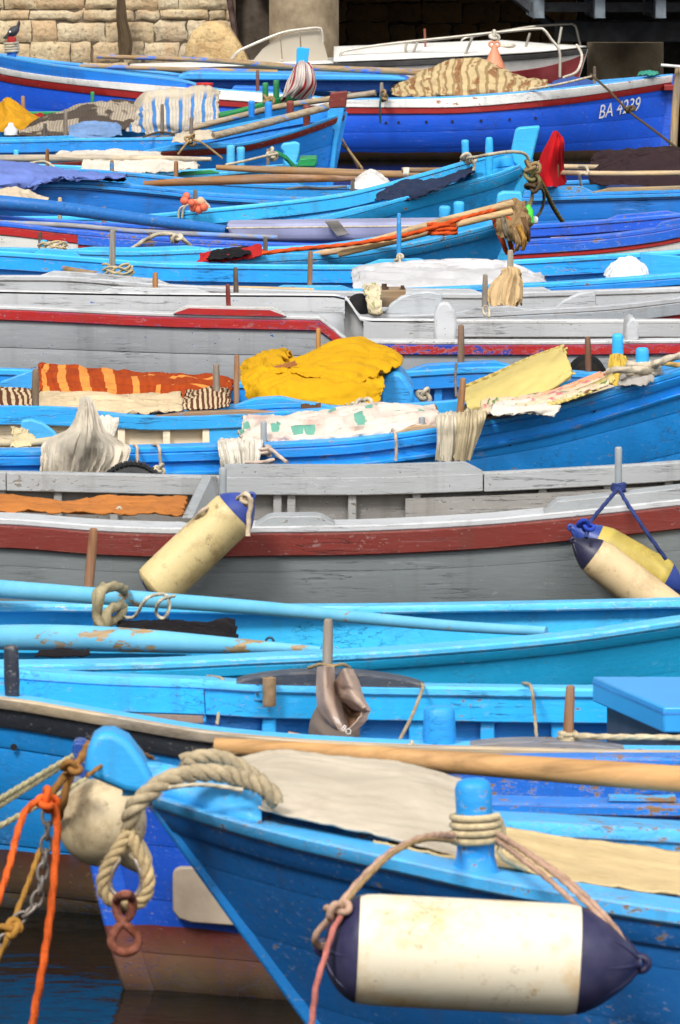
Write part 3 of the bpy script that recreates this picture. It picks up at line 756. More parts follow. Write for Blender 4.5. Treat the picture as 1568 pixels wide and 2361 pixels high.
b16.sweep('broken_plank', pt(SKY, .8), -1, 1405, 1560, lambda x, t: [(-.02, .004), (-.02, .012), (-.06, .013 + .004 * math.sin(t * 9)), (-.06, .004)])
# pale panel bolted on the bow
rows = []
pnl = []
for (px, py) in [(398, 2016), (402, 2006), (415, 2000), (590, 2000), (600, 2140), (440, 2128), (412, 2118), (398, 2100)]:
    Y = 12.8
    for _ in range(6):
        q = U(px, py, Y); Y = b16.Yc - b16.lat(q.x, q.z, -1) - .012
    pnl.append(U(px, py, Y))
m = MB(); n_ = len(pnl); m.add(pnl + [p + Vector((0, .02, 0)) for p in pnl], [tuple(range(n_))] + [(i, i + n_, (i + 1) % n_ + n_, (i + 1) % n_) for i in range(n_)])
obj('bow_panel', m, plain((176, 160, 140), .5, .3, 3, .35), b16.root, bevel=.004)

PK = 2.0
# ------------------------------------------------------------------ sky-blue boat with the cap on its pin
b15 = Boat('rowing_boat', 'sky blue boat with bare wooden rail edge and dark grey band beneath it', 14.3, .6, (-540, 1.7, 'bow', .3), (5200, 1.8, 'bow'),
  [(-400, 1560), (0, 1607), (251, 1648), (502, 1688), (787, 1711), (1100, 1722), (1568, 1732), (2500, 1735)], far=[(-300, 1510), (0, 1534), (251, 1551), (472, 1559), (602, 1567), (967, 1574), (1363, 1579), (2000, 1580)],
  hull=pt(srgb(26, 112, 200), .3, wl=(.15, srgb(84, 48, 38))), inner=pt(srgb(30, 118, 216), .3), planks=6)
for sd in (-1, 1): b15.cap(pt(srgb(96, 174, 240), .3), sd, .085, .024, .004)
b15.band(wood((196, 176, 146), .55), -1, .002, -.026, .026, name='wooden_rub_rail')
b15.band(pt(srgb(44, 48, 56), .35, under=srgb(120, 110, 96)), -1, -.027, -.074, .012, name='grey_band')
sb = pt(srgb(46, 156, 238), .35)
b15.board(sb, 1, .088, d0=-.05, th=.026, top=.0, px0=472); b15.board(sb, 1, .088, d0=-.052, th=.03, top=.0, px0=-500, px1=470)
b15.ribs(pt(srgb(40, 146, 230), .45), 1, [122, 300, 460, 621, 790, 959, 1123, 1286, 1450, 1620, 1800, 2000], w=.036)
b15.sweep('stringer', wood((150, 120, 96), .4), 1, 150, 466, [(-.085, -.088), (-.11, -.088), (-.11, -.104), (-.085, -.104)])
b15.deck(pt(srgb(30, 84, 190), .4), None, 500, dz=-.112, camber=.0, name='side_deck', inset=.09)
b15.pad(pt(SLATE, .45, under=srgb(150, 140, 130)), 1, 546, 978, .034, d0=-.0, w=.085, round_=True)
b15.pad(pt(srgb(120, 122, 130), .4), -1, 1085, 1440, .016, d0=.0, w=.085, round_=True)
b15.pin(755, 1427, 1540, MAT('pin_grey'), 1, 24, d=-.04, sq=.7, pxt=757)
b15.pin(1309, 1581, 1712, MAT('pin'), -1, 24, pxt=1316)
b15.pin(1013, 1628, 1722, pt(srgb(44, 132, 222), .3), -1, 76, d=-.05, sq=.45, name='bitt', topk=.93)
b15.pin(28, 1488, 1603, pt(srgb(38, 42, 54), .6), -1, 36, d=-.045, name='bitt', pxt=25, topk=.93)
m = MB(); c0 = b15.rail(621, 1, -.095); mm_ = 1 / ppm(c0.y)
m.lathe([(0, 15 * mm_), (.002, 16 * mm_), (66 * mm_, 16 * mm_), (66 * mm_ + .001, 13 * mm_), (50 * mm_, 12 * mm_)], U(621, 1628, c0.y - .01), (0, 0, 1), 18); obj('oarlock_tube', m, plain((150, 120, 80), .55, .45, 18, .5, (80, 60, 50), .4), b15.root)
m = MB(); m.box(U(600, 1592, c0.y + .012), 30 * mm_, .008, 48 * mm_); obj('bracket_plate', m, sb, b15.root, bevel=.002)
for yy in (1576, 1600):
    m = MB(); m.lathe([(0, 4 * mm_), (.004, 3 * mm_)], U(593, yy, c0.y + .006), (0, -1, 0), 8); obj('screw', m, plain((60, 70, 90), .5), b15.root)
b15.holes([(32, 1722)], 8)

# ------------------------------------------------------------------ turquoise boat
b14 = Boat('rowing_boat', 'turquoise boat with two long painted oars lying inside', 15.95, .72, (-3200, 1.8, 'bow'), (1930, 2.2, 'bow', .3),
  [(-600, 1522), (0, 1531), (351, 1526), (602, 1514), (787, 1506), (982, 1494), (1283, 1468), (1568, 1428), (1850, 1385)], far=[(-600, 1390), (0, 1387), (500, 1392), (781, 1392), (1200, 1386), (1568, 1378), (1850, 1372)],
  hull=pt(srgb(40, 178, 218), .14, dirt=.08), inner=pt(srgb(54, 180, 222), .12), planks=5, seam=.25, full=3)
ct = pt(srgb(104, 196, 226), .38, under=srgb(225, 225, 220))
for sd in (-1, 1): b14.cap(ct, sd, .085, .02, .016)
b14.band(pt(srgb(26, 160, 200), .22), -1, -.02, -.048, .014)
b14.sweep('seat_riser', pt(srgb(50, 170, 216), .2), 1, -1200, 432, [(-.03, -.10), (-.16, -.10), (-.16, -.125), (-.03, -.125)])
b14.sweep('seat_riser', pt(srgb(44, 164, 212), .2), 1, 432, 600, lambda x, t: [(-.03, -.125 - .02 * t), (-.12 + .08 * t, -.125 - .02 * t), (-.12 + .08 * t, -.15 - .02 * t), (-.03, -.15 - .02 * t)])
b14.thwart(pt(srgb(40, 160, 205), .2), -600); b14.thwart(pt(srgb(40, 160, 205), .2), -1600)
b14.pin(203, 1218, 1375, wood((150, 100, 60), .2, 1, 'z'), 1, 23, pxt=216)
b14.holes([(1263, 1482), (1395, 1470), (881, 1510), (640, 1530), (508, 1541), (383, 1546), (259, 1548), (1530, 1450)], 2.5)

PK = 1.7
# ------------------------------------------------------------------ grey boat with maroon band
b13 = Boat('rowing_boat', 'grey boat with broad maroon band and three fenders over its side', 19.1, .8, (-2300, 1.8, 'bow'), (2900, 1.9, 'bow'),
  [(-800, 1180), (0, 1194), (251, 1211), (427, 1216), (602, 1213), (787, 1211), (1082, 1198), (1258, 1183), (1408, 1168), (1568, 1150), (2300, 1060)],
  far=[(-800, 1075), (0, 1085), (251, 1090), (482, 1095), (800, 1096), (1115, 1087), (1300, 1078), (1568, 1061), (2300, 1000)],
  hull=pt(srgb(112, 118, 119), .12, dirt=.35), inner=pt(srgb(122, 120, 116), .5, under=srgb(90, 84, 76)), planks=5, seam=.3)
gt = pt(srgb(184, 186, 188), .35, under=srgb(140, 136, 130)); gg = pt(srgb(158, 162, 164), .45, under=srgb(140, 134, 124))
b13.cap(gt, -1, .16, .022, .012); b13.cap(gg, 1, .06, .022, .012)
b13.band(pt(MAR, .3, under=srgb(150, 110, 90)), -1, -.022, -.093, .018, name='maroon_band')
b13.board(gg, 1, .062, d0=-.045, th=.03, top=.001, px1=16); b13.board(gg, 1, .062, d0=-.045, th=.03, top=.0, px0=18, px1=480); b13.board(gg, 1, .060, d0=-.044, th=.032, px0=484, px1=1112); b13.board(gg, 1, .062, d0=-.046, th=.03, px0=1115)
def raised(x, t):
    e = 1 - max(0, t - .93) / .07; H = .004 + .034 * min(1, e)
    return [(-.0, -.004), (-.0, H), (-.074, H), (-.074, -.004)]
b13.sweep('raised_board', gg, 1, 518, 1112, raised)
b13.ribs(pt(srgb(150, 150, 148), .5, under=srgb(120, 110, 100)), 1, [-80, 5, 135, 264, 640, 672, 812, 960, 1250, 1400, 1540], w=.028, top=-.05)
b13.sweep('stringer', pt(srgb(140, 138, 134), .6, under=srgb(90, 80, 70)), 1, 934, 1640, [(-.045, -.075), (-.065, -.075), (-.065, -.14), (-.045, -.14)])
b13.pad(gg, -1, 588, 772, .030, d0=.004, w=.13, slope=.045); b13.pad(gg, -1, 1255, 1640, .034, d0=.004, w=.13, slope=.04)
b13.slab('bulkhead_board', [(413, 1197), (470, 1100), (483, 1098), (483, 1165), (436, 1197)], 18.95, .5, gg, bevel=.01) if False else None
m = MB(); A = [U(415, 1195, 18.42), U(437, 1195, 18.42), U(484, 1168, 19.75), U(484, 1098, 19.82), U(462, 1098, 19.82), U(452, 1120, 19.3)]
B_ = [p + Vector((.03, 0, 0)) for p in A]
m.add(A + B_, [tuple(range(6)), tuple(reversed(range(6, 12)))] + [(i, i + 6, (i + 1) % 6 + 6, (i + 1) % 6) for i in range(6)]); obj('bulkhead_board', m, gg, b13.root, bevel=.008)
pv = plain((150, 156, 160), .5, .15, 6, .3, (80, 84, 90), .08)
b13.pin(514, 1077, 1200, pv, -1, 18, d=-.10, topk=1); b13.pin(1426, 1030, 1150, pv, -1, 17, d=-.05, topk=1)
m = MB(); p_ = b13.rail(1425, -1, -.05); m.lathe([(0, 9.2 / 740), (.028, 9.2 / 740)], U(1424, 1136, p_.y), (0, 0, 1), 12); obj('pin_sleeve', m, plain((196, 124, 40), .6, .4), b13.root)

PK = 1.4
# ------------------------------------------------------------------ blue boat with cream lining, cushions in its bow
b12 = Boat('rowing_boat', 'bright blue boat with cream lining and ruffled cushion in its rising bow', 21.75, .75, (-2600, 1.8, 'bow'), (1960, 2.0, 'bow', .35),
  [(-800, 1036), (0, 1039), (296, 1032), (502, 1026), (787, 1013), (982, 989), (1132, 966), (1283, 936), (1434, 893), (1568, 853), (1850, 770)],
  far=[(-800, 938), (0, 938), (150, 941), (350, 957), (517, 953), (787, 937), (1052, 921), (1300, 880), (1568, 825), (1850, 765)],
  hull=pt(srgb(34, 126, 228), .36), inner=pt(srgb(214, 198, 170), .15), planks=6, full=3)
bl = pt(srgb(44, 132, 222), .35); bl2 = pt(srgb(28, 116, 218), .3)
b12.cap(bl, -1, .10, .022, .014); b12.cap(bl, 1, .06, .022, .014)
b12.band(bl2, -1, -.022, -.055, .018); b12.band(bl2, -1, -.088, -.104, .022, name='rub_strake', px0=-2400)
b12.board(pt(srgb(52, 138, 216), .4), 1, .052, d0=-.05, th=.02, top=.0, px0=185, px1=1060); b12.board(pt(srgb(46, 134, 220), .4), 1, .072, d0=-.045, th=.028, top=.010, px0=-2300, px1=180)
b12.sweep('side_panel', pt(srgb(70, 146, 222), .4), 1, 474, 700, [(-.05, -.052), (-.06, -.052), (-.06, -.12), (-.05, -.12)])
b12.ribs(pt(srgb(226, 212, 186), .12), 1, [-420, -260, -100, 60, 170, 281, 385, 476], w=.028, top=-.05)
b12.pad(wood((150, 118, 86), .4, paintc=(60, 140, 215), cover=.35), 1, 360, 640, .014, d0=.0, w=.06, slope=.12)
b12.pad(wood((176, 142, 100), .3, paintc=(44, 132, 222), cover=.3), -1, 915, 1010, .016, d0=.0, w=.08, slope=.05)
b12.pad(wood((190, 156, 110), .3, paintc=(44, 132, 222), cover=.2), -1, 1100, 1190, .014, d0=.0, w=.08, slope=.05)
b12.slab('knee_board', [(48, 1022), (48, 968), (72, 965), (100, 974), (124, 992), (142, 1012), (142, 1030), (48, 1030)], 21.7, .03, pt(srgb(86, 152, 216), .3), bevel=.008)
b12.pin(608, 971, 1062, pv, -1, 15, d=-.045, topk=1); b12.pin(973, 961, 1062, pv, -1, 15, d=-.045, topk=1)
b12.pin(1058, 871, 980, MAT('pin'), -1, 17, pxt=1068, d=-.05)
b12.pin(82, 851, 940, MAT('pin_grey'), 1, 17, d=-.03, sq=.6)
b12.pin(1424, 769, 840, pt(srgb(66, 160, 230), .25), 1, 26, d=-.03, sq=.9, name='bitt', topk=.97)
b12.pin(1481, 801, 868, pt(srgb(58, 146, 222), .25), -1, 31, d=-.05, sq=.8, name='bitt', topk=.97)
b12.deck(pt(srgb(40, 128, 216), .3), 1500, None, -.03)
b12.holes([(1176, 1024), (1370, 947)], 4)

# ------------------------------------------------------------------ blue boat with carpet and yellow oilskin
b11a = Boat('rowing_boat', 'mid blue boat with orange carpet and yellow oilskin thrown inside', 24.1, .9, (-2200, 2, 'bow'), (2400, 2, 'bow'),
  [(-700, 945), (0, 950), (400, 945), (690, 926), (787, 938), (1052, 935), (1568, 925)], far=[(-500, 846), (0, 848), (400, 875), (700, 880), (937, 853), (1183, 842), (1300, 852), (1568, 866), (2200, 850)],
  hull=pt(MID, .3), inner=pt(srgb(24, 104, 206), .35), planks=5)
b11a.std(pt(srgb(56, 140, 224), .4), pt(MID, .3), pt(srgb(28, 112, 214), .35), .09, .06, .055)
b11a.pad(pt(srgb(40, 126, 220), .4), 1, 938, 1185, .022, slope=.08, w=.09); b11a.pad(pt(srgb(60, 146, 226), .35), -1, 540, 694, .02, slope=.08, w=.09)
b11a.ribs(pt(srgb(30, 116, 216), .4), 1, [-200, 20, 960, 1010, 1060])
b11a.slab('bulkhead_board', [(0, 880), (80, 850), (80, 945), (0, 945)], 24.6, .03, pt(srgb(70, 138, 220), .25))
b11a.slab('engine_box', [(872, 936), (872, 870), (905, 845), (925, 850), (952, 885), (952, 936)], 24.0, .5, pt(srgb(62, 140, 224), .3), bevel=.02)
for a in ((498, 840, 938, 17, 'pin_grey', 500), (546, 818, 922, 13, 'pin', 545)): b11a.pin(a[5], a[1], a[2], MAT(a[4]), -1, a[3], pxt=a[0], d=-.05, sq=.3)
b11a.pin(1063, 748, 842, wood((128, 92, 62), .3, 1, 'z', (40, 110, 200), .12), 1, 16, sq=.4); b11a.pin(1357, 776, 862, wood((112, 72, 46), .15, 1, 'z'), 1, 15, pxt=1355); b11a.pin(734, 757, 880, wood((186, 132, 66), .1, 1, 'z'), 1, 12)

# ------------------------------------------------------------------ pale grey boat with red stripe and step
b11 = Boat('rowing_boat', 'pale grey boat with red stripe that steps down beside the yellow oilskin', 26.65, .85, (-2100, 2, 'bow'), (2500, 2, 'bow'),
  [(-600, 690), (0, 705), (402, 722), (600, 727), (738, 730), (748, 733), (796, 782), (806, 784), (1283, 786), (1568, 783), (2200, 770)],
  far=[(-600, 655), (0, 667), (400, 674), (790, 677), (802, 685), (832, 730), (840, 733), (1208, 735), (1568, 735), (2200, 725)],
  hull=pt(srgb(146, 149, 152), .3, under=srgb(60, 90, 150), dirt=.4), inner=pt(srgb(170, 172, 174), .35, under=srgb(80, 110, 170)), planks=5)
ge = pt(srgb(188, 189, 190), .4, under=srgb(150, 140, 126))
for sd in (-1, 1): b11.cap(ge, sd, .09, .018, .012)
rd = pt(srgb(164, 24, 20), .45, under=srgb(70, 70, 140)); rd2 = pt(srgb(160, 24, 22), .95, under=srgb(50, 70, 170))
b11.band(rd, -1, -.018, -.062, .016, px1=800, name='red_stripe'); b11.band(rd2, -1, -.018, -.062, .017, px0=801, px1=1180, name='red_stripe'); b11.band(rd, -1, -.018, -.062, .016, px0=1181, name='red_stripe')
ge2 = pt(srgb(168, 171, 174), .35, under=srgb(140, 130, 120))
b11.board(ge2, 1, .10, d0=-.06, th=.03, top=-.004, px0=838, px1=1010); b11.board(ge2, 1, .075, d0=-.06, th=.028, top=-.004, px0=1048); b11.board(pt(srgb(174, 176, 178), .45, under=srgb(50, 90, 190)), 1, .11, d0=-.06, th=.03, top=-.002, px1=795)
b11.ribs(ge2, 1, [1106, 1190, 1320, 1440, 1540], top=-.06, w=.034)
b11.deck(pt(srgb(180, 182, 184), .3), -1500, 792, -.085, 0, name='side_deck', inset=.1)
b11.pad(pt(srgb(188, 188, 186), .6, under=srgb(150, 130, 100)), -1, 400, 660, .036, d0=.02, w=.09, slope=.05)
b11.sweep('red_stripe', rd, -1, 404, 654, lambda x, t: [(.014, -.002), (.024, -.002), (.024, .003 + .022 * min(1, min(t, 1 - t) * 12)), (.014, .003 + .022 * min(1, min(t, 1 - t) * 12))])
b11.pad(pt(srgb(176, 178, 180), .35), 1, 232, 484, .024, slope=.06)
b11.slab('fin_board', [(1000, 786), (1001, 725), (1010, 700), (1022, 694), (1036, 697), (1048, 715), (1053, 740), (1053, 786)], 25.95, .05, pt(srgb(184, 186, 188), .4), bevel=.012)
b11.slab('fin_board', [(1438, 786), (1442, 742), (1450, 729), (1460, 728), (1468, 740), (1470, 786)], 25.95, .3, pt(srgb(184, 186, 188), .4), bevel=.012)
b11.pin(527, 655, 708, wood((130, 40, 30), .2, 1, 'z'), -1, 11, pxt=525); b11.pin(358, 628, 662, MAT('pin'), 1, 13)

PK = 1.1
# ------------------------------------------------------------------ grey boat with red belly
b10 = Boat('rowing_boat', 'light grey boat with rag tied to its pin and red belly under the rail', 29.0, .8, (-2000, 2, 'bow'), (2300, 2.2, 'bow'),
  [(-500, 700), (0, 715), (600, 724), (876, 727), (1100, 720), (1250, 712), (1398, 704), (1568, 685), (2000, 620)], far=[(-500, 622), (0, 634), (100, 634), (400, 655), (700, 668), (886, 672), (1100, 675), (1208, 672), (1568, 660), (2000, 600)],
  hull=pt(srgb(160, 24, 22), .2), inner=pt(srgb(166, 170, 174), .3), planks=4)
gb = pt(srgb(170, 173, 177), .35, under=srgb(150, 130, 110))
b10.std(gb, pt(srgb(150, 156, 162), .35), pt(srgb(168, 172, 176), .35), .08, .085, .07)
b10.pad(gb, 1, 95, 390, .022, slope=.06); b10.pad(gb, -1, 1048, 1222, .022, slope=.1); b10.pad(gb, 1, 905, 1110, .02, slope=.05); b10.pad(gb, 1, 1115, 1270, .02, slope=.04)
b10.slab('fin_board', [(884, 726), (900, 700), (925, 682), (955, 673), (990, 670), (1020, 676), (1020, 726)], 28.3, .04, pt(srgb(170, 174, 178), .35), bevel=.01)
b10.slab('fin_board', [(1270, 716), (1300, 690), (1335, 674), (1372, 668), (1376, 716)], 28.35, .04, gb, bevel=.01)
b10.pin(1117, 632, 724, MAT('pin_grey'), -1, 13, pxt=1119); b10.pin(1177, 576, 680, wood((206, 184, 150), .5, 1, 'z'), 1, 15, sq=.6); b10.pin(545, 616, 700, MAT('pin_dark'), -1, 12, pxt=543); 

# ------------------------------------------------------------------ blue boat with white covered box
b9 = Boat('rowing_boat', 'vivid blue boat with white sheet covered box and plastic bag aboard', 31.1, .9, (-1500, 2, 'bow'), (2300, 2.2, 'bow'),
  [(-400, 640), (0, 652), (400, 664), (800, 668), (1200, 655), (1568, 630), (2000, 590)], far=[(-400, 560), (0, 578), (200, 592), (402, 606), (787, 610), (1002, 606), (1333, 590), (1568, 575), (2000, 530)],
  hull=pt(MID, .3), inner=pt(srgb(26, 118, 220), .35), planks=4)
sk = pt(srgb(70, 164, 236), .4)
b9.std(sk, pt(MID, .3), pt(srgb(30, 130, 228), .45), .075, .06, .07)
b9.pad(sk, 1, 842, 1000, .028, slope=.08); b9.pad(sk, -1, 628, 812, .02, slope=.05); b9.pad(sk, 1, 80, 186, .03, slope=.04)
b9.pin(258, 530, 634, wood((168, 146, 118), .6, 1, 'z'), -1, 15, pxt=260, sq=.6); b9.pin(714, 578, 662, MAT('pin'), -1, 12, pxt=716)
b9.pin(920, 491, 612, pt(srgb(44, 120, 196), .5), 1, 11, sq=.4)
b9.slab('bow_bulkhead', [(1476, 640), (1476, 582), (1570, 590), (1640, 600), (1640, 655)], 31.2, .03, pt(srgb(60, 150, 226), .35))
for a, b_ in ((240, 618), (301, 621)):
    Y = b9.Yc - .75; m = MB(); r = 8 / ppm(Y); q = U(a, b_ + 14, Y)
    m.lathe([(-.03, r * .6), (r * 1.2, r * .6), (r * 1.3, r), (r * 1.9, r * 1.05), (r * 2.3, r * .5)], q, (0, 0, 1), 12); obj('mooring_knob', m, sk, b9.root)

# ------------------------------------------------------------------ light blue boat with orange lashings
b8 = Boat('rowing_boat', 'light blue boat with poles lashed by orange rope over its bow', 33.45, .75, (-2000, 2, 'bow'), (1196, 2.4, 'bow', .3),
  [(-400, 600), (0, 604), (462, 604), (650, 592), (781, 585), (932, 563), (1072, 533), (1152, 512), (1190, 494)], far=[(-400, 570), (0, 570), (300, 578), (472, 572), (700, 565), (900, 540), (1072, 508), (1152, 490), (1190, 484)],
  hull=pt(srgb(34, 122, 206), .3), inner=pt(srgb(40, 134, 216), .35), planks=4)
l8 = pt(srgb(72, 164, 230), .55, under=srgb(120, 110, 100))
b8.std(l8, pt(srgb(50, 144, 222), .5), pt(srgb(50, 148, 224), .4), .09, .07, .05)
b8.pad(l8, 1, 160, 484, .02, slope=.14); b8.pad(l8, -1, 480, 782, .018, slope=.3)
b8.slab('stem_head', [(1143, 480), (1147, 446), (1160, 440), (1202, 441), (1205, 470), (1196, 520), (1150, 520)], 33.45, .1, pt(srgb(80, 170, 228), .35), bevel=.012); stem(b8, .03, l8, False)
b8.pin(1024, 474, 536, pt(srgb(64, 156, 228), .35), -1, 26, pxt=1026, sq=.6, name='bitt', topk=1.05); b8.pin(1058, 464, 520, pt(srgb(70, 160, 226), .35), 1, 24, sq=.6, name='bitt', topk=1.05)
b8.pin(612, 545, 600, MAT('pin_dark'), -1, 11); b8.pin(93, 535, 572, MAT('pin_dark'), 1, 10)
for a, b_ in ((101, 555), (147, 558)):
    Y = b8.Yc + .5; m = MB(); r = 9 / ppm(Y); q = U(a, b_ + 14, Y)
    m.lathe([(-.05, r * .6), (r * .7, r * .6), (r * .8, r), (r * 1.4, r * 1.05), (r * 1.8, r * .5)], q, (0, 0, 1), 12); obj('mooring_knob', m, sk, b8.root)

# ------------------------------------------------------------------ royal blue boat with red stripe
b7 = Boat('rowing_boat', 'deep blue boat with red stripe, white belly and lilac board laid across', 35.75, .75, (-1300, 2, 'bow'), (2200, 2.2, 'bow'),
  [(-300, 490), (0, 512), (181, 532), (350, 545), (522, 555), (787, 565), (1000, 568), (1193, 555), (1350, 545), (1524, 524), (1568, 515), (1900, 470)],
  far=[(-300, 480), (0, 497), (300, 515), (600, 522), (1000, 523), (1218, 517), (1400, 505), (1568, 490), (1900, 450)],
  hull=pt(srgb(206, 204, 198), .3), inner=pt(ROY, .3), planks=4)
ry = pt(srgb(34, 78, 204), .5)
b7.std(ry, None, pt(srgb(26, 66, 200), .45), .075, .07, .05)
b7.band(pt(RED, .35), -1, -.026, -.075, .012, px1=178, name='red_stripe'); b7.band(ry, -1, -.026, -.082, .022, px0=180); b7.band(pt(RED, .3), -1, -.083, -.108, .012, px0=180, name='red_stripe')
b7.pad(ry, 1, 600, 752, .02, slope=.05); b7.pad(ry, 1, 1400, 1560, .022, slope=.06); b7.pad(ry, -1, 1512, 1650, .03, slope=.03)
b7.slab('deck_board', [(522, 512), (1010, 506), (1080, 512), (1080, 548), (540, 552)], 35.4, .5, plain((150, 154, 188), .6, .2, 3, .2, (90, 84, 90)), bevel=.02)
b7.pin(347, 535, 572, MAT('pin_dark'), -1, 11); b7.pin(240, 477, 505, MAT('pin_grey'), 1, 13, pxt=239); b7.pin(138, 455, 490, wood((190, 168, 130), .4, 1, 'z'), 1, 11)

# ------------------------------------------------------------------ light-blue boat with tall stem
b6b = Boat('rowing_boat', 'light blue boat with tall paddle shaped stem and dark trousers on its bow', 38.15, .85, (-1100, 2, 'bow'), (1222, 3.0, 'bow', .3),
  [(-300, 530), (261, 532), (600, 518), (781, 494), (932, 454), (1082, 416), (1160, 394), (1203, 376), (1218, 366)], far=[(-300, 500), (261, 497), (500, 478), (787, 445), (982, 396), (1102, 362), (1180, 345), (1215, 342)],
  hull=pt(srgb(30, 128, 212), .2), inner=pt(srgb(40, 140, 218), .3), planks=4)
l6 = pt(srgb(66, 166, 230), .35, under=srgb(120, 110, 100))
b6b.std(l6, pt(srgb(44, 148, 224), .4), pt(srgb(56, 156, 224), .4), .085, .10, .075)
b6b.slab('stem_head', [(1178, 350), (1188, 300), (1194, 293), (1245, 289), (1243, 300), (1226, 372), (1212, 400), (1182, 372)], 38.15, .1, pt(srgb(72, 170, 232), .3), bevel=.012); stem(b6b, .03, l6, False)
b6b.pin(1128, 316, 392, pt(srgb(60, 158, 226), .3), -1, 19, sq=.5, name='bitt'); b6b.pin(1074, 322, 372, pt(srgb(74, 168, 230), .3), 1, 17, pxt=1072, sq=.5, name='bitt', topk=1.05)
b6b.pin(813, 416, 468, MAT('pin_dark'), 1, 10); b6b.pin(450, 437, 482, MAT('pin_dark'), 1, 11)
b6b.pad(l6, -1, 735, 895, .018, slope=.2)
b6b.deck(pt(srgb(50, 150, 222), .3), 1080, None, -.08)

# ------------------------------------------------------------------ long blue boat behind it
b6 = Boat('rowing_boat', 'long mid blue boat with lavender sheet over one end and red cloth on a stick', 41.1, .9, (-700, 2.4, 'bow'), (2300, 2.2, 'bow'),
  [(-300, 404), (50, 414), (151, 415), (351, 430), (502, 446), (718, 455), (1000, 452), (1213, 447), (1400, 441), (1568, 436), (2000, 410)],
  hull=pt(srgb(24, 92, 196), .25), inner=pt(srgb(30, 110, 206), .3), planks=4)
m6 = pt(srgb(42, 124, 214), .55, under=srgb(130, 116, 90))
b6.std(m6, None, pt(srgb(36, 120, 210), .4), .08, .05, .06)
b6.band(m6, -1, -.026, -.05, .03); b6.band(pt(srgb(30, 104, 204), .5), -1, -.05, -.062, .018, name='rub_strake')
b6.pad(m6, -1, 1200, 1368, .04, slope=.08); b6.pad(wood((170, 142, 96), .3), -1, 1372, 1620, .022, slope=.1)
b6.pad(m6, 1, 590, 700, .02); b6.pin(258, 369, 410, pt(srgb(46, 96, 160), .6), 1, 10); b6.pin(406, 371, 412, MAT('pin'), 1, 11)

# ------------------------------------------------------------------ cyan boat with green rail
b5 = Boat('rowing_boat', 'pale cyan boat with green rail blocks and white sailcloth rolled aboard', 43.8, .8, (-700, 2.2, 'bow'), (712, 2.4, 'bow', .2),
  [(-300, 385), (0, 396), (200, 402), (400, 404), (502, 398), (600, 388), (680, 376), (700, 372)], hull=pt(srgb(58, 160, 214), .2), inner=pt(srgb(80, 176, 220), .3), planks=3)
c5 = pt(srgb(96, 192, 228), .35)
b5.std(c5, None, c5, .08, .05, .05)
gr = pt(GRN, .35)
b5.band(gr, -1, -.022, -.06, .02, px0=190, px1=505, name='green_band'); b5.pad(gr, -1, 88, 200, .03, d0=.02); b5.pad(gr, -1, 400, 505, .024, d0=.02)
b5.slab('stem_head', [(652, 378), (654, 350), (646, 340), (652, 330), (680, 326), (692, 330), (690, 352), (682, 384)], 43.8, .1, c5, bevel=.012)
b5.slab('green_transom', [(684, 382), (692, 362), (730, 360), (732, 372), (726, 382)], 43.9, .5, gr, bevel=.01)
for a in ((532, 334, 380, -1), (555, 338, 382, -1), (37, 345, 372, 1)): b5.pin(a[0], a[1], a[2], c5, a[3], 19 if a[3] < 0 else 12, sq=.6, name='bitt', topk=1.02)
b5.pin(109, 343, 392, MAT('pin'), -1, 9); b5.pin(618, 343, 372, MAT('pin'), 1, 8)

# ------------------------------------------------------------------ blue boat with dark-red rail
b4 = Boat('rowing_boat', 'blue boat with dark red rail and dark red topped stem', 48.4, 1.05, (-800, 2.4, 'bow'), (800, 3.2, 'bow', .2),
  [(-300, 372), (0, 372), (311, 352), (361, 343), (542, 331), (652, 307), (740, 278), (790, 258)], far=[(-300, 316), (0, 322), (186, 318), (380, 316), (462, 302), (652, 264), (740, 250), (790, 246)],
  hull=pt(srgb(26, 104, 214), .2), inner=pt(srgb(34, 110, 210), .3), planks=4)
l4 = pt(srgb(60, 140, 226), .4, under=srgb(120, 110, 104))
b4.std(l4, None, pt(srgb(36, 116, 218), .4), .09, .05, .08)
b4.band(pt(srgb(112, 34, 26), .35), -1, -.028, -.075, .018, name='dark_red_rail'); b4.band(l4, 1, -.02, -.06, .01)
b4.pad(l4, -1, 352, 545, .02, slope=.15); b4.pad(l4, 1, -60, 186, .022, slope=.1); b4.pad(pt(srgb(120, 110, 110), .5), 1, 300, 470, .014, slope=.2)
b4.slab('stem_head', [(752, 290), (756, 248), (794, 246), (792, 262), (778, 330), (772, 396), (758, 396), (770, 300)], 48.4, .12, l4, bevel=.01)
b4.slab('stem_cap', [(756, 250), (762, 213), (802, 209), (798, 247)], 48.4, .13, pt(srgb(116, 40, 30), .35), bevel=.01); stem(b4, .02, pt(srgb(30, 112, 218), .2), False)
for a in ((619, 234, 272, 1, 17), (580, 232, 258, 1, 15)): b4.pin(a[0], a[1], a[2], pt(srgb(36, 112, 214), .3), a[3], a[4], sq=.6, name='bitt', topk=1.02)
for a in ((707, 241, 290, -1), (669, 232, 266, 1)): b4.pin(a[0], a[1], a[2], pt(srgb(120, 46, 34), .4), a[3], 17, sq=.6, name='bitt', topk=1.02)
b4.pin(374, 240, 308, MAT('pin_dark'), 1, 9); b4.pin(441, 270, 332, MAT('pin_dark'), -1, 9); b4.pin(104, 284, 320, MAT('pin_dark'), 1, 9); b4.pin(151, 252, 318, MAT('pin_grey'), 1, 10, Y=49.8)

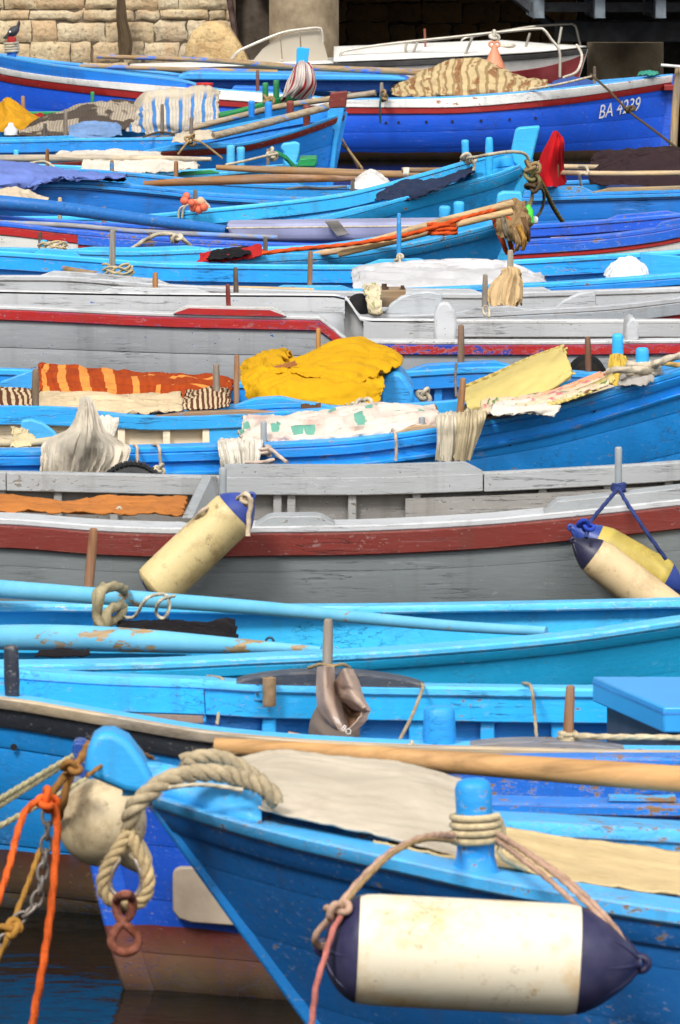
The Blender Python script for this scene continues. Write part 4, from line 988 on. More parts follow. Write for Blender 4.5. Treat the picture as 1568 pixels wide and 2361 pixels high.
# ------------------------------------------------------------------ boat with green rail and clothes
b3 = Boat('rowing_boat', 'blue boat with green rail buried under old clothes and sheets', 53.9, .9, (-900, 2.4, 'bow'), (708, 3.2, 'bow', .2),
  [(-300, 268), (0, 272), (156, 270), (350, 275), (502, 264), (642, 226), (690, 212)], hull=pt(MID, .2), inner=pt(srgb(40, 120, 214), .3), planks=3)
b3.std(gr, gr, gr, .09, .07, .07)
b3.slab('stem_head', [(680, 240), (684, 112), (690, 108), (714, 112), (710, 140), (704, 240)], 53.9, .1, pt(srgb(40, 150, 222), .3))
b3.slab('stem_brace', [(688, 238), (690, 206), (718, 208), (716, 240)], 53.6, .1, pt(srgb(36, 120, 218), .3))
for a in ((612, 190, 235, -1, 14), (637, 184, 228, -1, 14), (213, 211, 262, -1, 9), (24, 224, 268, 1, 6)): b3.pin(a[0], a[1], a[2], pt(srgb(24, 120, 70), .4), a[3], a[4], sq=.5, name='bitt', topk=1)
b3.pin(53, 221, 268, MAT('pin'), -1, 10, sq=.4); b3.pin(594, 161, 200, wood((120, 66, 46), .3, 1, 'z'), 1, 8, Y=56.4)

# ------------------------------------------------------------------ big blue boat with the registration number
b1 = Boat('fishing_boat', 'large royal blue boat with white and red stripes marked BA 4239', 58.9, 1.0, (-60, 2.4, 'bow', .15), (1548, 2.2, 'bow', .12),
  [(-40, 118), (0, 126), (100, 144), (301, 169), (420, 184), (502, 204), (660, 215), (801, 227), (1002, 224), (1150, 215), (1283, 204), (1420, 188), (1544, 171)],
  hull=pt(srgb(24, 66, 208), .15, wl=(.085, srgb(84, 44, 38)), dirt=.3), inner=pt(srgb(44, 112, 214), .3), planks=5, bowp=.6)
l1 = pt(srgb(96, 146, 224), .35)
b1.std(l1, None, l1, .1, .06, .1)
wtop = [(-40, 140), (0, 156), (151, 179), (301, 192), (502, 207), (660, 218), (801, 230), (1002, 227), (1283, 207), (1420, 191), (1544, 174)]
wbot = [(-40, 158), (0, 171), (151, 193), (301, 209), (502, 229), (660, 240), (801, 247), (1002, 248), (1283, 228), (1420, 210), (1544, 190)]
rbot = [(-40, 174), (0, 188), (151, 210), (301, 226), (502, 244), (660, 254), (801, 262), (1002, 262), (1283, 243), (1420, 225), (1544, 205)]
b1.band(pt(WHT, .45, under=srgb(190, 120, 40)), -1, wtop, wbot, .03, name='white_band'); b1.band(pt(srgb(150, 26, 24), .2), -1, wbot, rbot, .018, name='red_band')
b1.band(pt(srgb(38, 104, 222), .2), -1, -.02, [(p[0], p[1] - .6) for p in wtop], .012, px1=430, name='bulwark')
stem(b1, .05, pt(srgb(26, 70, 210), .2, wl=(.085, srgb(84, 44, 38))), False); stem(b1, .05, pt(srgb(26, 70, 210), .2), True)
b1.slab('rudder_strap', [(1530, 195), (1565, 195), (1567, 208), (1530, 208)], 58.8, .12, pt(srgb(140, 26, 22), .3))
b1.slab('hatch_box', [(414, 186), (418, 172), (436, 165), (930, 174), (945, 180), (945, 212), (414, 200)], 59.3, .9, pt(srgb(34, 84, 200), .25), bevel=.02)
b1.slab('hatch_lid', [(410, 178), (420, 168), (440, 163), (900, 171), (934, 176), (934, 183), (416, 181)], 59.25, 1.1, pt(srgb(78, 140, 222), .3), bevel=.015)
b1.slab('hatch_lid', [(530, 210), (540, 198), (640, 200), (650, 212)], 58.4, .5, pt(srgb(40, 90, 208), .3), bevel=.01)
b1.holes([(890, 283), (919, 282), (983, 281), (1043, 280), (1109, 278), (1175, 275), (1235, 272)], 3.2)
b1.pin(27, 86, 134, pt(srgb(40, 100, 210), .3), -1, 22, Y=58.7, name='bitt', topk=1); b1.pin(27, 85, 97, pt(srgb(180, 34, 28), .3), -1, 21, Y=58.68, name='bitt_cap', topk=1)
b1.pin(880, 190, 232, MAT('pin_grey'), -1, 9); b1.pin(1371, 153, 200, MAT('pin_dark'), -1, 8); b1.deck(pt(srgb(70, 130, 220), .3), 1330, None, -.03); b1.deck(pt(srgb(70, 130, 220), .3), None, 250, -.06)
cu = bpy.data.curves.new('reg', 'FONT'); cu.body = 'BA 4239'; cu.size = .2; cu.extrude = .0; cu.resolution_u = 3
to = bpy.data.objects.new('reg', cu); COL.objects.link(to); bpy.context.view_layer.update()
me = bpy.data.meshes.new_from_object(to.evaluated_get(bpy.context.evaluated_depsgraph_get())); bpy.data.objects.remove(to)
xs = [v.co.x for v in me.vertices]; x0, x1 = min(xs), max(xs); ys = [v.co.y for v in me.vertices]; y1 = max(ys)
for v in me.vertices:
    u = (v.co.x - x0) / (x1 - x0); t = v.co.y / y1
    px = 1381 + (1474 - 1381) * u + 5 * t; py = 274 - 20 * u - 32 * t
    Y = 58
    for _ in range(4):
        q = U(px, py, Y); Y = b1.Yc - b1.lat(q.x, q.z, -1) - .008
    v.co = U(px, py, Y)
bm = bmesh.new(); bm.from_mesh(me); bmesh.ops.triangulate(bm, faces=bm.faces); bm.to_mesh(me); bm.free()
ro = bpy.data.objects.new('registration_number', me); COL.objects.link(ro); me.materials.append(plain((214, 214, 210), .6, .2, 9)); setpar(ro, b1.root)

# ------------------------------------------------------------------ water
n = NB('harbour_water'); p = n.pos()
hh = n.math('ADD', n.noise(n.map(p, (1.2, 2.2, 1)), 1.6, 4, .55, .4), n.math('MULTIPLY', n.noise(n.map(p, (1, 1.6, 1)), 9, 3), .22))
n.bs(Base_Color=srgb(10, 12, 10), Roughness=.05, IOR=1.33, Specular_IOR_Level=.3, Normal=n.bump(hh, .22, .05))
m = MB(); m.grid([[Vector((-160, -30, 0)), Vector((160, -30, 0))], [Vector((-160, 75, 0)), Vector((160, 75, 0))]])
tag(obj('water', m, n.m, recalc=False), kind='structure')

# ------------------------------------------------------------------ stone quay wall
def stonem(cols, name):
    n = NB(name); p = n.pos(); r = n.obj_random()
    base = n.ramp(r, [(i / (len(cols) - 1) * .999, srgb(*c)) for i, c in enumerate(cols)])
    base = n.mix(.45, base, srgb(*cols[0]))
    stain = n.ramp(n.noise(p, 3.5, 5, .65), [(.45, 0.0), (.7, 1.0)])
    base = n.mix(n.math('MULTIPLY', stain, .5), base, srgb(172, 124, 76))
    base = n.mix(n.math('MULTIPLY', n.ramp(n.noise(n.map(p, (1, 1, .4)), 5, 6, .7), [(.5, 0.0), (.7, 1.0)]), .45), base, srgb(130, 116, 96))
    base = n.mix(n.ramp(n.noise(p, 22, 6, .75), [(.34, .8), (.44, 0.0)]), base, srgb(88, 68, 48))
    n.bs(Base_Color=base, Roughness=.9, Normal=n.bump(n.math('ADD', n.noise(p, 13, 7, .7), n.math('MULTIPLY', n.voro(p, 18), .3)), .9, .03), Specular_IOR_Level=.2)
    return n.m
def wall(name, label, x0, x1, Y, ztab, mat, seed, wmin=.2, wmax=.42, depth=.5, ztop=3.2, backm=None):
    root = empty(name, ((x0 + x1) / 2, Y, 0), label, 'wall'); rnd = random.Random(seed)
    m = MB(); m.box(((x0 + x1) / 2, Y + depth / 2 + .04, (ztop - .6) / 2), x1 - x0, depth, ztop + .6); obj('mortar_core', m, backm, root)
    for k in range(len(ztab) - 1):
        x = x0 - rnd.uniform(0, .2)
        while x < x1:
            w = rnd.uniform(wmin, wmax); a, b_ = max(x, x0), min(x + w, x1); x += w
            if b_ - a < .05: continue
            g = .004; z0, z1 = ztab[k] + rnd.uniform(-.02, .02) + g, ztab[k + 1] + rnd.uniform(-.02, .02) - g; pr = rnd.uniform(0, .035); rows = []
            for j in range(6):
                v = j / 5; r = []
                for i in range(7):
                    u = i / 6; ed = min(u, 1 - u, v, 1 - v)
                    q = Vector((a + g + (b_ - a - 2 * g) * u, 0, z0 + (z1 - z0) * v)); nz = noise.noise(Vector((q.x * 9, q.z * 9, seed))) * .02 + noise.noise(Vector((q.x * 22, q.z * 22, seed))) * .008
                    q.x += .03 * noise.noise(Vector((q.z * 9, a, 2.))); q.z += .028 * noise.noise(Vector((q.x * 8, k, 5.)))
                    q.y = Y + .03 - pr - nz - (.016 if ed > .01 else -.02)
                    r.append(q)
                rows.append(r)
            mm = MB(); mm.grid(rows); obj('stone', mm, mat, root, recalc=False, ang=70)
    return root
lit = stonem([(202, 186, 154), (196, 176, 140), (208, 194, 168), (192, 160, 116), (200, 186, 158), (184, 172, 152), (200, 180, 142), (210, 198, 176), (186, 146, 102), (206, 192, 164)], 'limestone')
dim = stonem([(150, 120, 84), (126, 100, 70), (160, 130, 92), (112, 88, 62), (140, 118, 90)], 'shade_toned_limestone')  # same limestone darkened: the recess shade is put into these colours
mort = plain((92, 76, 56), .95, .3, 8, 0, bump=.5)
X66 = lambda px: PXX(px, 66, 60)
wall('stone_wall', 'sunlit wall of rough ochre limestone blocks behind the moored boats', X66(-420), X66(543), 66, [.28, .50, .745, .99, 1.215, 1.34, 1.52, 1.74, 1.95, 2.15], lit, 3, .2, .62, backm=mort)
X70 = lambda px: PXX(px, 70, 60)
wall('stone_wall', 'shaded stone wall in the dark recess under the jetty deck', X70(520), X70(1330), 70, [.35, .62, .86, 1.12, 1.36, 1.60, 1.85], dim, 8, .28, .5, backm=plain((52, 42, 32), .95, .3, 8, 0, bump=.5))  # its mortar core also carries the recess shade in the colour
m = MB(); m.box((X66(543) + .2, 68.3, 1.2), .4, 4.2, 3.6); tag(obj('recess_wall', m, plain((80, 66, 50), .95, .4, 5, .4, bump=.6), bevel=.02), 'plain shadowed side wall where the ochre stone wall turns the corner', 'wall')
m = MB(); m.box((0, 90, 1.55), 300, 30, 3.1); tag(obj('quay', m, plain((150, 140, 124), .9, .2)), kind='structure')
m = MB(); m.box((PXX(1330, 70) + 7.0, 70.3, 1.0), 14, .6, 3.4); tag(obj('rear_wall', m, plain((40, 36, 32), .95, .4, 4, bump=.5)), 'near black rear wall behind the concrete pier on the far side', 'wall')  # closes the recess to keep it dark; shade put into its colour

# ------------------------------------------------------------------ jetty deck on columns
jt = empty('jetty', (3.4, 65, 0), 'dark steel jetty deck carried on round concrete columns', 'jetty')
conc = plain((150, 132, 104), .85, .35, 3, .5, (84, 68, 50), .5)
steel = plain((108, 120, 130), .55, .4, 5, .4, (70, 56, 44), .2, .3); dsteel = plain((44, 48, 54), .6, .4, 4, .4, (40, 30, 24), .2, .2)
xa = PXX(560, 62, 20)
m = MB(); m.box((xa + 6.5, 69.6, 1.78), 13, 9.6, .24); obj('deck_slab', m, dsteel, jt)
for px, w, Y, top, bot in ((701, 160, 64.2, 1.66, -.5), (1442, 176, 65.0, None, -.5)):
    zt = top or U(px, 97, Y).z; r = w / 2 / ppm(Y); c = U(px, 100, Y); m = MB()
    m.lathe([(0, r), (zt + .5, r)], Vector((c.x, Y, -.5)), (0, 0, 1), 40); obj('column', m, conc, jt, ang=50)
Y = 63.2; zb = U(1400, 97, Y).z; zt = U(1400, 48, Y).z
m = MB(); m.box((PXX(1280, Y, 70) + 2.2, Y + .25, (zb + zt) / 2), 4.4, .5, zt - zb); obj('cross_beam', m, dsteel, jt, bevel=.01)
Y = 62.0; z0 = U(1400, 40, Y).z
for i, px in enumerate((1232, 1372, 1512, 1652, 1792)):
    xx = PXX(px, Y, 30); m = MB()
    m.box((xx, Y + 1.2, z0 + .16), .012, 2.6, .34); m.box((xx + .05, Y + 1.2, z0), .11, 2.6, .012); m.box((xx + .05, Y - .1, z0 + .16), .1, .012, .33)
    obj('joist', m, steel, jt)
m = MB(); m.box((PXX(1226, Y, 20) + 2.4, Y + 1.0, z0 + .36), 4.8, 2.6, .05); obj('deck_edge', m, steel, jt, bevel=.005)
m = MB(); m.box((PXX(1226, Y, 20) + 2.4, Y + .4, z0 + .10), 4.8, .03, .10); obj('stringer_beam', m, dsteel, jt)
m = MB(); m.tube([U(1186, -8, 63.5), U(1290, 72, 63.5)], .05, 6); obj('brace', m, dsteel, jt)
m = MB(); m.tube([U(528, -10, 65.0), U(541, 72, 65.0), U(544, 120, 65.0)], .035, 6); tag(obj('iron_post', m, plain((70, 42, 32), .8, .4, 9)), 'rusty dark iron post beside the round concrete column', 'post')
# weathered board hanging on the wall, boulder
cloth('hanging_netting', 'old brown net hanging down the stone wall in a narrow strip', 'net', [[(272, -20, 65.8), (288, -20, 65.75)], [(268, 40, 65.8), (294, 40, 65.72)], [(274, 90, 65.8), (306, 95, 65.7)], [(276, 128, 65.8), (304, 130, 65.7)]], fabric((98, 82, 62), dirt=.6), .03, 4, 3, 24, 40, 4, .01, hang=True)
def lump(name, label, cat, outl, Y, dep, mat, rough=.02, seed=1, parent=None, flat=.5):
    """solid blob from an outline: rounded towards front and back, roughened"""
    P = [U(px, py, Y) for px, py in outl]; P = spline(P, 48, True); c = sum(P, Vector()) / len(P); rows = []
    K = 10
    for i in range(K + 1):
        a = math.pi * i / K; s = max(.02, math.sin(a)) ** flat; yy = -math.cos(a) * dep / 2
        rows.append([c + (p - c) * s + Vector((0, yy, 0)) + Vector(noise.noise_vector((c + (p - c) * s) * (1.2 / max(dep, .1)) + Vector((0, yy * 2, seed)))) * rough for p in P])
    m = MB(); m.grid(rows, wrap=True, caps=True); o = obj(name, m, mat, parent, ang=60)
    return tag(o, label, cat) if label else o
slab('boulder', [(424, 170), (430, 105), (446, 70), (474, 50), (510, 47), (532, 66), (556, 104), (576, 142), (584, 175)], 64.3, .8, stonem([(206, 178, 130), (206, 178, 130)], 'boulder_stone'), None, .15, 'big pale angular boulder standing before the stone wall', 'boulder', bseg=4)

# ------------------------------------------------------------------ white motor boat
b0 = Boat('motor_boat', 'white motor boat with tubular rail and cloudy windscreen under the jetty', 62.2, .85, (300, 2, 'stern'), (1352, 2.6, 'bow', .3), [(300, 158), (530, 153), (781, 146), (1082, 133), (1240, 124), (1345, 113)],
  hull=plain((206, 204, 200), .4, .15, 2, .3), inner=plain((200, 198, 194), .5), planks=2, bowp=.6)
wh = plain((222, 220, 214), .4, .12, 3, .25, (150, 130, 100), .05)
b0.cap(plain((40, 38, 38), .6), -1, .05, .05, .03); b0.cap(plain((40, 38, 38), .6), 1, .05, .05, .03)
b0.band(plain((128, 28, 34), .5, .25, 3), -1, [(600, 186), (1000, 176), (1150, 168), (1250, 156), (1320, 138), (1348, 126)], [(600, 260), (1348, 250)], .008, px0=620, name='red_bottom')
b0.deck(wh, 770, None, .02, .13, inset=.0); b0.deck(wh, None, 770, .0, .03, name='side_deck')
b0.slab('coach_roof', [(770, 146), (772, 126), (800, 120), (972, 112), (1050, 118), (1060, 140)], 62.2, 1.0, wh, bevel=.03)
b0.slab('hatch', [(968, 118), (972, 108), (1012, 108), (1018, 117)], 61.9, .3, wh, bevel=.015)
rl = plain((206, 200, 186), .35, .2, 6, .3, (140, 100, 60), .0, .5)
def rl_tube(pts, Y, r=3.4, nm='hand_rail'): return rope(nm, None, None, pts, r, rl, Y, lay=False, parent=b0.root, seg=8)
rl_tube([(783, 146), (785, 126), (800, 116), (900, 101), (1060, 84), (1160, 73), (1240, 66), (1256, 70), (1272, 92), (1290, 118), (1291, 178)], 61.5)
rl_tube([(1056, 118), (1066, 92), (1080, 86), (1160, 72), (1240, 60), (1310, 56), (1326, 58), (1334, 88), (1338, 106)], 62.9, 3)
for a in ([(940, 96), (935, 112), (941, 136)], [(963, 94), (948, 138)], [(1090, 83), (1070, 134)], [(1222, 76), (1212, 108)], [(1295, 62), (1288, 100)]): rl_tube(a, 61.6, 3, 'stanchion')
n = NB('cloudy_acrylic'); n.bs(Base_Color=n.mix(n.noise(n.pos(), 4, 4), srgb(188, 178, 160), srgb(214, 206, 190)), Roughness=.35, Transmission_Weight=.35, IOR=1.3)
for pts in ([(578, 146), (606, 112), (645, 84), (650, 146)], [(653, 146), (648, 84), (690, 72), (694, 146)], [(697, 146), (693, 72), (738, 68), (758, 142)]): b0.slab('windscreen_pane', pts, 61.7, .012, n.m, bevel=0)
rl_tube([(532, 138), (545, 122), (570, 108), (648, 76), (700, 67), (735, 64), (742, 72), (744, 96)], 61.65, 3.2, 'windscreen_frame')
pole('stick', 'thin reddish stick rising from the white motor boat roof', 'stick', [(979, 66), (981, 112)], 2.6, wood((150, 80, 50), .2, 1, 'z'), 61.8, n=6)
# marker buoy
bu = empty('marker_buoy', U(1140, 166, 60.6), 'salmon cone shaped buoy hanging on the motor boat rail', 'buoy'); sal = plain((222, 140, 104), .5, .15, 5, .2)
k = 1 / ppm(60.6); m = MB(); m.lathe([(0, 20 * k), (3 * k, 26 * k), (14 * k, 24 * k), (40 * k, 13 * k), (58 * k, 6 * k), (62 * k, 5 * k)], U(1140, 166, 60.6), (0, 0, 1), 24); obj('cone', m, sal, bu)
for dx in (-6, 6):
    m = MB(); m.tube([U(1140 + dx + 6 * math.cos(t), 102 + 6 * math.sin(t), 60.6) for t in [i * math.pi / 8 for i in range(16)]], 2.5 * k, 8, closed=True); obj('eye', m, sal, bu)
wr = ropem((214, 206, 190)); knot('rope_knot', U(1140, 84, 60.9), 13, 4, wr, None, 3, 'white knotted line tying the salmon buoy to the rail', 'rope')
rope('rope_coil', 'grey rope bundle lying on the white motor boat deck', 'rope', coil_pts(U(1165, 112, 61.9), .09, .05, 0, 4, dz=.04, jit=.3, seed=5), 3, wr, world=True, lay=False)
rope('mooring_line', 'white line sagging from the motor boat bow past its stem', 'rope', [(1330, 104, 61.8), (1342, 130, 61.5), (1330, 165, 61), (1300, 178, 60.5)], 3.2, wr, lay=False)
heap_pts = None
def heap(name, label, cat, front, top, Yf, Yb, mat, amp=.02, fu=6, fv=3, seed=0, nu=60, nv=40, th=.004, parent=None, group=None, fine=.4, belly=.12, **kw):
    """pile of cloth: front base line, skyline, then down behind; real depth Yf..Yb"""
    n = max(len(front), len(top)); 
    def res(a): 
        P = spline_u([Vector((x, y, 0)) for x, y in a], 14); return [(p.x, p.y) for p in P]
    f, t = res(front), res(top); Ym = Yf + (Yb - Yf) * .55; r = []
    r.append([(a[0], a[1], Yf) for a in f])
    r.append([(a[0] * .55 + b[0] * .45, a[1] * .55 + b[1] * .45, Yf + (Yb - Yf) * belly) for a, b in zip(f, t)])
    r.append([(a[0] * .12 + b[0] * .88, a[1] * .12 + b[1] * .88, Yf + (Yb - Yf) * .36) for a, b in zip(f, t)])
    r.append([(b[0], b[1], Ym) for b in t])
    back = []
    for a, b in zip(f, t):
        z = U(a[0], a[1], Yf).z; back.append((b[0], HOR + (CAMH - z) * FPX / Yb, Yb))
    r.append(back)
    return cloth(name, label, cat, list(reversed(r)), mat, amp, fu, fv, nu, nv, seed, th, parent, group, fine, **kw)

# ------------------------------------------------------------------ patterns
def UVm(n, sx, sy, rot=0, dist=.12):
    v = n.map(n.uv(), (sx, sy, 1), rot=(0, 0, rot)); return v
def p_camo(n):
    v = UVm(n, 1, 1); w = n.wave(n.map(v, (1, .35, 1), rot=(0, 0, .3)), 3.4, 2.2, 2, 2.5); w2 = n.wave(n.map(v, (1, .3, 1), rot=(0, 0, .3)), 6.8, 1.5, 2, 2.5)
    c = n.mix(n.ramp(w2, [(.72, 0.0), (.8, 1.0)]), srgb(206, 184, 140), srgb(158, 134, 94))
    k = n.math('MULTIPLY', n.ramp(w, [(.74, 0.0), (.8, .8)]), n.ramp(n.noise(v, 7, 2), [(.46, 0.0), (.52, 1.0)]))
    return n.mix(k, c, srgb(132, 78, 44))
def p_brown(n):
    v = UVm(n, 1, 1); w = n.wave(v, 16, .6)
    c = n.mix(n.ramp(n.noise(v, 3.2, 2), [(.47, 0.0), (.5, 1.0)]), srgb(86, 76, 68), srgb(176, 164, 146))
    return n.mix(n.math('MULTIPLY', n.ramp(w, [(.5, 0.0), (.6, 1.0)]), .35), c, srgb(52, 46, 42))
def p_blue_stripe(n):
    v = UVm(n, 1, 1); w = n.wave(n.map(v, (1, .2, 1)), 2.6, .9)
    w2 = n.wave(n.map(v, (1, .2, 1)), 10.4, .9)
    k = n.math('MAXIMUM', n.ramp(w, [(.78, 0.0), (.83, 1.0)]), n.math('MULTIPLY', n.ramp(w2, [(.85, 0.0), (.9, 1.0)]), .5))
    k = n.math('MULTIPLY', k, n.ramp(n.sep(n.uv())[1], [(.42, 1.0), (.5, .12)]))
    return n.mix(k, srgb(206, 194, 172), srgb(70, 130, 196))
def p_red_stripe(n):
    v = UVm(n, 1, 1); w = n.wave(v, 1.9, .4); w2 = n.wave(v, 5.7, .4)
    c = n.mix(n.ramp(w, [(.86, 0.0), (.9, 1.0)]), srgb(218, 206, 200), srgb(176, 34, 46))
    return n.mix(n.ramp(w2, [(.94, 0.0), (.97, .8)]), c, srgb(70, 50, 60))
def p_carpet(n):
    s_ = n.sep(n.uv()); u, v = s_[0], s_[1]
    hr = n.noise(n.map(n.uv(), (60, 5, 1)), 1, 3); base = n.mix(hr, srgb(140, 44, 12), srgb(190, 82, 24)); och = srgb(232, 150, 72)
    w = n.math('FRACT', n.math('MULTIPLY', u, 10.5)); st = n.math('MULTIPLY', n.math('GREATER_THAN', w, .6), n.math('LESS_THAN', u, .40))
    c = n.mix(st, base, och)
    def frame(hx, hy, wd, r):
        du = n.math('MAXIMUM', n.math('SUBTRACT', n.math('ABSOLUTE', n.math('SUBTRACT', u, .78)), hx - r), 0.0)
        dv = n.math('MAXIMUM', n.math('SUBTRACT', n.math('ABSOLUTE', n.math('SUBTRACT', v, .30)), hy - r), 0.0)
        d = n.math('SQRT', n.math('ADD', n.math('MULTIPLY', du, du), n.math('MULTIPLY', dv, dv)))
        return n.math('LESS_THAN', n.math('ABSOLUTE', n.math('SUBTRACT', d, r)), wd)
    c = n.mix(frame(.33, .52, .012, .12), c, och); c = n.mix(frame(.25, .30, .008, .03), c, och)
    sc = n.math('ADD', n.math('MULTIPLY', n.math('ABSOLUTE', n.math('SINE', n.math('MULTIPLY', u, 80.0))), .05), 0.10)
    c = n.mix(n.math('LESS_THAN', n.math('ABSOLUTE', n.math('SUBTRACT', v, sc)), .02), c, och)
    return c
def p_floral(n):
    v = UVm(n, 9, 3); d = n.voro(n.map(v, (1, 1, 1)), 1.0); nz = n.noise(v, 3.0, 3)
    k = n.ramp(n.math('ADD', d, n.math('MULTIPLY', nz, .35)), [(.40, 1.0), (.43, 0.0)])
    pk = n.ramp(n.noise(n.map(v, (1, 1, 1), (4, 2, 0)), 1.1, 3), [(.5, 0.0), (.66, .6)])
    c = n.mix(pk, srgb(226, 216, 204), srgb(220, 170, 160)); return n.mix(k, c, srgb(112, 176, 158))
def p_pink(n):
    v = UVm(n, 7, 3); d = n.voro(v, 1.3); nz = n.noise(v, 2.6, 3)
    c = n.mix(n.ramp(n.math('ADD', d, n.math('MULTIPLY', nz, .5)), [(.45, 1.0), (.6, 0.0)]), srgb(228, 206, 176), srgb(214, 122, 130))
    return n.mix(n.ramp(n.noise(n.map(v, (1, 1, 1), (3, 3, 0)), 1.7, 3), [(.6, 0.0), (.64, 1.0)]), c, srgb(110, 140, 84))
def p_check(n):
    v = UVm(n, 1, 1); w = n.wave(v, 3.4, .3); return n.mix(n.ramp(w, [(.45, 0.0), (.5, 1.0)]), srgb(206, 186, 152), srgb(96, 56, 36))
def p_slip(n):
    v = UVm(n, 4, 4); return n.mix(n.ramp(n.noise(v, 1.2, 3), [(.56, 0.0), (.6, 1.0)]), srgb(222, 210, 178), srgb(150, 160, 96))

WR = ropem((200, 188, 164)); TR = ropem((158, 132, 92)); DR = ropem((92, 76, 56)); OR = ropem((214, 84, 34)); GRR = ropem((40, 130, 84)); BLR = ropem((52, 66, 120))
# ------------------------------------------------------------------ registration boat's load
def pigeon():
    r = empty('pigeon', U(27, 88, 58.7), 'dark grey pigeon perched on the red topped post', 'pigeon'); k = 1 / ppm(58.7)
    P = [U(x, y, 58.7) for x, y in [(44, 47), (43.5, 54), (41, 61), (36, 67), (30, 73), (23, 79), (17, 83), (13, 85.5), (9.5, 87), (7.5, 88.5)]]
    rad = pchip([(0, 1.2), (.12, 3.6), (.22, 4.2), (.36, 9.0), (.52, 11), (.68, 8.5), (.8, 5.2), (.9, 4.2), (.96, 2.0), (1, .5)])
    m = MB(); m.tube(spline(P, 34), k, 14, rf=lambda t: rad(t)); obj('body', m, plain((36, 36, 42), .75, .3, 12, .3, (70, 70, 78)), r)
    m = MB(); m.tube(spline([U(41, 62, 58.56), U(35, 71, 58.53), U(26, 77, 58.54), U(20, 81, 58.58)], 14), k, 8, rf=lambda t: 1 + 5.5 * math.sin(math.pi * t) ** .7); obj('wing', m, plain((44, 44, 50), .75, .3, 14, .3, (80, 80, 88)), r)
    m = MB(); m.lathe([(0, 2.6 * k), (1.0 * k, 2.0 * k)], U(23, 73, 58.50), (-.3, -1, .3), 8); obj('white_patch', m, plain((226, 224, 220), .7), r)
    for dx in (0, 5):
        m = MB(); m.tube([U(26 + dx, 82, 58.68), U(27 + dx, 89, 58.68)], 1.0 * k, 6); obj('leg', m, plain((150, 80, 70), .6), r)
pigeon()
rope('mooring_rope', 'pale rope wound round the red topped post under the pigeon', 'rope', coil_pts(U(27, 122, 58.7), 15 / 234, 15 / 234, 0, 4, dz=.1, jit=.1), 3, WR, world=True, lay=False)
bo = wood((168, 136, 92), .4, 1, 'x', (52, 110, 200), .34)
pole('oar', 'long blue worn oar lying uppermost along the striped boat', 'oar', [(223, 130, 58.6), (480, 139, 58.8), (700, 155, 59), (1010, 168, 59.2)], 7, bo, rf=lambda t: .7 + .5 * t)
pole('oar', 'second blue oar lying lower, partly hidden behind the striped boat bulwark', 'oar', [(182, 152, 59.4), (420, 160, 59.4), (640, 168, 59.4)], 6, bo, rf=lambda t: .7 + .5 * t)
heap('tarpaulin', 'khaki tarpaulin with brown stripes heaped on the boat marked BA 4239', 'tarpaulin', [(905, 222), (990, 224), (1080, 222), (1180, 216), (1262, 204)], [(905, 212), (935, 196), (990, 165), (1040, 144), (1090, 138), (1150, 160), (1200, 186), (1262, 198)], 58.1, 59.5, fabric((196, 172, 124), pattern=p_camo), .028, 9, 4, 2, 80, 50, .01)
rope('mooring_line', 'dark line slanting from the BA 4239 boat down past its number', 'rope', [(1362, 172, 57.9), (1400, 205, 57.2), (1452, 258, 56), (1510, 302, 54.5), (1580, 356, 52.5)], 3, DR, lay=False)
knot('line_knot', U(1452, 252, 56), 12, 3.5, DR, None, 4, 'knot of dark line in front of the white boat number', 'rope')
rope('pin_lashing', 'thin teal line lashed to the pin above the scupper holes', 'rope', [(880, 215, 57.75), (876, 245, 57.7), (877, 283, 57.75)], 2.6, ropem((60, 90, 96)), lay=False)
knot('pin_knot', U(885, 222, 57.8), 14, 3, TR, None, 9, 'tangled knot at the pin beside the khaki tarpaulin', 'rope')
rope('rail_rope', 'thin pale line stretched along the white rail by the khaki tarpaulin', 'rope', [(1220, 206, 58), (1290, 194, 57.9), (1365, 176, 57.8)], 2.6, WR, lay=False)
heap('deck_cloth', 'dark blue rag crumpled on the stern of the BA 4239 boat', 'cloth', [(1270, 204), (1370, 200)], [(1275, 192), (1310, 180), (1340, 178), (1372, 190)], 58.3, 58.9, fabric((64, 92, 160)), .03, 5, 3, 7, 30, 20)
heap('net_pile', 'small teal net pile on the stern deck of the BA 4239 boat', 'net', [(1470, 174), (1520, 172)], [(1472, 168), (1495, 162), (1518, 166)], 58.6, 59, fabric((60, 150, 130)), .02, 8, 4, 3, 24, 18)
mp = empty('mooring_pole', U(1558, 345, 56), 'pale wooden mooring pole with white crosspiece beside the stern', 'pole')
m = MB(); m.tube([U(1566, 150, 56), U(1557, 250, 56), U(1552, 350, 56), Vector((U(1552, 350, 56).x, 56, -.4))], .036, 10); obj('post', m, wood((176, 148, 108), .5, 1, 'z'), mp)
m = MB(); m.tube([U(1524, 150, 55.9), U(1600, 156, 55.9)], .014, 8); obj('crosspiece', m, plain((226, 224, 220), .5), mp)
rope('mooring_line', 'pair of brown lines running down to the water by the dark red stem', 'rope', [(778, 300, 49), (800, 340, 48.5), (835, 388, 47.5)], 3, TR, lay=False)
rope('mooring_line', 'slack brown line crossing beside the dark red stem', 'rope', [(784, 330, 48.6), (806, 352, 48.4), (826, 386, 47.8)], 2.5, DR, lay=False)

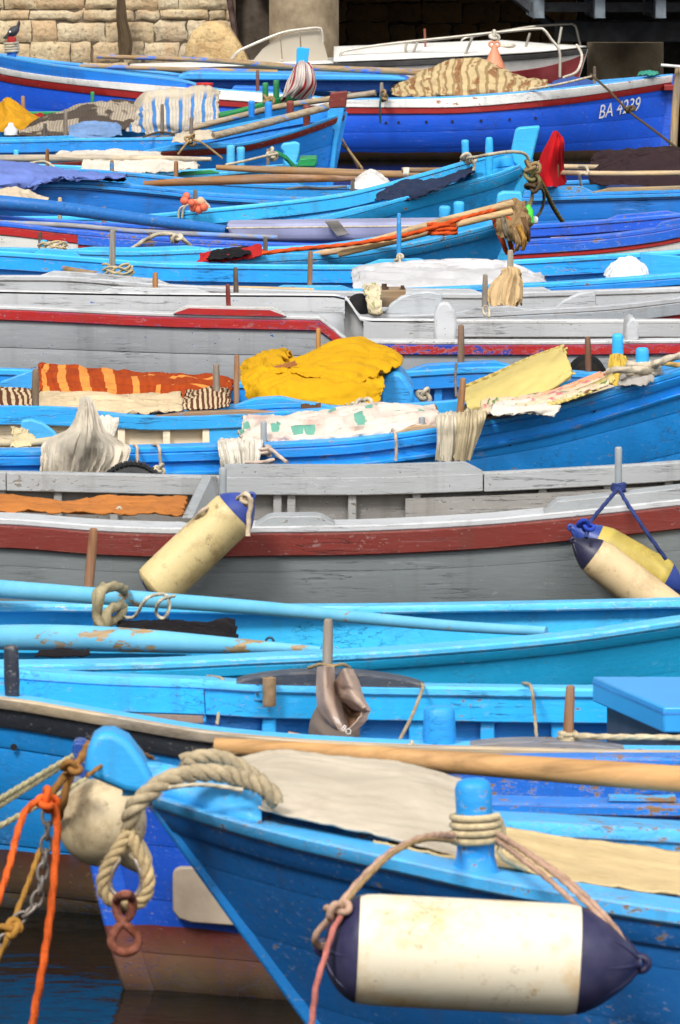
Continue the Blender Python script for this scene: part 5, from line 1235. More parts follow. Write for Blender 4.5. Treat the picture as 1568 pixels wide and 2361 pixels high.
# ------------------------------------------------------------------ clothes on the green-railed boat
heap('jacket', 'yellow jacket thrown in a heap on the green railed boat', 'jacket', [(-20, 302), (40, 304), (88, 292)], [(-20, 262), (14, 246), (26, 240), (50, 262), (90, 284)], 52.6, 53.4, fabric((206, 150, 30)), .028, 5, 4, 1, 40, 30)
heap('cloth', 'small red cloth tucked beside the yellow jacket', 'cloth', [(60, 290), (116, 284)], [(64, 270), (90, 264), (114, 274)], 53.2, 53.8, fabric((168, 34, 28)), .03, 5, 3, 2, 30, 20)
m = MB(); k = 1 / ppm(52.4); m.lathe([(0, 12 * k), (3 * k, 16 * k), (16 * k, 15 * k), (24 * k, 7 * k), (30 * k, 6 * k), (31 * k, 3 * k)], U(25, 314, 52.4), (0, 0, 1), 18); tag(obj('jug', m, plain((214, 220, 226), .4)), 'white plastic jug beside the yellow jacket', 'jug')
heap('blanket', 'brown and beige blanket crumpled along the green railed boat', 'blanket', [(40, 314), (150, 316), (260, 306), (352, 290)], [(50, 304), (120, 276), (190, 250), (250, 244), (310, 246), (352, 262)], 52, 53.2, fabric((120, 100, 84), pattern=p_brown), .03, 7, 4, 3, 70, 40, .01)
heap('denim_shirt', 'pale denim shirt lying in front of the brown blanket', 'shirt', [(158, 318), (230, 318), (282, 312)], [(160, 298), (200, 288), (250, 290), (280, 296)], 51.3, 52, fabric((118, 150, 196)), .015, 7, 4, 4, 44, 26)
heap('bed_sheet', 'beige bed sheet with blue stripes piled on the green railed boat', 'sheet', [(290, 304), (370, 306), (440, 302), (504, 286)], [(300, 288), (334, 232), (380, 222), (430, 222), (470, 210), (504, 216)], 51.9, 53, fabric((212, 200, 180), pattern=p_blue_stripe), .03, 7, 4, 5, 70, 44, .01)
heap('cloth', 'yellow cloth end poking out of the striped bed sheet', 'cloth', [(326, 244), (346, 246)], [(330, 224), (342, 218), (350, 228)], 52.9, 53.4, fabric((206, 160, 50)), .02, 4, 3, 6, 20, 16)
for px, y0, y1, w, lb in ((472, 191, 212, 19, 'large red plastic tub behind the striped bed sheet'), (405, 212, 224, 7, 'little red pot peeping over the striped bed sheet')):
    m = MB(); k = 1 / ppm(53.4); m.lathe([(0, w * .9 * k), ((y1 - y0) * k * .8, w * k), ((y1 - y0) * k * .82, w * 1.06 * k), ((y1 - y0) * k, w * 1.04 * k), ((y1 - y0) * k * .95, w * .8 * k)], U(px, y1, 53.4), (0, 0, 1), 20); tag(obj('plastic_tub', m, plain((206, 24, 22), .4)), lb, 'tub')
cloth('towel', 'white towel with red stripes hung on the blue stem head', 'towel', [[(686, 140, 54.0), (696, 138, 54.1), (708, 142, 54.0)], [(676, 170, 53.7), (698, 152, 53.5), (726, 166, 53.7)], [(660, 205, 53.6), (694, 196, 53.4), (730, 196, 53.6)], [(646, 234, 53.6), (668, 222, 53.5), (716, 230, 53.6)]], fabric((218, 206, 200), pattern=p_red_stripe), .03, 5, 2, 50, 40, 2, .006, hang=True)
knot('lashing', U(618, 230, 52.9), 14, 3.4, TR, None, 2, 'tan lashing between the paired green posts', 'rope')

# ------------------------------------------------------------------ dark-red railed boat
go = wood((172, 150, 118), .6, 1, 'x', (60, 130, 210), .26)
pole('oar', 'worn blue oar resting against the dark red topped posts', 'oar', [(492, 314, 47.6), (620, 282, 47.9), (755, 246, 48.2)], 9, go)
pole('oar', 'long worn oar reaching past the dark red stem towards the numbered boat', 'oar', [(425, 300, 49.6), (560, 266, 49.6), (660, 243, 49.4), (866, 214, 49.2)], 7, go)
heap('cloth', 'off white rag under the worn oar on the dark red railed boat', 'cloth', [(396, 328), (440, 328), (494, 318)], [(400, 320), (440, 312), (490, 306)], 47.6, 48.1, fabric((206, 192, 170)), .02, 6, 3, 8, 36, 20)
knot('lashing', U(440, 322, 47.25), 14, 3, TR, None, 5, 'brown lashing on the dark pin above the dark red rail', 'rope')
rope('lashing_line', 'thin brown line led from the dark pin down over the dark red rail', 'rope', [(436, 324, 47.2), (424, 338, 47.15), (410, 356, 47.1)], 2.6, TR, lay=False)
rope('lashing_line', 'thin brown line led from the dark pin towards the paired cyan posts', 'rope', [(446, 322, 47.2), (470, 332, 47.1), (512, 364, 46.6)], 2.6, TR, lay=False)
rope('lashing_line', 'dark cord looped round the tall dark pin on the blue far rail', 'rope', [(330, 316, 49.0), (372, 304, 49.1), (416, 314, 49.0)], 2.4, DR, lay=False)

# ------------------------------------------------------------------ cyan boat
pole('boom', 'pale bleached boom lying along the rolled white sail', 'pole', [(-40, 366, 43.4), (250, 364, 43.4), (487, 367, 43.2)], 8, wood((206, 188, 160), .5), rf=lambda t: 1.1 - .5 * t * t)
heap('sail', 'white sailcloth rolled above the bleached boom', 'sail', [(120, 368), (260, 366), (380, 368)], [(130, 360), (200, 352), (270, 350), (370, 362)], 43.6, 44.2, fabric((222, 214, 200)), .012, 10, 4, 3, 60, 24)
heap('sail', 'white sailcloth bunched below the bleached boom', 'sail', [(186, 396), (300, 398), (456, 390)], [(190, 374), (240, 378), (320, 372), (400, 374), (456, 384)], 42.9, 43.4, fabric((222, 214, 200)), .012, 11, 4, 9, 60, 24)
rope('bow_rope', 'green rope passed round the cyan stem head', 'rope', [(636, 352, 43.7), (650, 358, 43.6), (668, 372, 43.6), (680, 388, 43.6)], 5, GRR)
rope('bow_line', 'grey line from the paired cyan posts to the stem knot', 'rope', [(520, 380, 43.2), (560, 372, 43.3), (610, 360, 43.5), (640, 354, 43.6)], 3, WR, lay=False)
knot('bow_knot', U(628, 356, 43.6), 15, 4, WR, None, 3, 'pale rope knot beside the green rope on the cyan stem', 'rope')
rope('rail_lashing', 'pale looped cord around the pin on the green rail', 'rope', [(70, 376, 43), (100, 372, 42.95), (118, 380, 42.9), (130, 392, 42.9)], 2.8, WR, lay=False)

# ------------------------------------------------------------------ long blue boat
cloth('sheet_cover', 'lavender blue sheet spread over the end of the long blue boat', 'sheet', [[(-60, 372, 41.4), (60, 382, 41.2), (160, 398, 41), (286, 409, 40.7)], [(-60, 384, 40.6), (60, 392, 40.5), (160, 404, 40.4), (288, 411, 40.35)], [(-60, 410, 40.05), (60, 414, 40.08), (160, 409, 40.15), (290, 412, 40.2)], [(-60, 450, 40.0), (30, 440, 40.05), (100, 424, 40.1), (290, 414, 40.12)]], fabric((112, 134, 206), dirt=.1), .008, 4, 3, 50, 30, 3, .006)
heap('cloth', 'black cloth strip beside the end of the lavender sheet', 'cloth', [(214, 416), (292, 417)], [(220, 409), (255, 405), (288, 411)], 40.2, 40.6, fabric((26, 30, 40)), .012, 5, 3, 4, 30, 14)
pole('oar', 'bare wooden oar uppermost of the two across the long blue boat', 'oar', [(498, 386, 41.6), (700, 395, 41.6), (900, 402, 41.6), (1040, 398, 41.7)], 8, wood((156, 118, 74), .35), rf=lambda t: .75 + .5 * math.sin(math.pi * t))
pole('oar', 'thicker bare wooden oar blade lying below the other oar', 'oar', [(330, 424, 41.0), (460, 418, 41.0), (640, 412, 41.0), (840, 412, 41.1)], 10, wood((150, 104, 62), .3), rf=lambda t: .35 + .75 * math.sin(math.pi * min(1, t * .9 + .08)) ** .7)
pole('pole', 'short brown pole end beside the white tied strap', 'pole', [(926, 392, 41.2), (1010, 392, 41.2), (1070, 388, 41.2)], 6, wood((140, 106, 68), .4))
cloth('strap', 'white cloth strap tied round the short brown pole', 'strap', [[(930, 386, 41.0), (944, 386, 41.0)], [(930, 400, 40.95), (943, 400, 40.95)], [(932, 416, 41.0), (941, 416, 41.0)]], fabric((214, 208, 192)), .006, 3, 2, 10, 14, 1, .006)
heap('cloth_cover', 'white peaked cloth cover beside the thick wooden oar', 'cloth', [(806, 434), (850, 438), (900, 432)], [(818, 428), (842, 402), (852, 398), (866, 402), (892, 428)], 40.2, 40.9, fabric((228, 226, 222)), .02, 6, 3, 5, 40, 26)
rope('stick', 'thin dark crooked stick lying by the white peaked cloth', 'stick', [(660, 436, 40.3), (700, 432, 40.3), (740, 434, 40.3), (800, 430, 40.3)], 3, wood((60, 52, 44), .3), lay=False)
fs = pole('flag_stick', 'wooden stick standing on the rail and holding up the red cloth', 'stick', [(1283, 340, 40.3), (1281, 428, 40.3)], 7, wood((150, 96, 52), .2, 1, 'z'), n=8)
cloth('flag', 'bright red cloth draped from the wooden stick', 'cloth', [[(1278, 303, 40.35), (1286, 304, 40.3), (1294, 316, 40.25)], [(1262, 332, 40.3), (1280, 326, 40.12), (1298, 330, 40.2)], [(1246, 362, 40.3), (1270, 358, 40.08), (1296, 352, 40.25)], [(1240, 398, 40.3), (1262, 398, 40.1), (1296, 390, 40.45)], [(1234, 428, 40.3), (1270, 432, 40.1), (1302, 424, 40.5)]], fabric((196, 18, 28), dirt=.05), .025, 4, 2, 44, 44, 4, .006, hang=True)
mt = fabric((52, 36, 40), dirt=.15)
heap('tarpaulin', 'dark maroon tarpaulin folded over the poles by the red cloth', 'tarpaulin', [(1360, 425), (1450, 432), (1600, 428)], [(1362, 418), (1385, 400), (1440, 368), (1500, 356), (1600, 350)], 40.6, 42, mt, .025, 6, 4, 6, 64, 40, .01)
heap('tarpaulin', 'thin dark tarpaulin edge lying flat towards the numbered boat', 'tarpaulin', [(1362, 384), (1470, 378), (1600, 372)], [(1366, 376), (1420, 366), (1480, 358), (1600, 350)], 42.0, 42.8, mt, .03, 6, 3, 9, 50, 24, .01)
heap('cloth', 'navy cloth fold along the rail under the maroon tarpaulin', 'cloth', [(1396, 438), (1500, 438)], [(1398, 430), (1440, 426), (1500, 430)], 40.25, 40.6, fabric((46, 62, 110)), .012, 6, 3, 3, 36, 16)
for i, (a, lb) in enumerate((([(1296, 384, 41.6), (1420, 386, 41.6), (1640, 388, 41.6)], 'upper pale pole running under the maroon tarpaulin'), ([(1290, 398, 40.4), (1420, 400, 40.4), (1640, 398, 40.4)], 'lower pale pole running across the maroon tarpaulin'))):
    pole('pole', lb, 'pole', a, 6, wood((206, 178, 136), .35))
rope('pole_lashing', 'white cord looped round the two pale poles', 'rope', [(1336, 384, 41.2), (1352, 386, 40.3), (1356, 402, 40.2), (1338, 400, 40.2), (1340, 430, 40.3)], 3.4, WR, lay=False)
heap('cloth', 'small white cloth behind the red flag', 'cloth', [(1238, 404), (1256, 408)], [(1240, 378), (1246, 370), (1256, 374)], 40.6, 41, fabric((214, 210, 202)), .012, 4, 3, 1, 20, 16)
fw = empty('cork_line', U(447, 496, 38.7), 'cluster of orange net floats hung on a pin with pale cord', 'net floats')
for i, (x, y, r) in enumerate(((430, 452, 9), (425, 463, 10), (442, 467, 9), (446, 478, 11), (459, 483, 10), (470, 478, 10), (455, 470, 9), (463, 464, 10))):
    m = MB(); k = 1 / ppm(38.7); rr = r * k; yy = 38.75 - (i % 3) * .02; m.lathe([(-rr, rr * .25), (-rr * .8, rr * .62), (-rr * .4, rr * .93), (0, rr), (rr * .4, rr * .93), (rr * .8, rr * .62), (rr, rr * .25)], U(x, y, yy), (.3 - .1 * i, .5, 1), 14)
    obj('float', m, plain((214, 96, 62) if i != 7 else (222, 170, 130), .55, .25, 12), fw)
for i, a in enumerate(([(455, 462), (478, 470), (486, 488), (492, 502)], [(440, 470), (418, 478), (412, 490), (412, 502)], [(448, 462), (470, 462), (480, 480), (478, 502)], [(438, 466), (424, 480), (420, 502)])):
    rope('cord', None, None, a, 2.6, WR, 38.85, lay=False, parent=fw)

# ------------------------------------------------------------------ tall-stemmed light blue boat
heap('trousers', 'dark navy trousers thrown across the light blue bow', 'trousers', [(864, 462), (940, 460), (1020, 434), (1092, 398)], [(872, 456), (900, 440), (935, 420), (1000, 420), (1050, 406), (1094, 396)], 37.75, 38.3, fabric((40, 52, 80)), .014, 8, 4, 4, 64, 36, .008)
rope('bow_rope', 'pale rope led round the two blue posts to the tall stem', 'rope', [(1064, 372, 38.5), (1082, 364, 38), (1100, 362, 37.9), (1130, 356, 37.6), (1180, 350, 37.8), (1212, 356, 37.95), (1222, 380, 38.0)], 4, WR, lay=False)
knot('bow_knot', U(1080, 366, 38.1), 18, 4, WR, None, 6, 'pale knot round the rear blue post of the tall stemmed boat', 'rope')
rope('hanging_loop', 'pale loop hanging inside from the rear blue post', 'rope', [(1086, 368, 38), (1094, 384, 38), (1086, 402, 38.0)], 3.4, WR, lay=False)
for i, sd in enumerate((2, 5, 8)):
    knot('bow_tangle', U(1226 + 3 * i, 385 + 22 * i, 37.95), 20, 4.5, (TR, ropem((140, 134, 90)), DR)[i], None, sd, ('upper', 'middle', 'lower')[i] + ' brown knot of the tangle hanging from the tall stem', 'rope')
rope('hanging_rope', 'old rope dropping straight from the tall stem to the green bottle', 'rope', [(1226, 400, 37.95), (1229, 440, 38), (1222, 476, 38)], 4, TR)
rope('mooring_rope', 'mossy green brown rope slanting away from the tall stem', 'rope', [(1234, 398, 38), (1256, 436, 38.6), (1276, 478, 39.2), (1298, 512, 39.6)], 5, ropem((140, 124, 66)))
rope('hanging_rope', 'second thin mossy rope curving below the tall stem', 'rope', [(1240, 420, 38.1), (1254, 446, 38.3), (1250, 480, 38.4), (1238, 500, 38.4)], 3.4, ropem((120, 112, 80)))
fl = empty('plastic_bottle', U(1217, 516, 38.0), 'lime green plastic bottle hanging below the tall stem', 'bottle'); k = 1 / ppm(38)
m = MB(); m.lathe([(0, 9 * k), (2 * k, 12 * k), (30 * k, 12 * k), (40 * k, 6 * k), (46 * k, 4.5 * k)], U(1217, 516, 38), (.05, 0, 1), 18); obj('body', m, plain((70, 226, 60), .35, .1), fl)
m = MB(); m.lathe([(0, 5.5 * k), (7 * k, 5 * k)], U(1219, 471, 38), (.05, 0, 1), 12); obj('lid', m, plain((120, 130, 90), .5), fl)
lump('foam_block', 'small white foam scrap beside the lime green bottle', 'foam', [(1226, 512), (1230, 500), (1240, 502), (1240, 514), (1232, 518)], 38.05, .04, plain((236, 236, 234), .8), .004)

# ------------------------------------------------------------------ deep blue boat
pole('oar', 'dark blue oar lying along the deep blue boat rail', 'oar', [(-60, 462, 36.4), (120, 478, 36.2), (300, 502, 35.9), (525, 532, 35.5)], 17, pt(srgb(36, 88, 176), .45, under=srgb(100, 96, 96)), rf=lambda t: 1.05 - .35 * t)
pole('oar', 'thin pale blue worn pole below the dark blue oar', 'oar', [(-40, 512, 35.2), (160, 520, 35.15), (330, 534, 35.1), (640, 548, 35.1)], 6, wood((150, 150, 156), .5, 1, 'x', (90, 140, 210), .3))
heap('cloth', 'cream cloth bundle at the end of the deep blue boat', 'cloth', [(-30, 482), (40, 484), (108, 478)], [(-30, 448), (20, 452), (60, 458), (106, 472)], 36.6, 37.2, fabric((220, 202, 176)), .03, 6, 3, 8, 44, 26)
slab('grey_board', [(748, 510), (780, 508), (806, 540), (778, 546)], 35.1, .03, wood((92, 86, 80), .6), None, .004, 'weathered grey board lying across the lilac board', 'board')
rope('white_cord', 'taut white cord running over the lilac board', 'rope', [(522, 526, 35.1), (700, 524, 35.1), (1090, 520, 35.1)], 2.2, WR, lay=False)
rope('rail_rope', 'white rope arched and knotted over the deep blue rail', 'rope', [(304, 574, 34.95), (330, 556, 34.95), (366, 540, 34.9), (404, 542, 34.9), (428, 556, 34.9), (442, 572, 34.95)], 4.5, WR)
knot('rail_knot', U(405, 550, 34.9), 15, 4, WR, None, 4, 'white knot in the rope arched over the deep blue rail', 'rope')
pole('plank', 'bare wooden stick lying between the deep blue rails', 'stick', [(1270, 552, 35.6), (1360, 548, 35.6), (1440, 544, 35.6)], 5, wood((206, 168, 116), .3))

# ------------------------------------------------------------------ light blue boat with orange lashings
pw = wood((206, 170, 120), .3)
pole('pole', 'upper pale pole lashed over the light blue bow', 'pole', [(700, 594, 33.0), (860, 556, 33.0), (1010, 512, 32.9), (1182, 468, 33.0)], 8, pw)
pole('pole', 'lower pale pole lashed over the light blue bow', 'pole', [(780, 586, 32.8), (930, 550, 32.75), (1060, 516, 32.7), (1180, 488, 32.8)], 8, pw)
pole('pole', 'third thin pole lying beside the orange rope', 'pole', [(740, 586, 32.9), (840, 570, 32.85), (990, 530, 32.8)], 5, wood((190, 140, 90), .3))
rope('orange_rope', 'orange rope stretched along the lashed poles', 'rope', [(604, 584, 32.75), (700, 573, 32.75), (800, 564, 32.75), (920, 545, 32.7), (1000, 524, 32.65), (1060, 505, 32.7), (1150, 482, 33)], 5, OR)
for i, dz in enumerate((0, 9, 18)):
    rope('orange_lashing', ('top', 'middle', 'bottom')[i] + ' turn of orange rope round the blue post', 'rope', coil_pts(U(1020, 520 + dz, 32.72), .075, .07, 0, 1.15, dz=.01, ph=i, jit=.05, seed=i), 5, OR, world=True)
for i, a in enumerate(([(1134, 494, 33.1), (1146, 525, 33.0), (1156, 550, 32.95), (1170, 584, 33)], [(1170, 494, 33.0), (1178, 520, 32.9), (1176, 556, 32.9), (1182, 580, 33)])):
    rope('orange_rope', ('outer', 'inner')[i] + ' orange rope end hanging from the ragged bundle on the bow', 'rope', a, 5.5, OR)
heap('ragged_bundle', 'bundle of frayed tan rags tied around the light blue stem', 'rags', [(1144, 540), (1180, 560), (1214, 568)], [(1142, 500), (1170, 472), (1206, 478), (1218, 510)], 32.8, 33.5, fabric((150, 122, 86), dirt=.5), .05, 9, 5, 5, 50, 40, .008)
for i, a in enumerate(([(1196, 520), (1208, 550), (1206, 576)], [(1186, 520), (1196, 556), (1190, 580)], [(1206, 500), (1216, 530), (1218, 556)], [(1160, 500), (1166, 530), (1172, 552)])):
    cloth('rag_strip', ('ochre', 'tan', 'brown', 'grey')[i] + ' rag strip hanging from the frayed bundle on the stem', 'rag', [[(a[0][0] - 6, a[0][1], 32.75), (a[0][0] + 6, a[0][1], 32.75)], [(a[1][0] - 7, a[1][1], 32.72), (a[1][0] + 6, a[1][1], 32.72)], [(a[2][0] - 5, a[2][1], 32.75), (a[2][0] + 4, a[2][1], 32.75)]], fabric(((190, 144, 70), (166, 136, 96), (120, 92, 62), (130, 120, 100))[i]), .02, 4, 3, 14, 22, i, .006)
heap('cloth', 'red and black cloth slipping over the light blue rail', 'cloth', [(452, 606), (520, 602), (612, 590)], [(462, 600), (500, 588), (550, 584), (604, 570)], 32.75, 33.2, fabric((190, 40, 40), pattern=None), .012, 6, 4, 5, 44, 26)
heap('cloth', 'black cloth laid over the middle of the red cloth', 'cloth', [(476, 600), (540, 594), (580, 586)], [(486, 588), (520, 581), (576, 582)], 32.72, 33.15, fabric((24, 24, 28)), .008, 5, 3, 9, 36, 22)
for i, (x, y, Y, lb) in enumerate(((124, 574, 33.9, 'tan rope coil on the mooring knobs of the light blue boat'), (270, 628, 30.3, 'tan rope coil on the mooring knobs of the vivid blue boat'))):
    P = []
    for t in range(6): P += [q + Vector((0, 0, .012 * math.sin(q.x * 60 + t * 2))) for q in coil_pts(U(x + 3 * math.sin(t * 2.4), y - 4 * t + 8, Y - .03), .07 + .012 * math.sin(t * 1.9), .045, 0, 1, n=12, jit=.1, seed=t + i * 9, dz=.012)[:-1]]
    rope('rope_coil', lb, 'rope', P, 2.6, ropem((196, 178, 140)), world=True, lay=False)
rope('frayed_line', 'frayed rope end wrapped round the light blue stem head', 'rope', [(1140, 492, 33.2), (1150, 470, 33.2), (1180, 466, 33.1), (1206, 474, 33.2)], 4, TR)

# ------------------------------------------------------------------ vivid blue boat
heap('sheet_cover', 'white sheet stretched over a box in the vivid blue boat', 'sheet', [(812, 690), (900, 690), (1100, 690), (1254, 676)], [(816, 634), (850, 622), (1000, 614), (1140, 612), (1200, 626), (1250, 656)], 30.5, 31.8, fabric((206, 206, 208), dirt=.15), .009, 5, 3, 4, 70, 44, .006, belly=.04)
heap('plastic_bag', 'crumpled white plastic bag lying in the vivid blue boat', 'bag', [(1400, 662), (1450, 664), (1494, 660)], [(1402, 640), (1420, 608), (1450, 600), (1480, 612), (1494, 646)], 30.4, 31.0, plain((226, 230, 234), .25, .08, 6, .0, bump=.4, sss=1), .035, 6, 5, 7, 54, 44, .004)
pole('oar', 'worn blue oar handle beside the bleached pin', 'oar', [(146, 620, 30.6), (190, 628, 30.5), (248, 636, 30.4)], 8, wood((150, 120, 80), .4, 1, 'x', (60, 130, 210), .4), n=10)
pole('plank', 'bare wooden plank edge resting along the vivid blue rail', 'plank', [(474, 664, 30.1), (600, 666, 30.1), (724, 670, 30.1)], 6, wood((206, 178, 130), .2))
knot('pin_knot', U(920, 596, 31.9), 11, 3.4, WR, None, 7, 'white knot tied round the slim blue pin', 'rope')
rope('cord', 'white cord end hanging from the slim blue pin', 'rope', [(922, 600, 31.85), (924, 614, 31.8), (922, 626, 31.8)], 3.4, WR, lay=False)
rope('rope_bundle', 'pale rope bundle beside the plastic bag', 'rope', coil_pts(U(1548, 654, 30.3), .14, .04, 0, 4, dz=.03, jit=.2, seed=2), 3.6, WR, world=True, lay=False)

# ------------------------------------------------------------------ light grey boat
hb_ = empty('engine_hatch', U(902, 702, 28.7), 'brown wooden hatch block with rusty bolts on the light grey boat', 'hatch')
m = MB(); c = U(904, 684, 28.8); m.box((c.x, 28.8, c.z), 62 / ppm(28.8), .3, 38 / ppm(28.8)); obj('block', m, wood((150, 122, 88), .3), hb_, bevel=.006)
for px, py, w in ((886, 657, 9), (928, 661, 6)):
    m = MB(); k = 1 / ppm(28.8); m.lathe([(0, w * 1.2 * k), (5 * k, w * 1.2 * k), (5.2 * k, w * .7 * k), (12 * k, w * .7 * k)], U(px, py + 9, 28.72), (0, 0, 1), 6); obj('bolt', m, plain((86, 62, 38), .6, .4, 20, metal=.4), hb_)
cloth('cloth', 'cream flowered cloth hanging over the grey rail', 'cloth', [[(836, 668, 28.6), (876, 662, 28.6)], [(838, 676, 28.3), (880, 676, 28.3)], [(846, 700, 28.15), (880, 702, 28.15)], [(852, 726, 28.15), (882, 726, 28.15)]], fabric((222, 210, 178), pattern=p_slip), .015, 5, 3, 30, 30, 1, .005)
lump('black_bag', 'black quilted bag beside the cream flowered cloth', 'bag', [(804, 690), (820, 676), (842, 680), (852, 726), (830, 730), (806, 726)], 28.4, .3, fabric((34, 34, 36)), .012, 2)
cloth('rag', 'tan rag bundled and tied on the bleached pin', 'rag', [[(1160, 622, 29.3), (1178, 616, 29.1), (1196, 622, 29.3)], [(1158, 636, 29.2), (1180, 634, 28.95), (1196, 636, 29.2)], [(1136, 660, 29.1), (1172, 658, 28.75), (1198, 660, 29.0)], [(1122, 690, 28.9), (1166, 698, 28.6), (1198, 692, 28.9)], [(1124, 704, 28.8), (1166, 710, 28.55), (1198, 704, 28.8)]], fabric((214, 184, 138), dirt=.3), .03, 9, 2, 80, 44, 3, .006, hang=True)
rope('rag_tie', 'band tied round the neck of the tan rag', 'rope', coil_pts(U(1178, 640, 29.12), .045, .05, 0, 2, dz=.02, jit=.06), 3, TR, world=True, lay=False)
for i, a in enumerate(([(715, 676, 28.2), (720, 690, 28.15), (724, 724, 28.1)], [(1118, 704, 28.1), (1114, 718, 28.1), (1120, 728, 28.05)], [(1122, 704, 28.1), (1128, 716, 28.1), (1128, 732, 28.05)])):
    rope('cord', ('cream cord hanging inside the pale grey rail', 'first cord end tied on the pin beside the tan rag', 'second cord end tied on the pin beside the tan rag')[i], 'rope', a, 2.8, WR, lay=False)

# ------------------------------------------------------------------ carpet boat
cloth('carpet', 'rust orange patterned carpet draped along the mid blue boat', 'carpet', [[(92, 842, 25.0), (180, 852, 25.0), (330, 864, 25.0), (490, 872, 25.0), (536, 882, 25.0)], [(90, 862, 24.75), (190, 868, 24.75), (340, 882, 24.7), (490, 890, 24.7), (530, 898, 24.75)], [(88, 910, 24.5), (200, 914, 24.4), (340, 926, 24.4), (480, 932, 24.4), (528, 932, 24.5)], [(90, 948, 24.2), (210, 946, 24.1), (340, 956, 24.1), (480, 956, 24.1), (528, 950, 24.2)]], fabric((176, 74, 24), pattern=p_carpet, dirt=.1), .007, 5, 3, 90, 50, 2, .012)
heap('rug', 'rolled brown and cream striped rug below the orange carpet', 'rug', [(-30, 942), (60, 946), (100, 942)], [(-30, 906), (40, 908), (100, 922)], 23.3, 24.0, fabric((206, 186, 152), pattern=p_check), .012, 5, 3, 4, 50, 30, .01)
heap('blanket', 'cream knitted blanket bunched below the orange carpet', 'blanket', [(80, 948), (220, 960), (340, 956), (420, 948)], [(86, 926), (150, 916), (210, 912), (280, 924), (350, 936), (420, 942)], 22.9, 23.6, fabric((216, 194, 158), weave=120), .009, 8, 4, 3, 80, 40, .012)
heap('rolled_mat', 'brown and cream striped mat rolled beside the grey pin', 'mat', [(420, 944), (480, 944), (530, 938)], [(424, 926), (460, 914), (496, 906), (530, 916)], 23.0, 23.6, fabric((206, 186, 152), pattern=p_check), .012, 6, 4, 12, 44, 30, .01)
yel = fabric((216, 164, 16), dirt=.18, dirtc=(120, 70, 16), var=.15)
ok_ = empty('oilskin', U(720, 940, 23.6), 'bright yellow oilskin sheet thrown over the engine box', 'oilskin')
cloth('lower_fall', None, None, [[(556, 864, 23.8), (600, 850, 23.75), (661, 848, 23.65), (774, 868, 23.6), (882, 866, 23.7)], [(558, 880, 23.55), (610, 876, 23.45), (690, 884, 23.38), (790, 890, 23.38), (884, 884, 23.5)], [(578, 930, 23.42), (640, 930, 23.3), (700, 940, 23.25), (790, 938, 23.25), (872, 932, 23.35)]], yel, .022, 7, 3, 90, 44, 5, .005, parent=ok_, slack=.08)
cloth('left_lobe', None, None, [[(566, 862, 24.6), (626, 828, 24.6), (680, 828, 24.6)], [(562, 852, 24.2), (626, 822, 24.25), (672, 822, 24.25)], [(556, 862, 23.8), (606, 848, 23.75), (664, 846, 23.65)], [(556, 872, 23.6), (606, 862, 23.55), (664, 860, 23.5)]], yel, .016, 5, 3, 44, 34, 7, .005, parent=ok_, slack=.08)
cloth('hood', None, None, [[(661, 852, 24.4), (730, 834, 24.7), (804, 812, 24.9), (880, 822, 24.8), (922, 840, 24.5)], [(661, 845, 24.0), (730, 818, 24.2), (804, 788, 24.35), (872, 803, 24.3), (926, 832, 24.15)], [(660, 850, 23.7), (720, 842, 23.75), (800, 830, 23.78), (866, 838, 23.82), (924, 842, 23.95)], [(663, 858, 23.52), (704, 868, 23.44), (774, 882, 23.38), (838, 882, 23.45), (918, 850, 23.8)]], yel, .014, 5, 3, 80, 54, 11, .005, parent=ok_, slack=.06)
cloth('oilskin_flap', 'yellow oilskin flap hanging behind the blue engine box', 'oilskin', [[(918, 860, 24.4), (930, 866, 24.4)], [(930, 890, 24.35), (946, 888, 24.35)], [(932, 928, 24.3), (952, 922, 24.3)]], yel, .012, 3, 3, 14, 26, 3, .006)
slab('leather_strap', [(622, 856), (625, 846), (680, 832), (686, 842), (650, 852)], 23.6, .01, plain((150, 92, 30), .7, .3, 9), None, .002, 'brown leather strap lying on the yellow oilskin', 'strap')
for i, (x, y, lb) in enumerate(((832, 934, 'frayed white rope end hanging below the yellow oilskin'), (978, 912, 'white rope knot lying on the mid blue far rail'))):
    knot('rope_knot', U(x, y, 23.1 if i == 0 else 24.2), 26 if i == 0 else 18, 5, WR, None, 4 + i, lb, 'rope')
rope('frayed_tassel', 'row of frayed tassels under the yellow oilskin', 'rope', [(800 + (i * 4) + (3 if i % 2 else -3), 930 + (14 if i % 2 else 0), 23.05) for i in range(15)], 2.6, WR, lay=False)
heap('leather_pouch', 'brown leather pouch on the blue rail below the oilskin', 'pouch', [(692, 958), (716, 962), (742, 958)], [(694, 944), (716, 940), (740, 942)], 22.4, 22.9, fabric((110, 72, 44)), .012, 4, 3, 3, 24, 18)
lump('black_bag', 'black bag behind the dark pin near the ruffled cushion', 'bag', [(1306, 872), (1316, 840), (1345, 820), (1375, 826), (1400, 856), (1396, 872)], 25.3, .3, fabric((20, 20, 22)), .02, 6)
rope('cord', 'grey cord hanging from the worn pin on the mid blue far rail', 'rope', [(1052, 838, 24.8), (1050, 870, 24.7), (1052, 916, 24.6)], 3, ropem((120, 110, 100)), lay=False)

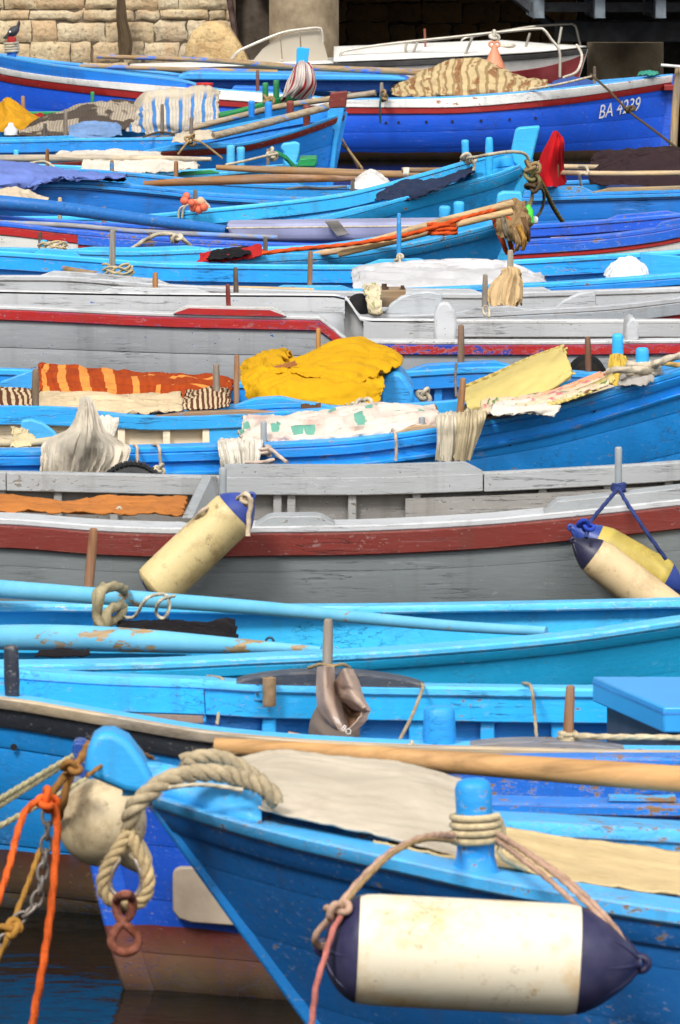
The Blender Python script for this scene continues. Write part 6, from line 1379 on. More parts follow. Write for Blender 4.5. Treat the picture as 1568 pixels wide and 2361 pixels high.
# ------------------------------------------------------------------ cushions in the blue bow
def ruffle(name, mat, edge, out, Y0, amp, n, parent):
    P = spline([U(*p) for p in edge], n * 8 + 1); Q = spline([U(*p) for p in out], n * 8 + 1); rows = [[], [], []]
    for i in range(len(P)):
        w = math.sin(i / 8 * 2 * math.pi) * amp * (1 + .3 * noise.noise(Vector((i * .13, 1, 0)))); d = (Q[i] - P[i])
        rows[0].append(P[i]); rows[1].append(P[i] + d * .5 + Vector((0, -w * .8, w * .05))); rows[2].append(Q[i] + Vector((0, -w * 1.8, w * .12)))
    m = MB(); m.grid(rows); return obj(name, m, mat, parent, recalc=False, solid=.004, ang=80)
cq = fabric((214, 194, 120), dirt=.25, dirtc=(180, 160, 110), var=.12)
cu = empty('cushion', U(1200, 945, 21.9), 'pale yellow cushion with ruffled edge leaning in the blue bow', 'cushion')
cloth('pad', None, None, [[(1078, 898, 22.3), (1140, 874, 22.25), (1220, 838, 22.25), (1296, 806, 22.3)], [(1074, 920, 21.95), (1150, 890, 21.85), (1230, 860, 21.85), (1306, 828, 21.95)], [(1076, 934, 21.8), (1150, 920, 21.7), (1240, 892, 21.7), (1314, 850, 21.85)], [(1080, 946, 21.7), (1150, 940, 21.65), (1240, 916, 21.65), (1318, 866, 21.8)]], cq, .012, 4, 3, 60, 40, 5, .03, parent=cu, sim=False)
ruffle('ruffle', cq, [(1078, 900, 22.3), (1140, 875, 22.25), (1220, 839, 22.25), (1298, 806, 22.3)], [(1070, 888, 22.3), (1134, 861, 22.25), (1214, 825, 22.25), (1300, 794, 22.3)], 22, .02, 10, cu)
ruffle('ruffle', cq, [(1298, 806, 22.28), (1308, 830, 22.0), (1318, 864, 21.8)], [(1308, 800, 22.28), (1306, 838, 21.95), (1328, 862, 21.8)], 22, .02, 5, cu)
pk = fabric((222, 196, 170), pattern=p_pink)
heap('quilt', 'pink and green flowered quilt beside the yellow cushion', 'quilt', [(1102, 956), (1200, 946), (1290, 926), (1404, 890)], [(1108, 950), (1160, 940), (1230, 926), (1310, 904), (1408, 872)], 21.05, 21.5, pk, .008, 8, 4, 3, 70, 36, .012)
ruffle('quilt_ruffle', cq, [(1204, 938, 21.05), (1290, 914, 21.1), (1370, 882, 21.15), (1412, 860, 21.2)], [(1204, 950, 21.0), (1292, 930, 21.0), (1376, 900, 21.05), (1420, 876, 21.1)], 21, .010, 12, tag(empty('ruffle_trim', U(1300, 930, 21.05), 'pale yellow ruffle trim along the blue rail below the quilt', 'trim')))
for i, (a, lb) in enumerate((([(1200, 926, 21.5), (1290, 900, 21.45), (1386, 862, 21.4)], 'upper salmon pole between cushion and quilt'), ([(1230, 922, 21.4), (1310, 898, 21.35), (1394, 866, 21.3)], 'lower salmon pole between cushion and quilt'))):
    pole('pole', lb, 'pole', a, 7, plain((222, 150, 112), .6, .2, 6, .3))
cloth('towel', 'white towel edge folded over the blue rail below the ruffle', 'towel', [[(1130, 944, 21.3), (1200, 936, 21.3), (1290, 932, 21.25)], [(1130, 952, 21.02), (1200, 946, 21.02), (1290, 940, 21.0)], [(1140, 958, 20.97), (1220, 954, 20.95), (1276, 962, 20.95)]], fabric((226, 220, 208)), .012, 6, 2, 40, 20, 5, .008)
tl = fabric((222, 214, 200), pattern=p_floral, dirt=.15)
heap('bed_cover', 'white bed cover with green leaves bundled along the blue boat', 'bed cover', [(560, 1016), (700, 1024), (860, 1012), (1010, 990)], [(556, 1008), (640, 976), (720, 958), (800, 942), (900, 942), (1010, 956)], 21.05, 21.9, tl, .011, 6, 3, 4, 90, 44, .012)
cloth('towel', 'ribbed white towel hung over the blue rail beside the rope wrapped pin', 'towel', [[(504, 1014, 21.2), (550, 1010, 21.2), (604, 1012, 21.2)], [(502, 1022, 20.98), (550, 1020, 20.97), (606, 1020, 20.98)], [(506, 1050, 20.93), (556, 1048, 20.93), (600, 1046, 20.93)], [(512, 1084, 20.93), (560, 1084, 20.92), (592, 1080, 20.93)]], fabric((226, 220, 206)), .012, 9, 1.2, 90, 36, 3, .005, hang=True)
cloth('rag', 'big grey white rag hooded over a pin of the blue boat', 'rag', [[(188, 918, 21.0), (197, 915, 20.96), (207, 918, 21.0)], [(183, 950, 20.94), (198, 946, 20.85), (221, 956, 20.94)], [(152, 1003, 20.92), (197, 985, 20.76), (243, 1000, 20.9)], [(101, 1024, 20.97), (190, 1020, 20.76), (292, 1032, 20.95)], [(99, 1056, 20.9), (185, 1060, 20.8), (293, 1060, 20.88)], [(98, 1092, 20.88), (180, 1097, 20.82), (262, 1090, 20.86)]], fabric((214, 204, 186), dirt=.3, var=.3), .02, 12, 3, 130, 80, 6, .004, hang=True)
b12.pin(197, 925, 1035, MAT('pin_grey'), -1, 12)
cloth('rag', 'white rag end hanging from the hooded grey rag', 'rag', [[(226, 958, 21.3), (274, 962, 21.3)], [(228, 980, 21.2), (272, 980, 21.2)], [(236, 1006, 21.15), (262, 1008, 21.15)]], fabric((226, 220, 206)), .012, 6, 2, 24, 24, 8, .005)
cloth('cloth', 'cream cloth corner caught on the blue rail beside the knee board', 'cloth', [[(24, 984, 21.5), (60, 1000, 21.4)], [(26, 1004, 21.3), (80, 1016, 21.2)], [(24, 1032, 21.1), (70, 1030, 21.1)]], fabric((224, 208, 166)), .012, 4, 3, 30, 24, 2, .005)
pole('roll', 'cream rolled cloth pole leading to the hooded grey rag', 'pole', [(-20, 1022, 21.2), (60, 1022, 21.15), (130, 1014, 21.1)], 9, fabric((214, 200, 168)), n=12)
cloth('rag', 'ribbed white rag doubled over the rail by the brown pin', 'rag', [[(1008, 956, 21.3), (1040, 950, 21.25), (1066, 954, 21.25)], [(1006, 966, 21.0), (1038, 964, 20.95), (1064, 966, 20.98)], [(1008, 1010, 20.95), (1036, 1010, 20.92), (1058, 1008, 20.95)], [(1004, 1062, 20.95), (1034, 1064, 20.93), (1052, 1060, 20.95)]], fabric((222, 212, 190)), .016, 5, 1.5, 60, 50, 4, .006, hang=True)
cloth('rag', 'tan stained rag hanging beside the ribbed white rag', 'rag', [[(1060, 948, 21.2), (1090, 944, 21.2), (1122, 948, 21.2)], [(1056, 962, 20.96), (1084, 958, 20.92), (1122, 956, 20.96)], [(1052, 1004, 20.93), (1078, 1004, 20.88), (1108, 992, 20.93)], [(1046, 1060, 20.93), (1068, 1062, 20.9), (1084, 1056, 20.93)]], fabric((206, 190, 156), dirt=.45), .018, 5, 1.5, 60, 50, 9, .005, hang=True)
for i, (a, lb) in enumerate((([(905, 990, 21.0), (912, 1004, 20.93), (914, 1030, 20.93), (913, 1062, 20.93)], 'thin pale cord hanging over the rail near the flowered bed cover'), ([(308, 1028, 21.05), (316, 1034, 20.95), (316, 1080, 20.93)], 'first pale cord hanging over the rail beside the hooded rag'), ([(352, 1026, 21.05), (366, 1030, 20.93), (370, 1070, 20.93)], 'second pale cord with a knot hanging beside the hooded rag'))):
    rope('cord', lb, 'rope', a, 3.6, ropem((200, 180, 160)))
knot('cord_knot', U(369, 1082, 20.9), 13, 4, WR, None, 5, 'pale knot at the cord end above the black tyre', 'rope')
rope('pin_rope', 'pale flecked rope wound round the grey pipe pin', 'rope', coil_pts(U(608, 1050, 20.95), .022, .022, 0, 2.2, dz=.03, jit=.05) + [U(630, 1040, 20.9), U(648, 1056, 20.88), U(662, 1066, 20.85)], 4.4, ropem((204, 184, 170)), world=True)
rope('pin_rope', 'pale flecked rope lying along the rail below the grey pipe pin', 'rope', [(566, 1066, 20.88), (600, 1066, 20.86), (632, 1060, 20.88)], 4.4, ropem((204, 184, 170)))
# tyre
ty = empty('tyre', U(305, 1100, 20.5), 'black tyre fender wedged between the blue and grey boats', 'tyre'); m = MB(); c = U(305, 1160, 20.45); R0 = 62 / ppm(20.45)
m.tube([c + Vector((R0 * math.cos(t), 0, R0 * math.sin(t) * 1.15)) for t in [i * 2 * math.pi / 48 for i in range(48)]], .035, 14, closed=True); obj('carcass', m, plain((30, 30, 32), .8, .3, 10, bump=.3), ty)
for i in range(26):
    t = math.pi * i / 25; q = c + Vector(((R0 + .034) * math.cos(t), 0, (R0 * 1.15 + .034) * math.sin(t))); m = MB(); m.box(q, .012, .07, .01, Matrix.Rotation(math.pi / 2 - t, 3, 'Y')); obj('tread', m, plain((26, 26, 28), .85), ty)
yc = fabric((226, 190, 80))
cloth('cloth', 'yellow cloth knotted round the tall blue bitt', 'cloth', [[(1408, 820, 22.0), (1424, 816, 21.9), (1442, 822, 22.0)], [(1404, 836, 21.85), (1424, 838, 21.75), (1446, 838, 21.85)], [(1410, 858, 21.8), (1426, 862, 21.72), (1440, 860, 21.8)], [(1404, 884, 21.75), (1424, 892, 21.7), (1438, 886, 21.75)]], yc, .016, 5, 3, 44, 36, 4, .005, hang=True)
P = []
for t in range(4): P += coil_pts(U(1482, 858 - t * 6, 21.35), .052, .05, 0, 1, n=12, jit=.05, seed=t)[:-1]
rope('mooring_rope', 'thick pale rope wound round the short blue bitt and led off', 'rope', [U(1402, 858, 21.3), U(1436, 852, 21.2)] + P + [U(1512, 838, 21.25), U(1545, 826, 21.3), U(1600, 812, 21.4)], 8, ropem((206, 194, 172)), world=True)
rope('tan_rope', 'tan rope led from the short blue bitt over the bow', 'rope', [(1490, 842, 21.6), (1530, 838, 21.6), (1600, 846, 21.6)], 6, ropem((196, 156, 90)))
heap('rag', 'grey rag tucked under the rope on the short blue bitt', 'rag', [(1424, 890), (1470, 890), (1508, 882)], [(1428, 876), (1462, 866), (1506, 868)], 21.2, 21.6, fabric((176, 170, 164)), .014, 6, 3, 3, 36, 20)

# ------------------------------------------------------------------ grey boat with maroon band
ot = fabric((196, 124, 62), dirt=.2, dirtc=(150, 76, 26))
cloth('tarpaulin', 'orange tarpaulin spread in the bottom of the grey boat', 'tarpaulin', [[(-60, 1146, 19.72), (60, 1150, 19.7), (160, 1164, 19.7), (230, 1152, 19.7), (300, 1152, 19.7), (432, 1150, 19.7)], [(-60, 1162, 19.3), (120, 1168, 19.3), (250, 1170, 19.3), (430, 1166, 19.3)], [(-60, 1182, 18.8), (120, 1184, 18.8), (280, 1188, 18.8), (420, 1190, 18.8)]], ot, .007, 9, 5, 80, 40, 3, .005, slack=.05)
rope('tarp_cord', 'short pale cord end lying on the orange tarpaulin', 'rope', [(270, 1176, 18.9), (276, 1170, 18.9), (282, 1180, 18.9)], 4, WR)
yf = fenderm((212, 192, 140), (132, 98, 46), .7); bf = plain((34, 58, 140), .4, .2, 8)
fender('fender', 'single stained cream fender with blue tip slung over the maroon band', (346, 1366), (580, 1144), 57, 18.15, yf, bf, cap0=yf, e0=.09, e1=.19, c0=2.6, c1=1.5)
rope('fender_rope', 'flecked pale rope running along the single stained cream fender', 'rope', [(520, 1165, 18.25), (470, 1175, 18.1), (440, 1212, 18.15), (400, 1268, 18.2), (376, 1300, 18.2)], 4.6, ropem((206, 184, 160)))
rope('fender_rope', 'frayed pale rope tied in the blue tip of the cream fender', 'rope', [(548, 1150, 18.05), (568, 1140, 18.0), (578, 1160, 18.0), (574, 1190, 18.0), (572, 1236, 18.0)], 5.5, ropem((214, 194, 166)))
knot('fender_knot', U(568, 1152, 18.02), 15, 5, ropem((214, 194, 166)), None, 3, 'pale knot at the blue tip of the cream fender', 'rope')
yf2 = fenderm((190, 170, 84), (130, 96, 40), .5); yf3 = fenderm((212, 188, 146), (140, 100, 50), .6); bf2 = plain((24, 24, 60), .45, .25, 8)
fender('fender', 'yellowed olive fender with bright blue ends, upper of the tied pair', (1316, 1216), (1576, 1362), 47, 18.2, yf2, plain((26, 62, 150), .4, .3, 9), e0=.30, e1=.2, c0=1.4, c1=1.3)
fender('fender', 'cream fender with dark purple cap, lower of the tied pair', (1322, 1246), (1586, 1444), 47, 18.02, yf3, bf2, e0=.24, e1=.14, c0=1.7)
for i, (a, lb) in enumerate((([(1426, 1126, 18.25), (1400, 1156, 18.1), (1360, 1206, 18.0), (1352, 1240, 17.95)], 'navy rope from the grey pipe down to the dark purple cap'), ([(1426, 1126, 18.25), (1446, 1160, 18.15), (1490, 1226, 18.1), (1536, 1290, 18.1)], 'navy rope from the grey pipe down behind the olive fender'))):
    rope('fender_rope', lb, 'rope', a, 4.5, BLR)
rope('fender_lashing', 'navy rope turns round the grey pipe on the maroon banded boat', 'rope', coil_pts(U(1426, 1132, 18.35), .018, .018, 0, 3, dz=.022, jit=.08), 4.5, BLR, world=True)
knot('fender_knot', U(1350, 1212, 17.98), 20, 5, ropem((44, 70, 170)), None, 6, 'bright blue knot on top of the paired fenders', 'rope')

# ------------------------------------------------------------------ turquoise boat
o14 = wood((168, 136, 92), .35, 2.2, 'x', (84, 178, 216), .78); o14b = wood((168, 140, 96), .4, 1.8, 'x', (84, 178, 216), .62)
pole('oar', 'long turquoise oar, upper of the two in the turquoise boat', 'oar', [(-80, 1352, 16.6), (220, 1374, 16.4), (600, 1402, 16.2), (1000, 1440, 15.9), (1260, 1456, 15.75)], 21, o14, rf=lambda t: 1.08 - .55 * t, n=60, seg=20)
pole('oar', 'peeling turquoise oar, lower of the two in the turquoise boat', 'oar', [(-80, 1470, 15.7), (120, 1470, 15.6), (300, 1476, 15.55), (520, 1488, 15.5), (740, 1498, 15.42)], 31, o14b, rf=lambda t: (.9 + .2 * math.sin(3 * t)) * (1 - .75 * t * t), n=60, seg=20)
P = [U(238, 1352, 16.2), U(224, 1372, 16.15), U(222, 1408, 16.15), U(232, 1440, 16.15), U(254, 1436, 16.15), U(276, 1420, 16.2), U(284, 1396, 16.25), U(262, 1402, 16.15), U(246, 1420, 16.1), U(252, 1440, 16.1), U(238, 1444, 16.12), U(226, 1420, 16.14), U(230, 1376, 16.12), U(244, 1356, 16.15), U(268, 1352, 16.2), U(288, 1362, 16.35)]
rope('oar_grommet', 'thick frayed grommet rope tied round the upper turquoise oar', 'rope', P, 11, ropem((166, 154, 122)), world=True, jit=.004)
rope('cord', 'thin white cord looped over the upper turquoise oar', 'rope', [(282, 1422, 16.2), (310, 1422, 16.15), (336, 1382, 16.1), (366, 1370, 16.15), (386, 1376, 16.1), (390, 1404, 16.05), (376, 1426, 16.05), (360, 1412, 16.05), (370, 1384, 16.02), (402, 1374, 16.1)], 4, ropem((196, 190, 170)))
heap('black_cloth', 'black cloth lying between the two turquoise oars', 'cloth', [(262, 1492), (400, 1492), (546, 1478)], [(268, 1462), (340, 1450), (400, 1446), (480, 1456), (520, 1458), (540, 1476)], 15.7, 16.2, fabric((26, 22, 26), dirt=.1), .008, 5, 3, 5, 60, 36, .006)
heap('black_cloth', 'small black cloth corner below the lower turquoise oar', 'cloth', [(80, 1512), (160, 1514), (210, 1508)], [(90, 1502), (150, 1498), (205, 1503)], 15.35, 15.5, fabric((26, 22, 26), dirt=.1), .006, 5, 3, 5, 30, 16, .004)
bd_ = plain((124, 134, 138), .5, .2); rope('drain_ring', 'dark drain fitting in the far side of the turquoise boat', 'drain', [(622 + 9 * math.cos(t), 1479 + 9 * math.sin(t), 16.35) for t in [i * math.pi / 6 for i in range(12)]], 3, plain((20, 60, 80), .5), lay=False, closed=True)

# ------------------------------------------------------------------ cap on its pin
cp = empty('cap', U(782, 1705, 14.55), 'worn taupe baseball cap hung from the weathered pin', 'cap'); cf = fabric((206, 180, 162), dirt=.3, dirtc=(110, 90, 78), var=.2)
def cz(rows, ye, ym): return [[(x, y, ym if 0 < j < len(r) - 1 else ye) for j, (x, y) in enumerate(r)] for r in rows]
cloth('left_crown', None, None, cz([[(730, 1539), (748, 1536), (765, 1537)], [(729, 1590), (750, 1585), (772, 1592)], [(731, 1632), (756, 1622), (785, 1624)], [(752, 1674), (775, 1668), (803, 1680)], [(783, 1692), (795, 1692), (806, 1690)]], 14.70, 14.62), cf, .006, 3, 3, 40, 60, 6, .003, parent=cp, sim=False)
cloth('right_crown', None, None, cz([[(771, 1574), (793, 1542), (814, 1543)], [(780, 1598), (805, 1575), (828, 1570)], [(790, 1612), (815, 1600), (836, 1606)], [(815, 1630), (832, 1622), (846, 1630)], [(838, 1636), (846, 1636), (850, 1643)]], 14.70, 14.60), cf, .006, 3, 3, 40, 60, 2, .003, parent=cp, sim=False)
cloth('crown_rim', None, None, [[(838, 1634, 14.64), (851, 1642, 14.68)], [(828, 1655, 14.60), (842, 1664, 14.64)], [(804, 1682, 14.60), (814, 1688, 14.62)]], cf, .003, 3, 3, 16, 34, 5, .003, parent=cp, sim=False)
cloth('inner_crown', None, None, [[(770, 1576, 14.74), (800, 1616, 14.72), (842, 1634, 14.72)], [(784, 1622, 14.74), (806, 1640, 14.76), (836, 1650, 14.72)], [(800, 1678, 14.68), (806, 1684, 14.68), (810, 1686, 14.66)]], fabric((150, 116, 92)), .004, 4, 3, 24, 30, 2, .003, parent=cp, sim=False)
cloth('visor', None, None, [[(731, 1630, 14.70), (752, 1670, 14.64), (790, 1690, 14.62), (830, 1676, 14.70)], [(716, 1664, 14.66), (750, 1688, 14.57), (790, 1699, 14.55), (828, 1692, 14.66)], [(713, 1700, 14.64), (750, 1706, 14.54), (790, 1710, 14.52), (825, 1708, 14.64)]], fabric((120, 108, 100), dirt=.2), .002, 4, 3, 40, 24, 3, .006, parent=cp, sim=False)
cu_ = bpy.data.curves.new('t', 'FONT'); cu_.body = 'BO'; cu_.size = .02; cu_.extrude = .0006; to_ = bpy.data.objects.new('t', cu_); COL.objects.link(to_); bpy.context.view_layer.update()
me_ = bpy.data.meshes.new_from_object(to_.evaluated_get(bpy.context.evaluated_depsgraph_get())); bpy.data.objects.remove(to_)
me_.transform(Matrix.Translation(U(785, 1680, 14.585)) @ Matrix.Rotation(math.radians(38), 4, 'Y') @ Matrix.Rotation(math.radians(90), 4, 'X')); po_ = bpy.data.objects.new('print_letters', me_); COL.objects.link(po_); me_.materials.append(plain((224, 220, 214), .7)); setpar(po_, cp)
k = 1 / ppm(14.5); m = MB()
for i in range(3):
    for j in range(4): m.box(U(770 + 5 * i + 2 * j, 1653 + 4 * j + 2.5 * i, 14.598), 2.6 * k, .004, 2.6 * k)
obj('print_dots', m, plain((224, 220, 214), .7), cp)
P = [(712, 1540, 14.8), (740, 1532, 14.74), (764, 1536, 14.70), (790, 1532, 14.74), (806, 1540, 14.8)]
rope('cord', 'tan cord tying the taupe cap to the pin', 'rope', P, 4, ropem((176, 150, 108)))
for i, (a, lb) in enumerate((([(478, 1560, 14.9), (508, 1564, 14.78), (514, 1575, 14.76), (506, 1630, 14.76), (500, 1672, 14.7)], 'thin cord hanging inside between bracket tube and bare wooden stringer'), ([(972, 1578, 14.82), (974, 1588, 14.78), (950, 1650, 14.6), (916, 1716, 14.2)], 'slanting cord led down beside the taupe cap'), ([(1206, 1576, 14.9), (1222, 1580, 14.8), (1228, 1600, 14.77), (1234, 1660, 14.77), (1238, 1716, 14.7)], 'thin cord hanging inside near the wooden pin with rope'))):
    rope('cord', lb, 'rope', a, 4, ropem((176, 160, 132)))
P = []
for t in range(3): P += coil_pts(U(1309, 1708 - t * 8, 13.75), .0165, .0165, 0, 1, n=12, jit=.04, seed=t)[:-1]
rope('pin_rope', 'pale rope turned round the wooden pin and led to the box', 'rope', P + [U(1330, 1696, 13.73), U(1380, 1699, 13.75), U(1480, 1700, 13.8), U(1640, 1702, 13.8)], 7, ropem((206, 190, 156)), world=True)
# locker box
lk = empty('locker_box', U(1500, 1740, 14.2), 'bright blue lidded locker with dark slate sides', 'box'); k = 1 / ppm(14.1)
lm = plain((52, 156, 226), .35, .06, 3, .1, (40, 100, 160), .03); sm = plain((52, 62, 78), .6, .2, 5, .25)
def prism(pts, z0, z1): 
    n_ = len(pts); m = MB(); m.add([Vector((x, y, z0)) for x, y in pts] + [Vector((x, y, z1)) for x, y in pts], [tuple(reversed(range(n_))), tuple(range(n_, 2 * n_))] + [(i, (i + 1) % n_, (i + 1) % n_ + n_, i + n_) for i in range(n_)]); return m
A = U(1366, 1560, 14.55); Bq = U(1530, 1618, 13.98); Cq = U(1760, 1618, 13.98); Dq = U(1760, 1560, 14.55)
zt = A.z; lid = [(A.x, A.y), (Bq.x, Bq.y), (Cq.x, Cq.y), (Dq.x, Dq.y)]
obj('lid', prism(lid, zt - .062, zt), lm, lk, bevel=.005); ins = [(A.x + .035, A.y - .0), (Bq.x + .012, Bq.y + .03), (Cq.x - .03, Cq.y + .03), (Dq.x - .03, Dq.y - .0)]
obj('lid_rim', prism([(x - .001, y - .001) for x, y in lid], zt - .018, zt - .012), plain((40, 130, 205), .4), lk)
obj('box_body', prism(ins, zt - .5, zt - .062), sm, lk, bevel=.004)
# brown fitting near the cap
m = MB(); m.tube([U(664, 1692, 14.1), U(704, 1700, 14.1)], 6 / ppm(14.1), 10); tag(obj('brass_pipe', m, plain((196, 140, 60), .4, .3, 9)), 'short brass pipe end lying beside the cap', 'pipe')
knot('cord_knot', U(950, 1720, 13.7), 10, 4, WR, None, 3, 'pale cord knot lying on the rail before the blue bitt', 'rope')

# ------------------------------------------------------------------ front boat's load
cv = fabric((208, 196, 176), dirt=.3, dirtc=(140, 116, 90), var=.2)
cloth('canvas_cover', 'pale canvas cover stretched over the foredeck of the bright blue boat', 'canvas', [[(520, 1760, 11.5), (640, 1738, 11.6), (800, 1752, 11.65), (960, 1772, 11.65), (1070, 1806, 11.6)], [(540, 1790, 11.35), (640, 1758, 11.45), (800, 1776, 11.45), (960, 1800, 11.4), (1080, 1850, 11.35)], [(556, 1828, 11.2), (650, 1820, 11.2), (800, 1850, 11.15), (960, 1886, 11.1), (1090, 1930, 11.1)], [(596, 1868, 11.03), (730, 1898, 10.98), (840, 1924, 10.95), (960, 1950, 10.92), (1100, 1990, 10.9)]], cv, .004, 3, 2, 70, 50, 8, .006, slack=.012)
tc = fabric((224, 198, 148), dirt=.2, weave=140)
cloth('rug', 'tan felt rug spread inside the bright blue boat', 'rug', [[(1040, 1920, 11.42), (1170, 1918, 11.45), (1350, 1944, 11.5), (1700, 1990, 11.55)], [(1000, 1945, 11.2), (1170, 1950, 11.2), (1360, 1985, 11.2), (1700, 2030, 11.2)], [(860, 1945, 10.95), (1060, 1985, 10.88), (1330, 2034, 10.8), (1700, 2085, 10.78)]], tc, .004, 4, 3, 80, 40, 5, .01, slack=.012)
pole('oar', 'thick bare wooden oar lying across the bright blue boat', 'oar', [(496, 1720, 11.9), (780, 1738, 11.85), (1100, 1762, 11.75), (1700, 1806, 11.65)], 26, wood((196, 148, 90), .12, .7, 'x', (214, 208, 196), .10), rf=lambda t: .76 + .42 * min(1, t * 1.3), n=60, seg=24)
f17.pin(1100, 1796, 2012, pt(srgb(40, 126, 214), .6), -1, 88, pxt=1090, d=-.065, sq=.35, name='bitt', topk=.98)
q = f17.rail(1098, -1, -.065); k = 1 / ppm(q.y); m = MB()
m.lathe([(-.004, 66 * k), (6 * k, 62 * k), (20 * k, 52 * k), (50 * k, 44 * k), (80 * k, 42 * k)], U(1096, 2018, q.y), (0, 0, 1), 24, .3, Vector((1, 0, 0))); obj('bitt_foot', m, pt(srgb(40, 126, 214), .7), f17.root)
fr = ropem((206, 188, 150)); pr_ = ropem((186, 152, 130))
P = []
for t in range(4): P += coil_pts(U(1098, 1946 - t * 18, q.y), .0435, .0435, 0, 1, n=14, jit=.02, seed=t, dz=.012)[:-1]
rope('bitt_rope', 'pale rope turns wound round the large blue bitt', 'rope', P, 8.5, fr, world=True, lay=False, seg=10)
rope('bitt_loop', 'pale rope loop standing off the side of the large blue bitt', 'rope', [U(1140, 1880, q.y + .03), U(1158, 1900, q.y + .02), U(1160, 1936, q.y), U(1150, 1966, q.y - .02), U(1180, 1990, q.y - .01), U(1240, 2016, 10.85)], 7, fr, world=True, lay=False)
FY = 10.42
wf = fenderm((226, 216, 192), (204, 158, 84), .75); nf = plain((17, 15, 68), .4, .35, 9, .25, (40, 38, 80))
fender('fender', 'large white fender with navy ends slung below the roped blue bitt', (748, 2184), (1478, 2222), 131, FY, wf, nf, e0=.15, e1=.235, c1=1.75)
for i, (dx, dy) in enumerate(((0, 0), (14, 6), (-10, 14))):
    rope('fender_rope', ('inner', 'middle', 'outer')[i] + ' strand of rope from the blue bitt to the pointed navy fender tip', 'rope', [(1150 + dx * .3, 1924 + dy, q.y - .04), (1210 + dx, 1964 + dy, 10.6), (1290 + dx * 1.4, 2024 + dy, 10.52), (1370 + dx * 1.4, 2100 + dy, FY), (1420 + dx, 2160 + dy * .5, FY - .01), (1452 - dx * .2, 2212, FY - .02)], 6.5, pr_, lay=True)
rope('fender_rope', 'rope strands from the blue bitt to the pink knot', 'rope', [(1046, 1926, q.y - .04), (980, 1930, 10.62), (900, 1966, 10.52), (840, 2020, 10.45), (800, 2066, 10.4), (776, 2100, 10.38)], 8, pr_)
rope('fender_rope', 'second thinner tan strand beside the rope to the pink knot', 'rope', [(1046, 1940, q.y - .04), (980, 1936, 10.6), (910, 1966, 10.5), (846, 2024, 10.43), (790, 2090, 10.37)], 5, TR)
knot('fender_knot', U(776, 2098, 10.37), 30, 9, pr_, None, 4, 'pinkish knot above the blunt navy end of the white fender', 'rope')
rope('fender_tail', 'frayed pink rope tail hanging below the pinkish fender knot', 'rope', [(786, 2110, 10.36), (766, 2150, 10.35), (748, 2210, 10.34), (730, 2270, 10.33), (722, 2330, 10.33), (714, 2400, 10.33)], 7, ropem((196, 120, 110)))
rope('fender_eye_rope', 'short pink loop through the eye at the blunt fender end', 'rope', [(766, 2112, 10.37), (740, 2140, 10.37), (726, 2166, 10.38), (736, 2182, 10.4), (756, 2180, 10.4)], 8, pr_)
# round buoy at the stem
rb = empty('round_buoy', U(236, 2000, 11.55), 'dirty cream ball fender hanging under the blue stem head', 'fender'); k = 1 / ppm(11.55); br = 104 * k; m = MB()
ax = Vector((.55, -.1, -.55)).normalized(); m.lathe([(br * math.sin(a) * 1.0, br * math.cos(a)) for a in [math.radians(-88 + 176 * i / 24) for i in range(25)]], U(236, 1896, 11.55), ax, 36)
bm_ = fenderm((206, 188, 152), (112, 84, 50), .85); obj('ball', m, bm_, rb)
cb = U(236, 1896, 11.55) + ax * br * .93; m = MB(); m.lathe([(-.01, .032), (.01, .028), (.035, .02), (.045, .012)], cb, ax, 16, .4); obj('lug', m, bm_, rb)
# three-strand thick rope
def laid(name, label, P, rpx, mat, pitch=5.2, closed=False, n=None):
    Yr = sum(p.y for p in P) / len(P); r = rpx / ppm(Yr); L = plen(spline(P, 60, closed)); n = n or int(L / r * 5)
    path = spline(P, n, closed); o = empty(name, P[0], label, 'rope')
    T = []; N = Vector((0, 0, 1)).cross(path[1] - path[0]).normalized(); s = 0; fr_ = []
    for i in range(n):
        a = path[max(i - 1, 0)]; b = path[min(i + 1, n - 1)]; t = (b - a).normalized(); N = (N - t * N.dot(t)).normalized(); s += (path[i] - path[max(i - 1, 0)]).length; fr_.append((t, N.copy(), t.cross(N), s))
    for k in range(3):
        q = []
        for i in range(n):
            t, Nn, Bn, s = fr_[i]; th = 2 * math.pi * (k / 3 + s / (r * pitch)); q.append(path[i] + (Nn * math.cos(th) + Bn * math.sin(th)) * r * .5 + Vector(noise.noise_vector(path[i] * 30)) * r * .05)
        m = MB(); m.tube(q, r * .56, 10); obj('strand', m, mat, o, ang=80)
    m = MB(); rnd = random.Random(7)
    for i in range(int(L / r * 16)):
        j = rnd.randrange(1, n - 1); t, Nn, Bn, s = fr_[j]; th = rnd.uniform(0, 6.28); rad = Nn * math.cos(th) + Bn * math.sin(th); a = path[j] + rad * r * .92
        d = (rad * rnd.uniform(.3, 1) + t * rnd.uniform(-1, 1) + Bn * rnd.uniform(-.6, .6)).normalized() * r * rnd.uniform(.3, .9)
        m.tube([a, a + d * .6, a + d + Vector((0, 0, -r * .15))], r * .022, 3)
    obj('stray_fibre', m, mat, o)['kind'] = 'stuff'
    return o
big = ropem((178, 162, 132), .7)
laid('thick_rope', 'very thick three strand rope led over the blue bow to its eye', [U(640, 1850, 11.0), U(606, 1812, 11.0), U(560, 1796, 11.05), U(505, 1783, 11.06), U(440, 1784, 11.04), U(384, 1800, 11.0), U(338, 1832, 10.98), U(306, 1866, 10.98), U(300, 1910, 11.0), U(300, 1950, 11.0)], 21.5, big)
laid('thick_rope', 'second thick rope part lying beside it on the blue foredeck', [U(622, 1826, 11.12), U(584, 1790, 11.14), U(530, 1756, 11.14), U(480, 1745, 11.12), U(420, 1756, 11.1)], 19, big)
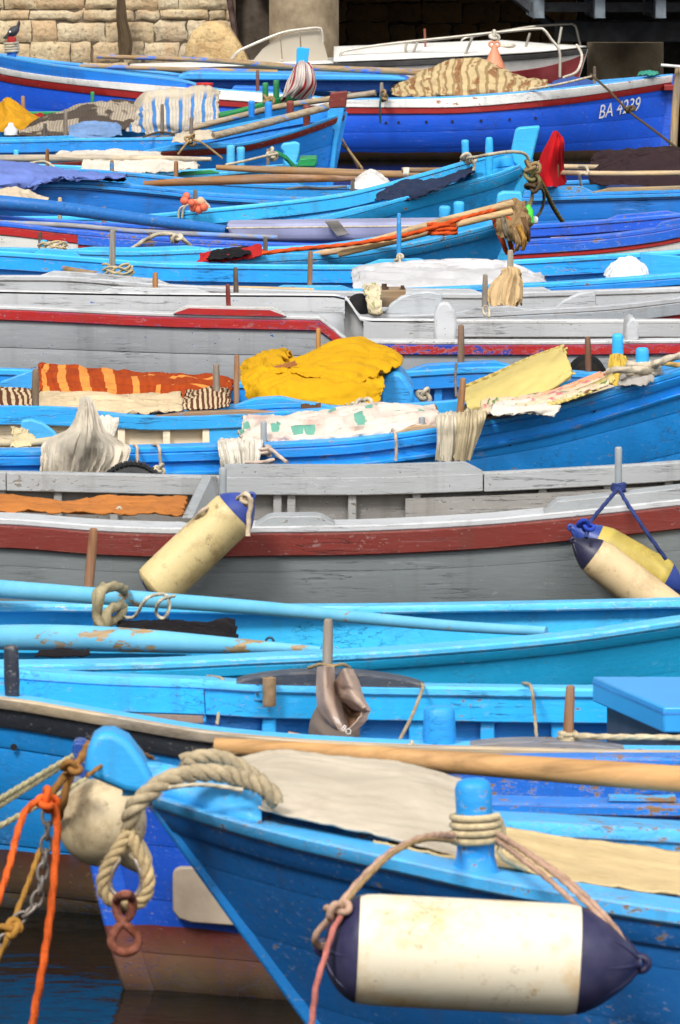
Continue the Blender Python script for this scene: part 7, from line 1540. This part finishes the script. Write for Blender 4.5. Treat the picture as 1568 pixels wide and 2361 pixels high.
eye = [U(296, 1920, 10.98), U(270, 1960, 10.97), U(246, 2000, 10.96), U(236, 2040, 10.96), U(250, 2072, 10.96), U(286, 2090, 10.96), U(322, 2080, 10.96), U(342, 2046, 10.96), U(338, 2004, 10.96), U(318, 1962, 10.97), U(300, 1922, 10.98)]
laid('rope_eye', 'thick rope eye hanging below the blue bow', eye, 15, ropem((184, 162, 122), .7))
ci = sum(eye, Vector()) / len(eye); m = MB(); m.tube(spline([ci + (p - ci) * .72 + Vector((0, .0, -.004)) for p in eye[1:-1]], 60), 8 / ppm(10.96), 10); tag(obj('thimble', m, plain((170, 160, 150), .35, .3, 14, .5, (120, 80, 50), .1, .8)), 'steel thimble lining the hanging rope eye', 'thimble')
rm = plain((138, 66, 32), .9, .5, 30, .6, (66, 30, 18), .9, .1, bscale=90)
hk = empty('rusty_swivel', U(290, 2195, 10.9), 'rusty figure of eight swivel hooked in the rope eye', 'swivel')
m = MB(); m.tube(spline([U(*p, 10.92) for p in [(274, 2068), (268, 2090), (276, 2118), (300, 2140), (318, 2160), (316, 2182), (296, 2196), (272, 2192), (258, 2174), (262, 2152), (280, 2130), (300, 2110), (306, 2084), (298, 2066)]], 80, True), 11 / ppm(10.92), 12, closed=True); obj('link', m, rm, hk)
m = MB(); m.tube(spline([U(270, 2074, 10.9), U(284, 2062, 10.84), U(302, 2066, 10.88), U(306, 2090, 11.02), U(286, 2100, 11.03), U(268, 2090, 11.0)], 40, True), 10 / ppm(10.9), 10, closed=True); obj('shackle', m, rm, hk)
# mooring lines to the left
for i, (a, lb) in enumerate((([(166, 1744, 12.6), (80, 1794, 12.4), (-40, 1866, 12.1)], 'upper pale line from the blue post to the quay'), ([(164, 1752, 12.6), (80, 1806, 12.4), (-40, 1882, 12.1)], 'lower pale line from the blue post to the quay'), ([(200, 1796, 12.5), (100, 1850, 12.3), (-40, 1926, 12.0)], 'separate pale line passing behind the orange knot'))):
    rope('mooring_line', lb, 'rope', a, 6.5, ropem((186, 176, 136)))
br_ = ropem((150, 106, 56))
rope('brown_rope', 'brown rope tied round the stem head above the orange knot', 'rope', [(204, 1716, 11.6), (186, 1748, 11.5), (164, 1776, 11.45), (140, 1800, 11.4), (116, 1838, 11.4)], 9, br_)
rope('brown_rope', 'second brown rope part dropping beside the ball fender', 'rope', [(176, 1762, 11.5), (158, 1800, 11.45), (146, 1850, 11.45), (134, 1890, 11.5)], 9, br_)
knot('brown_knot', U(164, 1770, 11.4), 22, 8, br_, None, 6, 'brown knot beside the blue stem head', 'rope')
org = ropem((226, 100, 40)); knot('orange_knot', U(110, 1846, 11.3), 28, 9, org, None, 3, 'bright orange knot joining chain and ropes', 'rope')
rope('orange_rope', 'orange rope looping out in an arch beside the chain', 'rope', [(98, 1842, 11.3), (62, 1866, 11.25), (40, 1920, 11.2), (20, 2000, 11.1), (-20, 2120, 11.0)], 8, org)
rope('orange_rope', 'long orange rope dropping straight to the water', 'rope', [(122, 1854, 11.3), (132, 1890, 11.3), (128, 1980, 11.28), (118, 2090, 11.25), (100, 2220, 11.2), (82, 2320, 11.2), (66, 2420, 11.2)], 9, org)
rope('yellow_rope', 'ochre rope slanting behind the chain to the water', 'rope', [(92, 1960, 11.5), (64, 2040, 11.4), (36, 2110, 11.35), (10, 2180, 11.3), (-16, 2230, 11.3)], 6.5, ropem((178, 130, 60)))
knot('yellow_knot', U(26, 2140, 11.25), 26, 8, ropem((178, 130, 60)), None, 8, 'ochre knot gripping the chain', 'rope')
ch = empty('mooring_chain', U(60, 2100, 11.3), 'grey galvanised chain hanging from the orange knot', 'chain'); cm = plain((150, 142, 134), .6, .35, 16, .5, (100, 66, 44), .4, .6)
CPn = spline([U(*p, 11.33) for p in [(108, 1868), (110, 1900), (106, 1950), (100, 2000), (92, 2050), (78, 2090), (54, 2110), (30, 2134), (8, 2170), (-20, 2210)]], 60)
Lc = plen(CPn); nl = 12; pth = spline(CPn, nl * 2 + 1); lk_r = Lc / nl * .66
for i in range(nl):
    c = pth[i * 2 + 1]; t = (pth[i * 2 + 2] - pth[i * 2]).normalized(); s_ = Vector((0, 1, 0)).cross(t).normalized(); s_ = s_ if i % 2 == 0 else (s_ * .25 + Vector((0, 1, 0))).normalized()
    q = [c + t * (lk_r * math.cos(a)) + s_ * (lk_r * .56 * math.sin(a)) for a in [j * math.pi / 8 for j in range(16)]]
    m = MB(); m.tube(q, lk_r * .2, 8, closed=True); obj('link', m, cm, ch)
for i, a in enumerate(([(352, 1748, 11.3), (330, 1738, 11.25), (300, 1722, 11.2), (200, 1790, 11.05)], [(360, 1822, 11.0), (420, 1812, 10.98), (480, 1810, 11.0), (560, 1822, 11.0)])):
    rope('bow_line', ('thin tan line crossing the stem head of the bright blue boat', 'thin grey line along the blue foredeck under the thick rope')[i], 'rope', a, 5, (br_, WR)[i])
